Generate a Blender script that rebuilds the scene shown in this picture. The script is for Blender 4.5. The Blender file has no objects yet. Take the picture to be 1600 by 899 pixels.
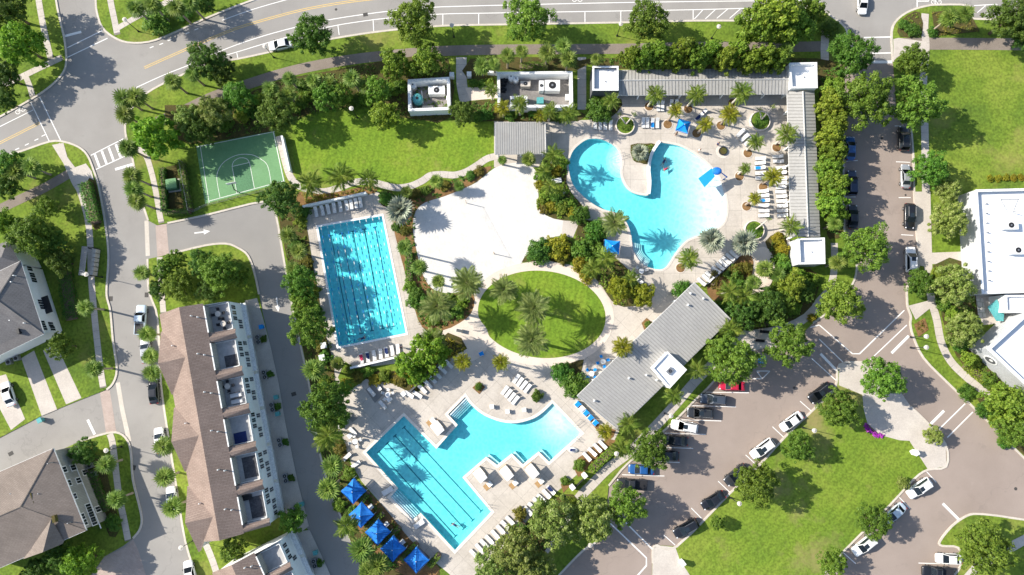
import bpy, bmesh, math, random
from mathutils import Vector, Matrix, geometry
random.seed(7)
sc = bpy.context.scene
col = sc.collection
# ------------------------------------------------------------------ camera, sky, sun, exposure
H = 128.0                       # flying height above the ground
FPX = 24.0/36.0*1600            # focal length in photo pixels
TILT = math.atan(100/FPX)       # a few degrees off straight down
cam = bpy.data.objects.new('camera', bpy.data.cameras.new('camera'))
cam.data.lens = 24; cam.data.sensor_width = 36; cam.data.clip_end = 5000; cam.data.clip_start = 1
cam.location = (0, 0, H); cam.rotation_euler = (TILT, 0, 0)
col.objects.link(cam); sc.camera = cam
SUN_EL = math.radians(35); SHADOW = math.radians(-13.5)   # shadows fall to +x and a little to -y
to_sun = Vector((-math.cos(SHADOW)*math.cos(SUN_EL), -math.sin(SHADOW)*math.cos(SUN_EL), math.sin(SUN_EL)))
w = bpy.data.worlds.new('World'); sc.world = w; w.use_nodes = True
nt = w.node_tree; bg = nt.nodes['Background']
sky = nt.nodes.new('ShaderNodeTexSky'); sky.sky_type = 'NISHITA'; sky.sun_disc = False
sky.sun_elevation = SUN_EL; sky.sun_rotation = math.atan2(to_sun.x, to_sun.y)
sky.air_density = 1.0; sky.dust_density = 1.0; sky.ozone_density = 1.0
nt.links.new(sky.outputs[0], bg.inputs[0]); bg.inputs[1].default_value = 0.125
sun = bpy.data.objects.new('sun', bpy.data.lights.new('sun', 'SUN'))
sun.data.energy = 4.7; sun.data.angle = math.radians(0.53); sun.data.color = (1.0, 0.94, 0.84)
sun.rotation_euler = to_sun.to_track_quat('Z', 'Y').to_euler(); sun.location = (-80, 20, 90)
col.objects.link(sun)
vs = sc.view_settings; vs.view_transform = 'Standard'; vs.look = 'None'; vs.gamma = 1; vs.exposure = 0.76
vs.use_curve_mapping = False
sc.cycles.transparent_max_bounces = 24

# ------------------------------------------------------------------ geometry helpers
CX, CY = 800.0, 449.5
_c, _s = math.cos(TILT), math.sin(TILT)
def ray(px, py):
    dx = (px-CX)/FPX; dy = (CY-py)/FPX
    return Vector((dx, dy*_c+_s, dy*_s-_c))
def P(px, py, z=0.0):
    """point of the world at height z that the photo shows at (px, py)"""
    d = ray(px, py); t = (H-z)/(-d.z)
    return Vector((d.x*t, d.y*t, z))
def on_plane(px, py, p, n):
    d = ray(px, py); o = Vector((0, 0, H))
    return o + d*((p-o).dot(n)/d.dot(n))
def catmull(pts, n=6, closed=False):
    out = []; N = len(pts); pts = [Vector(p) for p in pts]
    for i in range(N if closed else N-1):
        if closed: p0, p1, p2, p3 = pts[i-1], pts[i], pts[(i+1) % N], pts[(i+2) % N]
        else: p0, p1, p2, p3 = pts[max(i-1, 0)], pts[i], pts[i+1], pts[min(i+2, N-1)]
        for k in range(n):
            t = k/n
            out.append(0.5*((2*p1)+(p2-p0)*t+(2*p0-5*p1+4*p2-p3)*t*t+(3*p1-p0-3*p2+p3)*t**3))
    if not closed: out.append(pts[-1])
    return out
def ccw(p):
    a = sum(p[i-1][0]*p[i][1]-p[i][0]*p[i-1][1] for i in range(len(p)))
    return list(p) if a > 0 else list(reversed(p))
def inside(x, y, poly):
    r = False; j = len(poly)-1
    for i in range(len(poly)):
        xi, yi = poly[i][0], poly[i][1]; xj, yj = poly[j][0], poly[j][1]
        if (yi > y) != (yj > y) and x < (xj-xi)*(y-yi)/(yj-yi)+xi: r = not r
        j = i
    return r
def offset(poly, d):
    """grow a ccw polygon by d"""
    N = len(poly); out = []
    for i in range(N):
        a, b, c = Vector(poly[i-1][:2]), Vector(poly[i][:2]), Vector(poly[(i+1) % N][:2])
        e1 = (b-a); e2 = (c-b)
        if e1.length < 1e-6 or e2.length < 1e-6: out.append(b); continue
        e1.normalize(); e2.normalize()
        n1 = Vector((e1.y, -e1.x)); n2 = Vector((e2.y, -e2.x)); m = n1+n2
        if m.length < 1e-3: m = n1
        m.normalize(); k = max(0.45, m.dot(n1)); out.append(b+m*(d/k))
    return out
class MB:
    def __init__(s): s.v = []; s.f = []
    def add(s, vs, fs, M=None):
        o = len(s.v)
        s.v += [tuple(M @ Vector(v)) if M else tuple(v) for v in vs]; s.f += [tuple(i+o for i in f) for f in fs]; return s
    def box(s, c, d, rz=0, M=None):
        x, y, z = d[0]/2, d[1]/2, d[2]/2
        vs = [(-x,-y,-z),(x,-y,-z),(x,y,-z),(-x,y,-z),(-x,-y,z),(x,-y,z),(x,y,z),(-x,y,z)]
        T = Matrix.Translation(Vector(c)) @ Matrix.Rotation(rz, 4, 'Z')
        if M: T = M @ T
        return s.add(vs, [(3,2,1,0),(4,5,6,7),(0,1,5,4),(1,2,6,5),(2,3,7,6),(3,0,4,7)], T)
    def prism(s, poly, z0, z1, cap=True):
        poly = ccw(poly); n = len(poly)
        vs = [(p[0],p[1],z0) for p in poly]+[(p[0],p[1],z1) for p in poly]
        fs = [(i,(i+1)%n,(i+1)%n+n,i+n) for i in range(n)]
        if cap: fs += [tuple(range(n,2*n)), tuple(reversed(range(n)))]
        return s.add(vs, fs)
    def frustum(s, c, r0, r1, z0, z1, n=12, M=None):
        vs = [(c[0]+math.cos(2*math.pi*i/n)*r, c[1]+math.sin(2*math.pi*i/n)*r, z) for r, z in ((r0,z0),(r1,z1)) for i in range(n)]
        return s.add(vs, [(i,(i+1)%n,(i+1)%n+n,i+n) for i in range(n)]+[tuple(range(n,2*n)), tuple(reversed(range(n)))], M)
    def tube(s, pts, rad, n=6):
        pts = [Vector(p) for p in pts]; N = len(pts); o = len(s.v)
        for i, p in enumerate(pts):
            t = (pts[min(i+1,N-1)]-pts[max(i-1,0)]); t.normalize()
            a = t.cross(Vector((0,0,1)));
            if a.length < 1e-3: a = Vector((1,0,0))
            a.normalize(); b = t.cross(a); r = rad[i] if isinstance(rad,(list,tuple)) else rad
            for k in range(n):
                q = p+a*(math.cos(2*math.pi*k/n)*r)+b*(math.sin(2*math.pi*k/n)*r); s.v.append(tuple(q))
        for i in range(N-1):
            for k in range(n):
                s.f.append((o+i*n+k, o+i*n+(k+1)%n, o+(i+1)*n+(k+1)%n, o+(i+1)*n+k))
        s.f.append(tuple(o+k for k in reversed(range(n)))); s.f.append(tuple(o+(N-1)*n+k for k in range(n)))
        return s
    def ball(s, c, r, n=8, m=6):
        if not isinstance(r,(list,tuple)): r = (r,r,r)
        vs = [(c[0],c[1],c[2]-r[2])]
        for j in range(1,m):
            a = -math.pi/2+math.pi*j/m
            vs += [(c[0]+r[0]*math.cos(a)*math.cos(2*math.pi*i/n), c[1]+r[1]*math.cos(a)*math.sin(2*math.pi*i/n), c[2]+r[2]*math.sin(a)) for i in range(n)]
        vs.append((c[0],c[1],c[2]+r[2])); fs = [(0,1+(i+1)%n,1+i) for i in range(n)]
        for j in range(m-2):
            fs += [(1+j*n+i,1+j*n+(i+1)%n,1+(j+1)*n+(i+1)%n,1+(j+1)*n+i) for i in range(n)]
        t = len(vs)-1; fs += [(1+(m-2)*n+i,1+(m-2)*n+(i+1)%n,t) for i in range(n)]
        return s.add(vs, fs)
    def mesh(s, name, mat, org=(0,0,0), smooth=False):
        me = bpy.data.meshes.new(name)
        me.from_pydata([(v[0]-org[0],v[1]-org[1],v[2]-org[2]) for v in s.v], [], s.f)
        me.materials.append(mat)
        if smooth: me.polygons.foreach_set('use_smooth', [True]*len(me.polygons))
        me.update(); return me
def link(name, me, parent=None, loc=(0,0,0), rot=(0,0,0), scale=None):
    o = bpy.data.objects.new(name, me); col.objects.link(o)
    o.location = loc; o.rotation_euler = rot
    if scale is not None: o.scale = (scale,)*3 if not isinstance(scale,(tuple,list)) else scale
    if parent: o.parent = parent
    return o
def tag(o, label=None, cat=None, group=None, kind=None):
    if label: o['label'] = label
    if cat: o['category'] = cat
    if group: o['group'] = group
    if kind: o['kind'] = kind
    return o
def thing(name, label, cat, loc=(0,0,0), rz=0, group=None, scale=None):
    o = link(name, None, None, loc, (0,0,rz), scale); o.empty_display_size = 0.3
    return tag(o, label, cat, group)
def part(name, mb, mat, parent, smooth=False, world=True):
    """a mesh part; world=True: coordinates are the world's and the parent is not rotated"""
    org = parent.location if (world and parent) else (0,0,0)
    if parent and parent.parent and world: org = Vector(parent.parent.location)+Vector(parent.location)
    return link(name, mb.mesh(name, mat, org, smooth), parent)
def solo(name, mb, mat, label, cat, loc=None, group=None, smooth=False, kind=None):
    """a thing that is one mesh, built in world coordinates"""
    if loc is None:
        n = len(mb.v); loc = (sum(v[0] for v in mb.v)/n, sum(v[1] for v in mb.v)/n, min(v[2] for v in mb.v))
    return tag(link(name, mb.mesh(name, mat, loc, smooth), None, loc), label, cat, group, kind)
def kids(o): return CH.get(o.name, []) or list(o.children)
CH = {}
def copy_tree(o, loc=None, rz=None, scale=None, label=None, group=None, parent=None):
    c = o.copy(); col.objects.link(c); c.parent = parent
    if loc is not None: c.location = loc
    if rz is not None: c.rotation_euler = (0,0,rz)
    if scale is not None: c.scale = (scale,)*3 if not isinstance(scale,(tuple,list)) else scale
    if label: c['label'] = label
    if group: c['group'] = group
    for k in kids(o): copy_tree(k, parent=c)
    return c
def freeze(o): CH[o.name] = list(o.children); return o
ORD = ['first','second','third','fourth','fifth','sixth','seventh','eighth','ninth','tenth','eleventh','twelfth','thirteenth','fourteenth','fifteenth','sixteenth']

# ------------------------------------------------------------------ materials
def rgb(c): return (c[0], c[1], c[2], 1)
def node(nt, t, **kw):
    n = nt.nodes.new(t)
    for k, v in kw.items(): setattr(n, k, v)
    return n
def pmat(name, cols, scale=0.3, rough=0.9, fine=6.0, famt=0.2, bump=0.0, bscale=8.0, spec=0.25, metal=0.0, coat=0.0, detail=5.0, spots=None, cracks=None, stripes=None):
    m = bpy.data.materials.new(name); m.use_nodes = True; nt = m.node_tree; L = nt.links.new
    b = nt.nodes['Principled BSDF']; g = node(nt, 'ShaderNodeNewGeometry')
    n1 = node(nt, 'ShaderNodeTexNoise'); n1.inputs['Scale'].default_value = scale; n1.inputs['Detail'].default_value = detail; n1.inputs['Roughness'].default_value = 0.6
    L(g.outputs['Position'], n1.inputs['Vector'])
    r = node(nt, 'ShaderNodeValToRGB'); e = r.color_ramp.elements
    if len(cols) == 1: cols = [cols[0], tuple(min(1,x*0.88) for x in cols[0])]
    lo, hi = 0.32, 0.68
    e[0].position = lo; e[0].color = rgb(cols[0]); e[1].position = hi; e[1].color = rgb(cols[-1])
    for i, c in enumerate(cols[1:-1]):
        k = e.new(lo+(hi-lo)*(i+1)/(len(cols)-1)); k.color = rgb(c)
    L(n1.outputs['Fac'], r.inputs['Fac']); out = r.outputs['Color']
    if famt:
        n2 = node(nt, 'ShaderNodeTexNoise'); n2.inputs['Scale'].default_value = fine; n2.inputs['Detail'].default_value = 4
        L(g.outputs['Position'], n2.inputs['Vector'])
        mr = node(nt, 'ShaderNodeMapRange'); mr.inputs[1].default_value = 0.3; mr.inputs[2].default_value = 0.7
        mr.inputs[3].default_value = 1-famt; mr.inputs[4].default_value = 1+famt
        L(n2.outputs['Fac'], mr.inputs[0])
        mx = node(nt, 'ShaderNodeMix', data_type='RGBA', blend_type='MULTIPLY'); mx.inputs[0].default_value = 1
        L(out, mx.inputs[6]); L(mr.outputs[0], mx.inputs[7]); out = mx.outputs[2]
    if stripes:    # mowing bands: (angle, band width in metres, strength)
        mp = node(nt, 'ShaderNodeMapping'); mp.inputs['Rotation'].default_value = (0,0,stripes[0]); L(g.outputs['Position'], mp.inputs['Vector'])
        wv = node(nt, 'ShaderNodeTexWave'); wv.inputs['Scale'].default_value = .314/stripes[1]; wv.inputs['Distortion'].default_value = 1.2; wv.inputs['Detail'].default_value = 2; L(mp.outputs[0], wv.inputs['Vector'])
        mr = node(nt, 'ShaderNodeMapRange'); mr.inputs[3].default_value = 1-stripes[2]; mr.inputs[4].default_value = 1+stripes[2]; L(wv.outputs['Fac'], mr.inputs[0])
        mx = node(nt, 'ShaderNodeMix', data_type='RGBA', blend_type='MULTIPLY'); mx.inputs[0].default_value = 1; L(out, mx.inputs[6]); L(mr.outputs[0], mx.inputs[7]); out = mx.outputs[2]
    if spots:      # (colour, noise scale, threshold, strength): stains with a shape of their own
        for (c, sc_, th, st) in spots:
            n3 = node(nt, 'ShaderNodeTexNoise'); n3.inputs['Scale'].default_value = sc_; n3.inputs['Detail'].default_value = 6; n3.inputs['Roughness'].default_value = .65
            L(g.outputs['Position'], n3.inputs['Vector'])
            m3 = node(nt, 'ShaderNodeMapRange'); m3.inputs[1].default_value = th; m3.inputs[2].default_value = th+0.12; m3.inputs[4].default_value = st
            L(n3.outputs['Fac'], m3.inputs[0])
            mx = node(nt, 'ShaderNodeMix', data_type='RGBA'); L(m3.outputs[0], mx.inputs[0]); L(out, mx.inputs[6]); mx.inputs[7].default_value = rgb(c); out = mx.outputs[2]
    for (c, sc_, wd, st) in (cracks or []):    # thin wandering lines: sealed cracks, tyre scuffs
        n5 = node(nt, 'ShaderNodeTexNoise'); n5.inputs['Scale'].default_value = sc_; n5.inputs['Detail'].default_value = 7; n5.inputs['Roughness'].default_value = .55
        L(g.outputs['Position'], n5.inputs['Vector'])
        s5 = node(nt, 'ShaderNodeMath', operation='SUBTRACT'); s5.inputs[1].default_value = .5; L(n5.outputs['Fac'], s5.inputs[0])
        a5 = node(nt, 'ShaderNodeMath', operation='ABSOLUTE'); L(s5.outputs[0], a5.inputs[0])
        m5 = node(nt, 'ShaderNodeMapRange'); m5.inputs[1].default_value = 0; m5.inputs[2].default_value = wd; m5.inputs[3].default_value = st; m5.inputs[4].default_value = 0; L(a5.outputs[0], m5.inputs[0])
        mx = node(nt, 'ShaderNodeMix', data_type='RGBA'); L(m5.outputs[0], mx.inputs[0]); L(out, mx.inputs[6]); mx.inputs[7].default_value = rgb(c); out = mx.outputs[2]
    L(out, b.inputs['Base Color']); b.inputs['Roughness'].default_value = rough; b.inputs['Specular IOR Level'].default_value = spec
    b.inputs['Metallic'].default_value = metal; b.inputs['Coat Weight'].default_value = coat
    if bump:
        n4 = node(nt, 'ShaderNodeTexNoise'); n4.inputs['Scale'].default_value = bscale; n4.inputs['Detail'].default_value = 5
        L(g.outputs['Position'], n4.inputs['Vector'])
        bp = node(nt, 'ShaderNodeBump'); bp.inputs['Strength'].default_value = bump; bp.inputs['Distance'].default_value = 0.1
        L(n4.outputs['Fac'], bp.inputs['Height']); L(bp.outputs[0], b.inputs['Normal'])
    return m
def leaf_mat(name, cols, trans=0.3, hue=0.03, val=0.35):
    """foliage: leaf-to-leaf and plant-to-plant colour, some light through the blade"""
    m = bpy.data.materials.new(name); m.use_nodes = True; nt = m.node_tree; L = nt.links.new
    nt.nodes.remove(nt.nodes['Principled BSDF']); outn = nt.nodes['Material Output']
    g = node(nt, 'ShaderNodeNewGeometry'); oi = node(nt, 'ShaderNodeObjectInfo')
    r = node(nt, 'ShaderNodeValToRGB'); e = r.color_ramp.elements
    e[0].color = rgb(cols[0]); e[1].color = rgb(cols[-1])
    for i, c in enumerate(cols[1:-1]): k = e.new((i+1)/(len(cols)-1)); k.color = rgb(c)
    n = node(nt, 'ShaderNodeTexNoise'); n.inputs['Scale'].default_value = 0.9; n.inputs['Detail'].default_value = 2
    L(g.outputs['Position'], n.inputs['Vector'])
    ad = node(nt, 'ShaderNodeMath', operation='MULTIPLY_ADD'); ad.inputs[1].default_value = 0.55
    m2 = node(nt, 'ShaderNodeMath', operation='MULTIPLY_ADD'); m2.inputs[1].default_value = 1.3; m2.inputs[2].default_value = -0.42
    L(n.outputs['Fac'], m2.inputs[0]); L(g.outputs['Random Per Island'], ad.inputs[0]); L(m2.outputs[0], ad.inputs[2])
    L(ad.outputs[0], r.inputs['Fac'])
    hs = node(nt, 'ShaderNodeHueSaturation')
    a = node(nt, 'ShaderNodeMapRange'); a.inputs[3].default_value = 0.5-hue*0.35; a.inputs[4].default_value = 0.5+hue*0.7
    b = node(nt, 'ShaderNodeMapRange'); b.inputs[3].default_value = 1-val/2; b.inputs[4].default_value = 1+val/2
    L(oi.outputs['Random'], a.inputs[0]); L(a.outputs[0], hs.inputs['Hue'])
    wn = node(nt, 'ShaderNodeMath', operation='MULTIPLY_ADD'); wn.inputs[1].default_value = 7.31; fr = node(nt, 'ShaderNodeMath', operation='FRACT')
    L(oi.outputs['Random'], wn.inputs[0]); L(wn.outputs[0], fr.inputs[0]); L(fr.outputs[0], b.inputs[0]); L(b.outputs[0], hs.inputs['Value'])
    L(r.outputs['Color'], hs.inputs['Color'])
    d = node(nt, 'ShaderNodeBsdfPrincipled'); d.inputs['Roughness'].default_value = 0.55; d.inputs['Specular IOR Level'].default_value = 0.3
    t = node(nt, 'ShaderNodeBsdfTranslucent'); mx = node(nt, 'ShaderNodeMixShader'); mx.inputs[0].default_value = trans
    L(hs.outputs[0], d.inputs['Base Color']); L(hs.outputs[0], t.inputs['Color'])
    L(d.outputs[0], mx.inputs[1]); L(t.outputs[0], mx.inputs[2]); L(mx.outputs[0], outn.inputs['Surface'])
    return m
def tile_mat(name, c1, c2, mortar, w_, h_, rot=0.0, msize=0.02, rough=0.85, soft=0.0):
    """small joints in a surface too fine to build (pavers, shingle courses)"""
    m = bpy.data.materials.new(name); m.use_nodes = True; nt = m.node_tree; L = nt.links.new
    b = nt.nodes['Principled BSDF']; g = node(nt, 'ShaderNodeNewGeometry'); mp = node(nt, 'ShaderNodeMapping')
    mp.inputs['Rotation'].default_value = (0,0,rot); L(g.outputs['Position'], mp.inputs['Vector'])
    t = node(nt, 'ShaderNodeTexBrick'); t.inputs['Scale'].default_value = 1; t.inputs['Brick Width'].default_value = w_; t.inputs['Row Height'].default_value = h_
    t.inputs['Mortar Size'].default_value = msize; t.inputs['Color1'].default_value = rgb(c1); t.inputs['Color2'].default_value = rgb(c2); t.inputs['Mortar'].default_value = rgb(mortar)
    L(mp.outputs[0], t.inputs['Vector'])
    n = node(nt, 'ShaderNodeTexNoise'); n.inputs['Scale'].default_value = 0.25; n.inputs['Detail'].default_value = 8; n.inputs['Roughness'].default_value = .7; L(g.outputs['Position'], n.inputs['Vector'])
    mr = node(nt, 'ShaderNodeMapRange'); mr.inputs[1].default_value = .3; mr.inputs[2].default_value = .7; mr.inputs[3].default_value = .82; mr.inputs[4].default_value = 1.15; L(n.outputs['Fac'], mr.inputs[0])
    mx = node(nt, 'ShaderNodeMix', data_type='RGBA', blend_type='MULTIPLY'); mx.inputs[0].default_value = 1
    L(t.outputs['Color'], mx.inputs[6]); L(mr.outputs[0], mx.inputs[7]); L(mx.outputs[2], b.inputs['Base Color'])
    b.inputs['Roughness'].default_value = rough; b.inputs['Specular IOR Level'].default_value = 0.2
    return m
A = {}
A['grass'] = pmat('grass', [(.078,.135,.016),(.130,.195,.020),(.195,.245,.034)], .10, .95, 2.2, .32, spots=[((.27,.235,.075),.06,.55,.6),((.07,.115,.014),.35,.58,.55),((.30,.25,.10),.5,.68,.5)])
A['grass_worn'] = pmat('worn grass', [(.098,.170,.018),(.135,.205,.020),(.185,.235,.032)], .07, .95, 2.5, .3, spots=[((.29,.235,.10),.05,.55,.8),((.08,.14,.014),.4,.58,.5),((.27,.24,.08),.3,.64,.5)], stripes=(.75,1.3,.06))
A['lawn'] = pmat('mown lawn', [(.108,.195,.016),(.145,.23,.019),(.19,.25,.026)], .09, .95, 2.5, .28, spots=[((.27,.25,.07),.11,.54,.65),((.085,.15,.013),.3,.58,.55)], stripes=(.2,1.2,.06))
A['soil'] = pmat('soil ground', [(.06,.09,.02),(.10,.12,.03)], .05)
A['asphalt'] = pmat('street asphalt', [(.265,.248,.228),(.312,.294,.270)], .12, .9, 14, .12, spots=[((.215,.205,.19),.07,.59,.6),((.35,.335,.31),.22,.62,.4),((.17,.165,.155),.5,.68,.6),((.225,.212,.198),.3,.62,.5)], cracks=[((.17,.16,.15),.035,.003,.35)])
A['lane'] = pmat('lane asphalt', [(.245,.232,.215),(.285,.27,.25)], .1, .9, 14, .12, spots=[((.18,.178,.175),.1,.62,.5)], cracks=[((.17,.165,.16),.05,.003,.3)])
A['parking'] = pmat('parking asphalt', [(.275,.222,.188),(.325,.265,.226)], .1, .9, 12, .12, spots=[((.225,.18,.155),.09,.58,.55),((.36,.30,.26),.3,.62,.35),((.14,.12,.11),.55,.67,.6),((.20,.165,.145),.25,.63,.5)], cracks=[((.19,.16,.14),.035,.003,.35)])
A['promenade'] = pmat('promenade asphalt', [(.20,.165,.135),(.25,.21,.175)], .3, .9, 10, .15)
A['concrete'] = pmat('path concrete', [(.46,.41,.36),(.54,.49,.43)], .35, .9, 5, .09, spots=[((.36,.32,.28),.5,.63,.5)])
A['joint'] = pmat('path joint', [(.22,.20,.17)], 1)
A['kerb'] = pmat('kerb concrete', [(.50,.45,.38),(.58,.52,.45)], .4, .9, 4, .1, spots=[((.34,.30,.26),.6,.62,.5)])
A['deck'] = pmat('pool deck', [(.42,.375,.32),(.495,.445,.385),(.555,.50,.435)], .16, .85, 4, .08, spots=[((.33,.295,.255),.22,.59,.55),((.61,.55,.48),.13,.59,.55),((.36,.325,.285),.7,.66,.5)])
A['deck_pale'] = pmat('pale deck', [(.56,.50,.44),(.64,.57,.50)], .3, .85, 4, .07)
A['ring'] = pmat('ring path', [(.60,.51,.43),(.67,.58,.49)], .3, .9, 5, .06)
A['sand'] = pmat('white sand', [(.565,.54,.50),(.605,.58,.54),(.635,.61,.57)], .5, 1.0, 3.0, .05, bump=.45, bscale=2.8, spec=.1, spots=[((.54,.505,.45),1.1,.64,.4)])
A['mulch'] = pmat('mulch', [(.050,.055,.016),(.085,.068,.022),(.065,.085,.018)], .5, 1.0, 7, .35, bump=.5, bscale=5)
A['mulch_red'] = pmat('pine bark', [(.17,.095,.04),(.25,.145,.06)], .6, 1.0, 7, .3, bump=.5, bscale=5)
A['paver'] = tile_mat('pink pavers', (.42,.33,.28), (.48,.38,.33), (.30,.25,.22), .4, .2, 0.2)
A['paver_lot'] = tile_mat('square pavers', (.60,.57,.53), (.66,.63,.58), (.30,.32,.25), 1.0, 1.0, 0.1, .05)
A['white_paint'] = pmat('road paint white', [(.74,.72,.68),(.80,.78,.75)], 1.5, .7, 9, .1, spots=[((.45,.43,.41),2.5,.64,.5)])
A['yellow_paint'] = pmat('road paint yellow', [(.62,.42,.13),(.68,.48,.18)], 1, .7, 9, .1)
A['blue_paint'] = pmat('blue paint', [(.02,.24,.55)], 1, .6)
A['court'] = pmat('court green', [(.125,.265,.115),(.15,.30,.135)], .25, .7, 3, .06, spots=[((.18,.33,.17),.3,.6,.5)])
A['court_dark'] = pmat('court surround', [(.10,.22,.11)], .3)
A['white'] = pmat('white stucco', [(.80,.80,.78),(.84,.84,.82)], .5, .85, 3, .04)
A['cream'] = pmat('cream coping', [(.70,.63,.54),(.76,.69,.60)], .5, .8, 3, .05)
A['membrane'] = pmat('roof membrane', [(.80,.80,.79),(.85,.85,.84)], .3, .7, 2, .03, spots=[((.66,.64,.60),.35,.63,.5)])
A['grey_wall'] = pmat('grey stucco', [(.46,.47,.48),(.51,.52,.53)], .5)
A['dark_wall'] = pmat('charcoal wall', [(.09,.095,.10),(.115,.12,.125)], .5)
A['siding'] = tile_mat('grey green siding', (.30,.30,.27), (.32,.32,.29), (.20,.20,.18), 6, .25, 0, .02)
A['trim'] = pmat('white trim', [(.78,.78,.76)], 1, .6)
A['glass'] = pmat('window glass', [(.02,.03,.04)], 1, .08, spec=.6, famt=0)
A['garage'] = pmat('garage door', [(.55,.56,.57)], 1, .6)
A['metal_roof'] = pmat('standing seam metal', [(.335,.325,.305),(.385,.372,.345)], .2, .5, 2, .07, metal=0, spec=.4, spots=[((.27,.25,.225),.25,.62,.45),((.42,.405,.375),.12,.6,.4)])
A['seam'] = pmat('roof seam', [(.25,.243,.225)], 1, .5)
A['gutter'] = pmat('gutter metal', [(.55,.54,.52)], 1, .5, metal=.2)
A['steel'] = pmat('steel', [(.35,.36,.37)], 1, .4, metal=.6)
A['dark_metal'] = pmat('dark metal', [(.025,.025,.028)], 1, .5)
A['yard_floor'] = pmat('equipment yard floor', [(.19,.175,.165),(.25,.23,.215)], .5)
A['teal'] = pmat('teal plastic', [(.10,.36,.36)], 1, .4)
A['plastic_white'] = pmat('white plastic', [(.80,.80,.78)], 1, .45, famt=.03)
A['vinyl'] = pmat('lounger sling', [(.74,.72,.69)], 1, .7, famt=.05)
A['blue_fabric'] = pmat('blue fabric', [(.006,.12,.45),(.018,.18,.60),(.035,.23,.66)], .9, .85, 3, .14)
A['sky_fabric'] = pmat('bright blue fabric', [(.01,.27,.72)], .8, .8, 3, .06)
A['navy'] = pmat('navy towel', [(.02,.035,.12)], 1, .95)
A['red_fabric'] = pmat('red towel', [(.45,.04,.10)], 1, .95)
A['plaster'] = pmat('pool plaster', [(.70,.80,.80),(.76,.85,.85)], .35, .6, 1.6, .05)
A['plaster_deep'] = pmat('blue pool plaster', [(.56,.755,.79),(.62,.80,.83)], .35, .6, 1.6, .08)
A['tile_line'] = pmat('pool lane tile', [(.05,.17,.23)], 1, .4)
A['bark'] = pmat('bark', [(.13,.095,.065),(.20,.15,.105)], 2.5, 1.0, 9, .3)
A['palm_bark'] = pmat('palm trunk', [(.30,.24,.185),(.38,.31,.24)], 3, 1.0, 12, .25)
A['pale_bark'] = pmat('pale palm trunk', [(.50,.45,.38),(.56,.51,.44)], 3, 1.0, 12, .15)
A['wood'] = pmat('teak', [(.36,.22,.10),(.42,.27,.13)], 2, .7)
A['rubber'] = pmat('tyre rubber', [(.02,.02,.02)], 1, .9)
A['rim'] = pmat('wheel rim', [(.45,.45,.46)], 1, .3, metal=.7, famt=0)
A['lamp_red'] = pmat('tail lamp', [(.35,.01,.01)], 1, .3, famt=0)
A['lamp_clear'] = pmat('head lamp', [(.75,.76,.78)], 1, .15, famt=0)
A['skin'] = pmat('skin', [(.48,.28,.19)], 1, .6, famt=.05)
A['hair'] = pmat('hair', [(.05,.03,.02)], 1, .8)
A['swim'] = pmat('swimwear', [(.04,.05,.14)], 1, .8)
A['iron'] = pmat('iron lid', [(.07,.065,.06)], 1, .7)
A['shingle'] = tile_mat('brown shingles', (.245,.182,.150), (.29,.222,.184), (.19,.14,.115), .9, .24, .18, .04, .95)
A['shingle_grey'] = tile_mat('grey brown shingles', (.20,.165,.14), (.235,.195,.165), (.165,.135,.115), .9, .22, .4, .03, .95)
A['shingle_slate'] = tile_mat('slate grey shingles', (.165,.155,.150), (.195,.185,.178), (.13,.122,.118), .9, .22, .4, .03, .95)
A['terrace'] = pmat('roof terrace', [(.36,.355,.345),(.42,.41,.395)], .5, .85, 2, .1)
A['rug'] = pmat('outdoor rug', [(.06,.06,.065),(.09,.09,.095)], .8, 1, 4, .3)
A['purple'] = leaf_mat('purple flowers', [(.20,.02,.22),(.45,.05,.50)], .2)
A['oak'] = leaf_mat('oak leaves', [(.062,.128,.014),(.145,.245,.026),(.27,.38,.055)], .42, .045, .45)
A['oak_dark'] = leaf_mat('dark oak leaves', [(.045,.100,.015),(.098,.178,.024),(.18,.27,.042)], .40, .045, .45)
A['lig'] = leaf_mat('privet leaves', [(.085,.150,.014),(.195,.29,.028),(.37,.44,.06)], .42, .04, .4)
A['elm'] = leaf_mat('pale tree leaves', [(.12,.18,.03),(.24,.31,.055),(.48,.51,.19)], .42, .03, .3)
A['bright'] = leaf_mat('bright leaves', [(.085,.185,.012),(.19,.335,.022),(.34,.48,.05)], .42, .02, .2)
A['gold'] = leaf_mat('golden leaves', [(.13,.18,.012),(.27,.30,.018),(.44,.42,.04)], .42, .02, .2)
A['shrub'] = leaf_mat('shrub leaves', [(.052,.125,.016),(.118,.22,.026),(.21,.32,.042)], .4, .05, .45)
A['croton'] = leaf_mat('yellow shrub leaves', [(.13,.16,.012),(.27,.25,.015),(.42,.34,.03)], .3)
A['bronze'] = leaf_mat('bronze shrub leaves', [(.085,.10,.014),(.17,.155,.022),(.26,.20,.035)], .35)
A['sabal'] = leaf_mat('fan palm leaves', [(.075,.14,.020),(.175,.255,.038),(.34,.40,.095)], .42)
A['date'] = leaf_mat('date palm fronds', [(.12,.175,.040),(.23,.29,.075),(.42,.46,.18)], .35, .02, .15)
A['queen'] = leaf_mat('queen palm fronds', [(.090,.145,.020),(.18,.25,.034),(.34,.39,.075)], .38)
A['sylv'] = leaf_mat('yellow palm fronds', [(.14,.16,.012),(.27,.275,.020),(.43,.40,.05)], .3)
A['silver'] = leaf_mat('silver palm leaves', [(.16,.19,.13),(.27,.30,.21),(.45,.46,.34)], .2)
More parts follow.
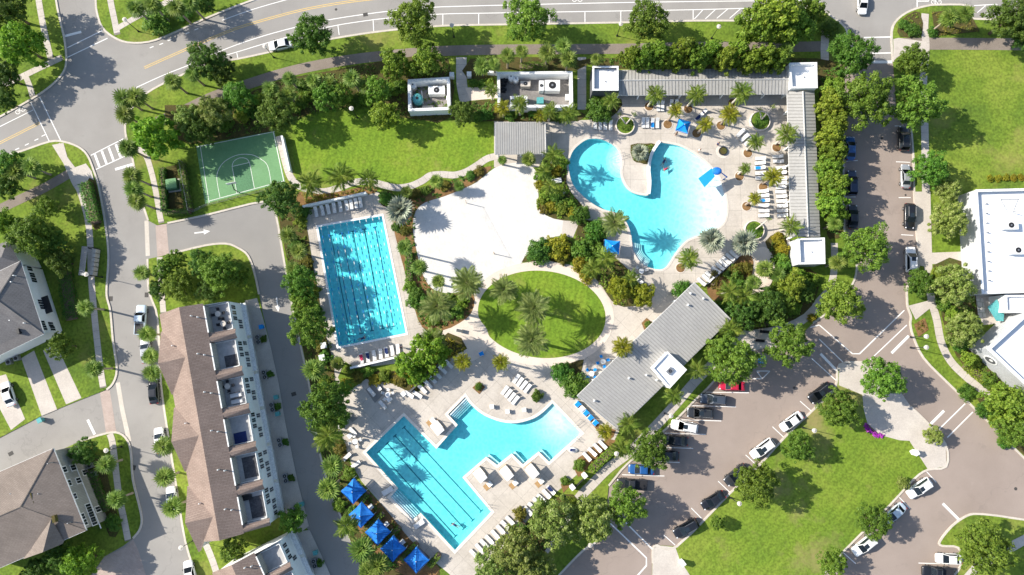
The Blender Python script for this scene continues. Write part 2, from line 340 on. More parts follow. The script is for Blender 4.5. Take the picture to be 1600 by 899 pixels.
def water_mat():
    m = bpy.data.materials.new('pool water'); m.use_nodes = True; nt = m.node_tree; L = nt.links.new
    nt.nodes.remove(nt.nodes['Principled BSDF']); out = nt.nodes['Material Output']
    t = node(nt, 'ShaderNodeBsdfTransparent'); gl = node(nt, 'ShaderNodeBsdfGlossy'); gl.inputs['Roughness'].default_value = 0.04
    fr = node(nt, 'ShaderNodeFresnel'); fr.inputs['IOR'].default_value = 1.33; mx = node(nt, 'ShaderNodeMixShader')
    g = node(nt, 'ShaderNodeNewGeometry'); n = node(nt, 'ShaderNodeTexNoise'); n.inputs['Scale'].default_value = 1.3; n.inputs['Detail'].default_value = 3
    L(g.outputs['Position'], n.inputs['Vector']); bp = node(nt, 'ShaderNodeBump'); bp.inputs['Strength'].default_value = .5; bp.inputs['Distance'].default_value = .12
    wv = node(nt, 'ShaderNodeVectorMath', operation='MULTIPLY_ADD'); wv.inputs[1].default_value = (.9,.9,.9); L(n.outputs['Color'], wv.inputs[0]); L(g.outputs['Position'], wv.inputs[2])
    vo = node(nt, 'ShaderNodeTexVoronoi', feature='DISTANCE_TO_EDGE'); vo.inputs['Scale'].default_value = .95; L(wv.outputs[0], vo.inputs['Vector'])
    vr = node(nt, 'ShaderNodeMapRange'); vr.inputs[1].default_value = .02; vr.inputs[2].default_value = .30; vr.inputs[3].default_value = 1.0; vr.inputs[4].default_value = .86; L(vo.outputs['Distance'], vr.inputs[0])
    L(vr.outputs[0], t.inputs['Color'])  # rippled caustic light painted as a web into the water's transparent tint
    L(n.outputs['Fac'], bp.inputs['Height']); L(bp.outputs[0], gl.inputs['Normal']); L(bp.outputs[0], fr.inputs['Normal'])
    bf = node(nt, 'ShaderNodeMath', operation='SUBTRACT'); bf.inputs[0].default_value = 1; L(g.outputs['Backfacing'], bf.inputs[1]); mu = node(nt, 'ShaderNodeMath', operation='MULTIPLY'); L(fr.outputs[0], mu.inputs[0]); L(bf.outputs[0], mu.inputs[1])
    L(mu.outputs[0], mx.inputs[0]); L(t.outputs[0], mx.inputs[1]); L(gl.outputs[0], mx.inputs[2]); L(mx.outputs[0], out.inputs['Surface'])
    v = node(nt, 'ShaderNodeVolumeAbsorption'); v.inputs['Color'].default_value = (.06,.905,.93,1); v.inputs['Density'].default_value = .56
    L(v.outputs[0], out.inputs['Volume'])
    return m
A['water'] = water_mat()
# ------------------------------------------------------------------ the setting: ground, roads, pavements, lawns
def wpx(pts, z=0.0): return [P(x, y, z) for x, y in pts]
def struct(name, mb, mat, parent=None):
    o = link(name, mb.mesh(name, mat), parent)
    if not parent: o['kind'] = 'structure'
    return o
def sheet_mb(world_pts, z, holes=None):
    mb = MB(); pts = [Vector((p[0],p[1],0)) for p in ccw(world_pts)]
    if not holes:
        return mb.add([(p.x,p.y,z) for p in pts], [tuple(range(len(pts)))])
    loops = [pts]+[[Vector((p[0],p[1],0)) for p in reversed(ccw(h))] for h in holes]
    tris = geometry.tessellate_polygon(loops); allp = [p for l in loops for p in l]
    fs = []
    for a, b, c in tris:
        n = (allp[b]-allp[a]).cross(allp[c]-allp[a]).z
        if abs(n) > 1e-9: fs.append((a,b,c) if n > 0 else (a,c,b))
    return mb.add([(p.x,p.y,z) for p in allp], fs)
def sheet(name, px, z, mat, holes=None, smooth=0, closed_smooth=True, parent=None):
    w_ = wpx(px)
    if smooth: w_ = catmull(w_, smooth, True)
    return struct(name, sheet_mb(w_, z, holes), A[mat], parent)
def slab(name, px, z, mat, holes=None, smooth=0, zb=-0.08):
    w_ = wpx(px)
    if smooth: w_ = catmull(w_, smooth, True)
    mb = sheet_mb(w_, z, holes); mb.prism([(p.x,p.y) for p in w_], zb, z-0.001, cap=False)
    return struct(name, mb, A[mat])
def ribbon(pts, width, z0, z1, mb=None, side=0):
    """strip along a world polyline; side 0 centred, +1 to the left of travel, -1 to the right"""
    mb = mb or MB(); pts = [Vector((p[0],p[1])) for p in pts]; N = len(pts); L_, R_ = [], []
    for i in range(N):
        a = pts[max(i-1,0)]; b = pts[min(i+1,N-1)]; d = (b-a)
        if d.length < 1e-6: d = Vector((1,0))
        d.normalize(); n = Vector((-d.y,d.x)); k = 1.0
        if 0 < i < N-1:
            e = (pts[i]-pts[i-1]).normalized(); k = 1/max(.5, Vector((-e.y,e.x)).dot(n))
        l, r = (width/2,width/2) if side == 0 else ((width,0) if side > 0 else (0,width))
        L_.append(pts[i]+n*l*k); R_.append(pts[i]-n*r*k)
    vs = []
    for l, r in zip(L_, R_): vs += [(l.x,l.y,z1),(r.x,r.y,z1),(l.x,l.y,z0),(r.x,r.y,z0)]
    fs = []
    for i in range(N-1):
        o = 4*i; fs += [(o,o+1,o+5,o+4)[::1], (o+2,o,o+4,o+6), (o+1,o+3,o+7,o+5)]
    fs += [(0,2,3,1), (4*(N-1),4*(N-1)+1,4*(N-1)+3,4*(N-1)+2)]
    return mb.add(vs, fs)
def resample(pts, step):
    pts = [Vector((p[0],p[1])) for p in pts]; out = [pts[0]]; acc = 0
    for a, b in zip(pts, pts[1:]):
        d = (b-a).length; t = step-acc
        while t <= d: out.append(a+(b-a)*(t/d)); t += step
        acc = d-(t-step)
    return out
PZ = [0.132]
def path(name, px, width_px, mat='concrete', joint=1.5, sm=5, z=None, slabs=True):
    """a pavement of cast slabs: a bed with each slab as a piece of its own, joints between them"""
    if z is None: z = PZ[0]; PZ[0] += 0.0006
    w_ = catmull(wpx(px), sm) if sm else wpx(px); width = width_px*0.12
    base = struct(name, ribbon(w_, width, 0.05, z), A['joint' if slabs else mat])
    if slabs:
        rs = resample(w_, joint/3)
        for i in range(0, len(rs)-1, 3):
            seg = rs[i:i+4]
            if len(seg) < 2: continue
            d0 = (seg[1]-seg[0]).normalized()*0.02; d1 = (seg[-1]-seg[-2]).normalized()*0.02
            seg = [seg[0]+d0]+seg[1:-1]+[seg[-1]-d1]
            zz = z+0.010+random.uniform(-.002,.003)
            struct('slab', ribbon(seg, width-0.02, z-0.01, zz), A[mat], base)
    return base
def kerb(name, px, sm=4, width=0.36, z1=0.14, side=0):
    w_ = catmull(wpx(px), sm) if sm else wpx(px)
    return struct(name, ribbon(w_, width, -0.05, z1, side=side), A['kerb'])

# --- pool outlines (photo pixels), needed for the holes in the ground
LAP = wpx([(497,355),(597,337.5),(634.5,521),(529,542)])
LAGOON_PX = [(926.7,217),(940,218.5),(953,224),(964,232.7),(970,243),(971.5,256),(969.5,268),(972,280.7),(977.3,291.3),(984,298.7),(993.3,303.3),(1004,305.5),(1012,305.5),
 (1014.5,299),(1015.3,283.3),(1014.7,264.7),(1018.7,246),(1025,231),(1031.3,224),(1045,225),(1062,229),(1080,238),(1098,251),(1112,264.7),(1124,280.7),(1131,300),(1135,322),
 (1132,345),(1118,358),(1092,368),(1074,375),(1060,389),(1050,404),(1041,417),(1030,421.5),(1010,417),(997,406),(989,391),(987,378),(986,369),(981,353),(974,342),(962,333),(945,328.5),(932,322.7),(920,314.7),(910,306),
 (900,296),(892,282),(888.7,264.7),(890,248.7),(896,235),(906.7,224.7),(917,218.5)]
LAGOON = catmull(wpx(LAGOON_PX), 3, True)
BIG_PX = [(631,650),(682,701),(715,664),(700,647.5),(727,620)]
_arc = catmull([Vector((x,y,0)) for x, y in [(727,620),(734,630),(743,639),(752,646),(763,652),(783,659),(807,661),(833,654),(849,643.5),(863,630)]], 3)
BIG_PX = [(631,650),(682,701),(715,664),(700,647.5)]+[(p.x,p.y) for p in _arc]+[(908,677),(858,722),(842,706),(817,726),(800,709),(777,727),(760,714),(723,746),(768,800),(711,860),(657.6,801.7),(645,812.5),(610,776.5),(622,763),(572,707)]
BIG = wpx(BIG_PX)
HOLES = [[(p.x,p.y) for p in h] for h in (LAP, LAGOON, BIG)]

g = 900
struct('ground', sheet_mb([Vector((-g,-g,0)),Vector((g,-g,0)),Vector((g,g,0)),Vector((-g,g,0))], -0.06, HOLES), A['soil'])
road = sheet('road', [(-200,-160),(1800,-160),(1800,110),(330,110),(440,300),(478,530),(520,690),(640,1000),(-200,1000)], 0.0, 'asphalt')
lane = sheet('lane', [(255,340),(425,310),(436,318),(452,420),(478,545),(510,700),(545,830),(600,960),(540,960),(500,870),(440,660),(404,470),(398,420),(385,398),(350,380),(262,398)], 0.004, 'lane')
lot = sheet('parking_lot', [(1310,100),(1440,100),(1445,440),(1800,560),(1800,1000),(820,1000),(930,760),(1080,590),(1200,535),(1260,500),(1310,440)], 0.004, 'parking')
# --- raised blocks of land
slab('verge', [(-150,-160),(82,-160),(88,0),(97,43),(102,67),(104,98),(97,117),(77,137),(50,155),(0,183),(-150,260)], .12, 'grass')
slab('verge', [(150,-160),(150,0),(152,20),(160,43),(177,58),(200,67),(233,66),(267,54),(320,30),(375,8),(420,-8),(420,-160)], .12, 'grass')
AMEN = [(320,102),(280,120),(248,135),(222,152),(205,172),(196,197),(200,225),(208,250),(217,300),(227,330),(232,345),(245,352),(262,349),(320,337),(420,314),(431,333),(445,413),(457,477),(475,563),(484,605),(500,709),(523,786),(537,816),(571,899),(600,960),(840,960),(875,897),(911,860),(933,845),(945,812),(951,759),(964,743),(980,725),(1044,667),(1060,652),(1089,622),(1105,607),(1150,560),(1187,544),(1209,543),(1255,520),(1270,505),(1300,482),(1330,447),(1338,420),(1335,392),(1322,372),(1318,330),(1318,150),(1320,80),(1323,50),(1317,40),(1300,27),(1280,13),
 (1270,11),(1210,22),(1172,32),(1083,33),(960,36),(780,39),(690,41),(600,49),(520,61),(440,78),(375,92)]
slab('amenity_block', AMEN, .12, 'grass', HOLES)
slab('west_block', [(-150,290),(0,246),(33,237),(77,222),(100,222),(123,230),(137,243),(147,267),(155,293),(165,350),(170,400),(167,450),(168,467),(173,487),(177,533),(183,577),(177,599),(167,609),(123,626),(67,649),(0,684),(-150,750)], .12, 'grass')
slab('corner_block', [(-150,800),(0,737),(90,706),(127,689),(167,677),(187,677),(200,689),(205,709),(208,749),(217,786),(222,812),(218,829),(208,841),(193,853),(163,870),(138,905),(120,960),(-150,960)], .12, 'grass')
slab('townhouse_block', [(246,402),(267,397),(320,384),(353,381),(373,388),(388,400),(398,427),(405,460),(410,487),(420,530),(433,600),(443,666),(463,759),(480,826),(497,859),(513,897),(540,960),(325,960),(307,899),(290,846),(277,766),(262,672),(252,599),(247,500),(237,467),(232,447),(231,405)], .12, 'grass')
slab('east_block', [(1393,50),(1403,30),(1423,17),(1447,10),(1467,8),(1515,10),(1522,30),(1800,32),(1800,900),(1600,716),(1580,696),(1557,672),(1520,636),(1480,598),(1443,560),(1427,527),(1422,507),(1423,495),(1418,480),(1417,467),(1418,447),(1435,417),(1432,367),(1428,300),(1427,250),(1423,193),(1402,185),(1398,133),(1395,97)], .12, 'grass')
slab('lawn_island', [(1311,570),(1347,566),(1380,575),(1423,636),(1447,659),(1477,694),(1478,729),(1449,734),(1427,749),(1390,789),(1317,862),(1287,896),(1240,960),(1018,960),(1019,899),(1020,859),(1027,852),(1057,854),(1140,771),(1187,726),(1227,682),(1272,639),(1305,606)], .12, 'grass_worn')
slab('corner_island', [(1800,835),(1600,812),(1560,806),(1527,803),(1510,806),(1487,822),(1468,846),(1472,853),(1497,856),(1502,882),(1480,910),(1440,960),(1800,960)], .12, 'grass')
# --- kerbs along the carriageways
for k in [[(88,-40),(88,0),(97,43),(102,67),(104,98),(97,117),(77,137),(50,155),(0,183),(-60,212)],
          [(150,-40),(150,0),(152,20),(160,43),(177,58),(200,67),(233,66),(267,54),(320,30),(375,8),(420,-8)],
          [(1323,60),(1323,50),(1317,40),(1300,27),(1280,13),(1270,11),(1210,22),(1172,32),(1083,33),(960,36),(780,39),(690,41),(600,49),(520,61),(440,78),(375,92),(320,102),(280,120),(248,135),(222,152),(205,172),(196,197),(200,225),(208,250),(217,300),(227,330),(232,345)],
          [(262,349),(320,337),(420,314),(431,333),(445,413),(457,477),(475,563),(484,605),(500,709),(523,786),(537,816),(571,899),(595,950)],
          [(865,910),(875,897),(911,860),(933,845),(945,812)], [(951,759),(964,743),(980,725),(1044,667),(1060,652),(1089,622),(1105,607),(1150,560),(1187,544),(1209,543)],
          [(1270,505),(1300,482),(1330,447),(1338,420),(1335,392),(1322,372),(1318,330),(1318,150)],
          [(-60,264),(0,246),(33,237),(77,222),(100,222),(123,230),(137,243),(147,267),(155,293),(165,350),(170,400),(167,450),(168,467),(173,487),(177,533),(183,577),(177,599),(167,609)],
          [(127,689),(167,677),(187,677),(200,689),(205,709),(208,749),(217,786),(222,812),(218,829),(208,841)],
          [(267,397),(320,384),(353,381),(373,388),(388,400),(398,427),(405,460)], [(310,910),(307,899),(290,846),(277,766),(262,672),(252,599),(247,500),(237,467),(232,447),(231,405)],
          [(1395,97),(1393,50),(1403,30),(1423,17),(1447,10),(1467,8),(1515,10),(1522,30),(1700,32)],
          [(1700,812),(1600,716),(1580,696),(1557,672),(1520,636),(1480,598),(1443,560),(1427,527),(1422,507),(1423,495),(1418,480),(1417,467),(1418,447),(1435,417),(1432,367),(1428,300),(1427,250),(1423,193)],
          [(1020,880),(1020,859),(1027,852),(1057,854),(1140,771),(1187,726),(1227,682),(1272,639),(1305,606),(1311,570),(1347,566)], [(1423,636),(1447,659),(1477,694),(1478,729),(1449,734),(1427,749),(1390,789),(1317,862),(1287,896)],
          [(1700,823),(1600,812),(1560,806),(1527,803),(1510,806),(1487,822),(1468,846),(1472,853),(1497,856),(1502,882),(1480,910)]]:
    kerb('kerb', k, 3)
# flush concrete gutters at the side-street mouths
for k in [[(229,345),(231,400)],[(184,598),(191,640),(202,690)]]:
    struct('gutter', ribbon(wpx(k), 0.8, -.02, 0.012), A['kerb'])
# pink paver crossings
for k in [[(243,353),(260,349),(264,397),(246,402)],[(156,612),(171,606),(182,676),(166,678)],[(196,855),(208,843),(216,860),(230,905),(240,960),(120,960),(140,905),(163,870)]]:
    sheet('paver_crossing', k, 0.010, 'paver')

# --- painted markings: parts of the road they lie on
def line(px, wpxl, parent, name='lane_line', mat='white_paint', z=0.0, sm=0):
    w_ = wpx(px)
    if sm: w_ = catmull(w_, sm)
    mb = ribbon(w_, wpxl*0.12, z, z+0.002); return struct(name, mb, A[mat], parent)
RZ = 0.008
for px, wd, nm, mt, sm in [
    ([(350,87.5),(382,78),(415,68),(465,54),(520,41),(563,34),(607,28.5),(683,22.5),(780,20.5),(960,17.5),(1082,15.5),(1172,13)],1.3,'parking_lane_line','white_paint',4),
    ([(213,137),(257,117),(300,100),(347,79),(400,60),(457,44),(510,32),(560,24),(610,17.5),(667,12),(780,8.5),(960,4.5),(1142,2),(1275,1)],1.3,'bike_lane_line','white_paint',4),
    ([(225,105),(270,85),(320,63),(370,43),(420,28),(470,15),(520,5.5),(567,-1),(640,-9)],1.1,'centre_line','yellow_paint',4),
    ([(226,107.5),(271,87.5),(321,65.5),(371,45.5),(421,30.5),(471,17.5),(521,8),(568,1.5),(641,-6)],1.1,'centre_line','yellow_paint',4),
    ([(318,28),(345,17),(375,8),(403,0),(440,-10)],1.2,'bike_lane_line','white_paint',4),
    ([(347,32),(395,15),(447,0),(480,-8)],1.2,'bike_lane_line','white_paint',4),
    ([(62,152),(95,220)],1.5,'crosswalk_line','white_paint',0),([(48,160),(78,223)],1.3,'crosswalk_line','white_paint',0),
    ([(-30,237),(0,222),(62,191)],1.0,'centre_line','yellow_paint',0),([(-30,240),(0,225),(62,194)],1.0,'centre_line','yellow_paint',0),
    ([(-30,212),(0,198),(52,172)],1.2,'bike_lane_line','white_paint',0),
    ([(100,57),(127,50)],4,'stop_line','white_paint',0),([(105,75),(160,48)],1.5,'crosswalk_line','white_paint',0),([(105,90),(168,60)],1.5,'crosswalk_line','white_paint',0),
    ([(142,243),(193,217)],1.4,'crosswalk_line','white_paint',0),([(150,265),(200,242)],1.4,'crosswalk_line','white_paint',0),
    ([(180,265),(207,257)],4,'stop_line','white_paint',0),([(137,656),(148,679)],4,'stop_line','white_paint',0),
    ([(1350,59),(1392,58)],2,'crosswalk_line','white_paint',0),([(1363,83.5),(1392,83)],2,'crosswalk_line','white_paint',0),([(1362,97),(1394,97)],4.5,'stop_line','white_paint',0),
    ([(1281,-10),(1281,13)],2,'lane_line','white_paint',0),([(1433,-10),(1433,11)],1.6,'lane_line','white_paint',0),([(1451,-10),(1451,2)],1.6,'lane_line','white_paint',0),([(1433,2),(1451,2)],1.6,'lane_line','white_paint',0)]:
    line(px, wd, road, nm, mt, RZ, sm)
    RZ += 0.0001
for a, b in [((370,83),(373,97)),((528,40),(530,55)),((583,32),(584,49)),((692,22),(692,40)),((748,21),(748,38)),((858,20),(858,37)),((914,18.5),(914,36)),((970,17.5),(970,35)),((1083,15.5),(1083,32)),((1172,13),(1172,31)),
             ((1085,30),(1098,16)),((1102,30),(1118,15)),((1120,29),(1137,14.5)),((1140,29),(1157,14)),((1527,20),(1540,9)),((1539,25),(1557,9)),((1522,9),(1558,7)),((1558,7),(1558,24))]:
    line([a,b], 1.3, road, 'stall_line', 'white_paint', 0.012)
for q in range(4):
    x0 = 148+q*11; y0 = 241-q*5; line([(x0,y0),(x0+7.5,y0+20)], 3.6, road, 'crosswalk_bar', 'white_paint', 0.0115)
for x, y in [(237,74),(252,69),(265,63),(293,52),(307,46)]: line([(x-3,y+1.1),(x+3,y-1.1)], 1.4, road, 'dash_line', 'white_paint', 0.012)
for x, y in [(27,233),(42,226),(57,218.5),(68,212)]: line([(x-3,y+1.4),(x+3,y-1.4)], 1.4, road, 'dash_line', 'white_paint', 0.012)
def bike_symbol(px, py, rz):
    mb = MB(); c = P(px,py)
    for dx in (-.55,.55):
        ring = [(dx+.42*math.cos(t*math.pi/8), .42*math.sin(t*math.pi/8)) for t in range(17)]
        ribbon(ring, .12, 0, .002, mb)
    for seg in ([(-.55,0),(-.15,.5),(.4,.5),(0,-.05),(-.55,0)],[(.55,0),(.4,.65),(.6,.7)],[(0,-.05),(-.2,.65)]): ribbon(seg, .1, 0, .002, mb)
    o = struct('bicycle_symbol', mb, A['white_paint'], road); o.location = (c.x,c.y,.013); o.rotation_euler = (0,0,rz)
bike_symbol(32,173,.5); bike_symbol(1463,3.5,0); bike_symbol(902,-.5,0)
def arrow(px, py, dx, dy, L_, parent):
    d = (P(px+dx,py+dy)-P(px,py)).to_2d().normalized(); n = Vector((-d.y,d.x)); c = P(px,py).to_2d()
    pts = [c-d*L_/2-n*.12, c+d*L_*.1-n*.12, c+d*L_*.1-n*.5, c+d*L_/2, c+d*L_*.1+n*.5, c+d*L_*.1+n*.12, c-d*L_/2+n*.12]
    struct('arrow_marking', sheet_mb(pts, .012), A['white_paint'], parent)
arrow(316,363,1,-.12,3.0,lane); arrow(433.5,476,.12,1,2.8,lane)
for a, b, wd, nm in [([(1280,508),(1332,553),(1343,553),(1413,485)],None,1.6,'crosswalk_line'),([(1360,562),(1417,508)],None,1.5,'crosswalk_line'),([(1393,552),(1420,525)],None,4,'stop_line'),
    ([(1280,530),(1318,567)],None,1.5,'crosswalk_line'),([(1282,553),(1309,581)],None,4,'stop_line'),([(1268,560),(1310,598)],None,1.4,'crosswalk_line'),([(1266,512),(1280,508)],None,1.6,'crosswalk_line'),
    ([(1467,671),(1508,631)],None,1.8,'crosswalk_line'),([(1480,684),(1520,644)],None,1.8,'crosswalk_line'),([(1453,664),(1475,642)],None,4,'stop_line'),([(1473,787),(1498,812)],None,4,'stop_line'),
    ([(935,800),(960,824),(1010,872),(1010,884),(985,912)],None,2,'crosswalk_line'),([(955,794),(977,816),(1020,859)],None,2,'crosswalk_line')]:
    line(a, wd, lot, nm, 'white_paint', 0.010)
for a, b in [((1445,734),(1463,754)),((1402,774),(1422,795)),((1318,864),(1337,881)),((1435,880),(1503,882)),((1250,627),(1267,642)),((1207,667),(1225,684)),((1165,711),(1182,727)),((1122,752),(1140,769)),((1080,794),(1097,811)),((1037,836),(1055,852)),
    ((1103,613),(1170,614)),((1080,634),(1150,636)),((1060,656),(1127,658)),((1038,677),(1103,679)),((1035,699),(1083,701)),((1007,721),(1062,723)),((972,742),(1038,744)),((1176,592),(1191,592)),((1182,580),(1203,580)),((1203,580),(1191,592)),((1191,592),(1182,580)),
    ((1322,252),(1340,251)),((1320,308),(1337,308)),((1398,197),(1412,197)),((1400,253),(1422,254)),((1404,309),(1423,309)),((1408,367),(1427,368))]:
    line([a,b], 1.2, lot, 'stall_line', 'white_paint', 0.0125)
# blue accessible-bay symbol
_c0 = P(1191,562); struct('accessible_symbol', sheet_mb([(_c0.x-.75,_c0.y-.75),(_c0.x+.75,_c0.y-.75),(_c0.x+.75,_c0.y+.75),(_c0.x-.75,_c0.y+.75)], .0115), A['blue_paint'], lot)
_mb = MB(); ribbon([(_c0.x+.38*math.cos(t*.35+2.2),_c0.y-.15+.38*math.sin(t*.35+2.2)) for t in range(14)], .1, .014, .016, _mb); ribbon([(_c0.x-.1,_c0.y+.35),(_c0.x-.05,_c0.y-.1),(_c0.x+.3,_c0.y-.15),(_c0.x+.45,_c0.y-.45)], .12, .014, .016, _mb)
struct('wheelchair_symbol', _mb, A['white_paint'], lot)

# --- pavements made of slabs
path('sidewalk', [(59,-30),(61,0),(70,50),(80,93)], 10)
path('sidewalk', [(-40,150),(20,127),(60,108),(98,90)], 10)
path('sidewalk', [(40,118),(47,135),(52,152)], 9)
path('sidewalk', [(170,-30),(173,0),(179,30),(184,55)], 10)
path('sidewalk', [(184,45),(215,27),(250,10),(280,-8)], 9)
path('sidewalk', [(90,226),(104,253),(117,284),(126,300),(136,335),(141,370),(143,430),(147,480),(152,530),(158,580),(162,606)], 10)
path('asphalt_path', [(-40,345),(0,327),(40,308),(70,294),(112,270)], 15, 'promenade', slabs=False)
path('sidewalk', [(205,228),(226,240),(236,265),(244,300),(250,335),(253,349)], 9)
path('sidewalk', [(250,402),(252,440),(256,490)], 9)
path('sidewalk', [(172,678),(176,690),(180,720),(186,770),(194,810),(201,845)], 10)
path('sidewalk', [(300,800),(322,850),(334,880),(345,915)], 10)
path('court_walk', [(436,213),(444,245),(452,272),(462,287),(480,296),(505,300),(530,294),(555,285),(580,285),(605,291),(622,294),(642,291),(660,283),(672,275),(690,273),(710,274),(728,269),(745,259),(762,248),(780,244)], 11)
path('promenade', [(245,192),(290,172),(330,153),(385,133),(450,113),(510,100),(570,91),(640,84),(700,80),(800,78),(960,77),(1010,76),(1100,74),(1220,74),(1290,73)], 17, 'promenade', slabs=False)
path('promenade', [(1400,70),(1450,69),(1600,70),(1750,72)], 20, 'promenade', slabs=False)
path('entry_walk', [(721,90),(721,118),(722,135),(727,160)], 17)
path('entry_walk', [(909,90),(909,130),(909,172)], 14)
path('sidewalk', [(1290,45),(1288,75),(1289,110),(1289,140)], 13)
path('sidewalk', [(1445,22),(1444,45),(1446,75),(1442,130),(1444,190),(1445,240),(1446,300),(1447,360),(1450,430),(1455,470),(1463,500),(1470,535),(1485,565),(1510,590),(1540,615),(1600,665)], 12)
path('sidewalk', [(1303,380),(1303,420),(1296,450),(1280,470),(1262,490),(1240,505)], 11)
path('lot_walk', [(1275,480),(1240,508),(1200,520),(1165,523),(1140,545),(1110,572),(1085,597),(1055,632),(1020,670),(985,705),(950,732),(925,757),(905,778),(880,815),(862,845),(850,860)], 15)
sheet('walk_pad', [(1155,522),(1215,512),(1222,541),(1170,545),(1147,536)], .160, 'deck_pale')
sheet('walk_pad', [(727,138),(775,134),(778,154),(735,158)], .158, 'ring')
sheet('walk_pad', [(82,227),(100,224),(106,246),(118,262),(135,256),(144,268),(148,284),(126,288),(114,282),(100,256)], .1565, 'concrete')
sheet('walk_pad', [(1428,300),(1453,300),(1456,420),(1436,415)], .1585, 'concrete')
sheet('walk_pad', [(1436,396),(1520,393),(1520,410),(1437,414)], .1592, 'concrete')
sheet('walk_pad', [(1395,62),(1403,60),(1447,66),(1450,80),(1410,84),(1396,95)], .1598, 'concrete')
sheet('walk_pad', [(1419,478),(1450,470),(1455,480),(1430,500)], .1604, 'concrete')
sheet('island_pad', [(1311,570),(1347,566),(1380,575),(1423,636),(1447,659),(1432,668),(1437,690),(1405,688),(1375,680),(1355,662),(1349,640),(1347,617),(1310,602)], .128, 'concrete')
sheet('island_pad', [(1421,690),(1433,664),(1447,659),(1477,694),(1478,729),(1449,733)], .1295, 'concrete')
sheet('island_pad', [(1019,899),(1020,859),(1027,852),(1055,855),(1062,875),(1085,910),(1018,910)], .128, 'concrete')
sheet('island_pad', [(1530,870),(1600,835),(1640,830),(1640,850),(1600,852),(1550,880),(1520,899),(1500,905)], .128, 'concrete')
# driveways of the west house and the townhouse aprons
for k in [[(-20,600),(-8,590),(10,585),(40,655),(18,672)],[(34,560),(54,548),(90,640),(66,650)],[(68,548),(88,538),(128,622),(104,632)]]: sheet('driveway', k, .134, 'concrete')
sheet('apron', [(383,470),(402,466),(412,500),(424,545),(436,600),(446,660),(466,755),(483,822),(470,832),(447,802),(424,690),(408,600)], .130, 'concrete')
sheet('apron', [(458,832),(484,828),(500,862),(516,897),(540,950),(520,950)], .130, 'concrete')

# --- decks and court
DK0 = [(474,331),(572,306),(590,300),(612,318),(613,345),(625,395),(640,455),(653,500),(668,520),(700,512),(705,545),(690,562),(650,570),(620,568),(555,576),(540,565),(528,590),(540,612),(545,640),(528,645),(518,600),(520,560),(506,540),(490,440)]
deck0 = sheet('pool_deck', DK0, .124, 'deck', [[(p.x,p.y) for p in LAP]])
DK1 = [(525,650),(545,612),(578,588),(615,600),(655,612),(700,555),(705,540),(735,490),(760,440),(800,414),(850,406),(890,414),(930,434),(950,460),(990,460),(1060,445),(1087,440),(1010,525),(905,620),(968,672),(958,692),(907,737),(880,760),(842,792),(792,852),(750,896),(722,915),(700,895),(660,862),(640,842),(600,792),(565,752),(548,722),(538,692)]
deck1 = sheet('pool_deck', DK1, .127, 'deck', [[(p.x,p.y) for p in BIG]])
DK2 = [(852,190),(920,188),(924,152),(966,148),(1234,146),(1234,378),(1218,425),(1180,470),(1130,440),(1087,442),(1060,450),(990,462),(950,440),(925,400),(905,350),(872,345),(872,368),(842,345),(840,300),(850,262),(852,240)]
deck2 = sheet('pool_deck', DK2, .130, 'deck', [[(p.x,p.y) for p in LAGOON]])
sheet('pergola_floor', [(772,190),(888,190),(888,262),(772,262)], .1275, 'deck')
sheet('ramp', [(880,345),(905,348),(895,372),(877,368)], .1585, 'concrete')
SAND_PX = [(645,352),(650,330),(664,317),(692,308),(720,297),(745,285),(773,263),(800,255),(822,257),(837,267),(842,285),(842,305),(842,320),(853,337),(880,345),(877,367),(862,372),(840,392),(817,410),(790,423),(757,440),(735,452),(708,458),(688,457),(673,449),(661,430),(654,405),(648,378)]
sand = struct('sand_court', sheet_mb(catmull(wpx(SAND_PX),3,True), .146), A['sand'])
ECX, ECY = 846.5, 491.5
def ell(rx, ry, n=64, tilt=.10, cx=ECX, cy=ECY):
    return [(cx+rx*math.cos(t)*math.cos(tilt)-ry*math.sin(t)*math.sin(tilt), cy+rx*math.cos(t)*math.sin(tilt)+ry*math.sin(t)*math.cos(tilt)) for t in (2*math.pi*i/n for i in range(n))]
_lawn_px = [q for q in ell(100,68) if math.hypot(q[0]-727,q[1]-530) > 38]
struct('ring_path', sheet_mb(wpx(ell(113,81)), .150, [[(p.x,p.y) for p in wpx(_lawn_px)]]), A['ring'])
struct('ring_pad', sheet_mb(wpx(ell(37,36,32,0,727,530)), .1515), A['ring'])
struct('oval_lawn', sheet_mb(wpx(_lawn_px), .148), A['lawn'])
sheet('event_lawn', [(458,195),(480,182),(520,175),(560,172),(585,170),(620,185),(660,190),(712,192),(770,196),(772,245),(745,256),(710,268),(672,270),(640,286),(605,285),(570,279),(530,288),(500,294),(475,288),(462,275)], .1225, 'lawn', smooth=3)
COURT = [(307,229),(429,205),(446,285),(321,319)]
sheet('basketball_court', COURT, .126, 'court')
bc = bpy.data.objects['basketball_court']
def cq(u, v):   # court coordinates 0..1
    a = Vector(COURT[0]); b = Vector(COURT[1]); c = Vector(COURT[2]); d = Vector(COURT[3])
    q = (a*(1-u)+b*u)*(1-v)+(d*(1-u)+c*u)*v; return (q.x,q.y)
def cl(uv, wd=1.0, sm=0): line([cq(*p) for p in uv], wd*.75, bc, 'court_line', 'white_paint', .129, sm)
cl([(.0,.015),(1,.015)]); cl([(.985,0),(.985,1)],1.4); cl([(.05,0),(.05,1)]); cl([(.05,.97),(.97,.97)])
cl([(.19,.97),(.19,.62),(.24,.46),(.34,.35),(.5,.30),(.66,.35),(.76,.46),(.83,.62),(.83,.97)],.9,6)
cl([(.40,.97),(.40,.48)],.9); cl([(.62,.97),(.62,.48)],.9); cl([(.40,.48),(.62,.48)],.9); cl([(.40,.48),(.43,.40),(.51,.36),(.59,.40),(.62,.48)],.9,5)
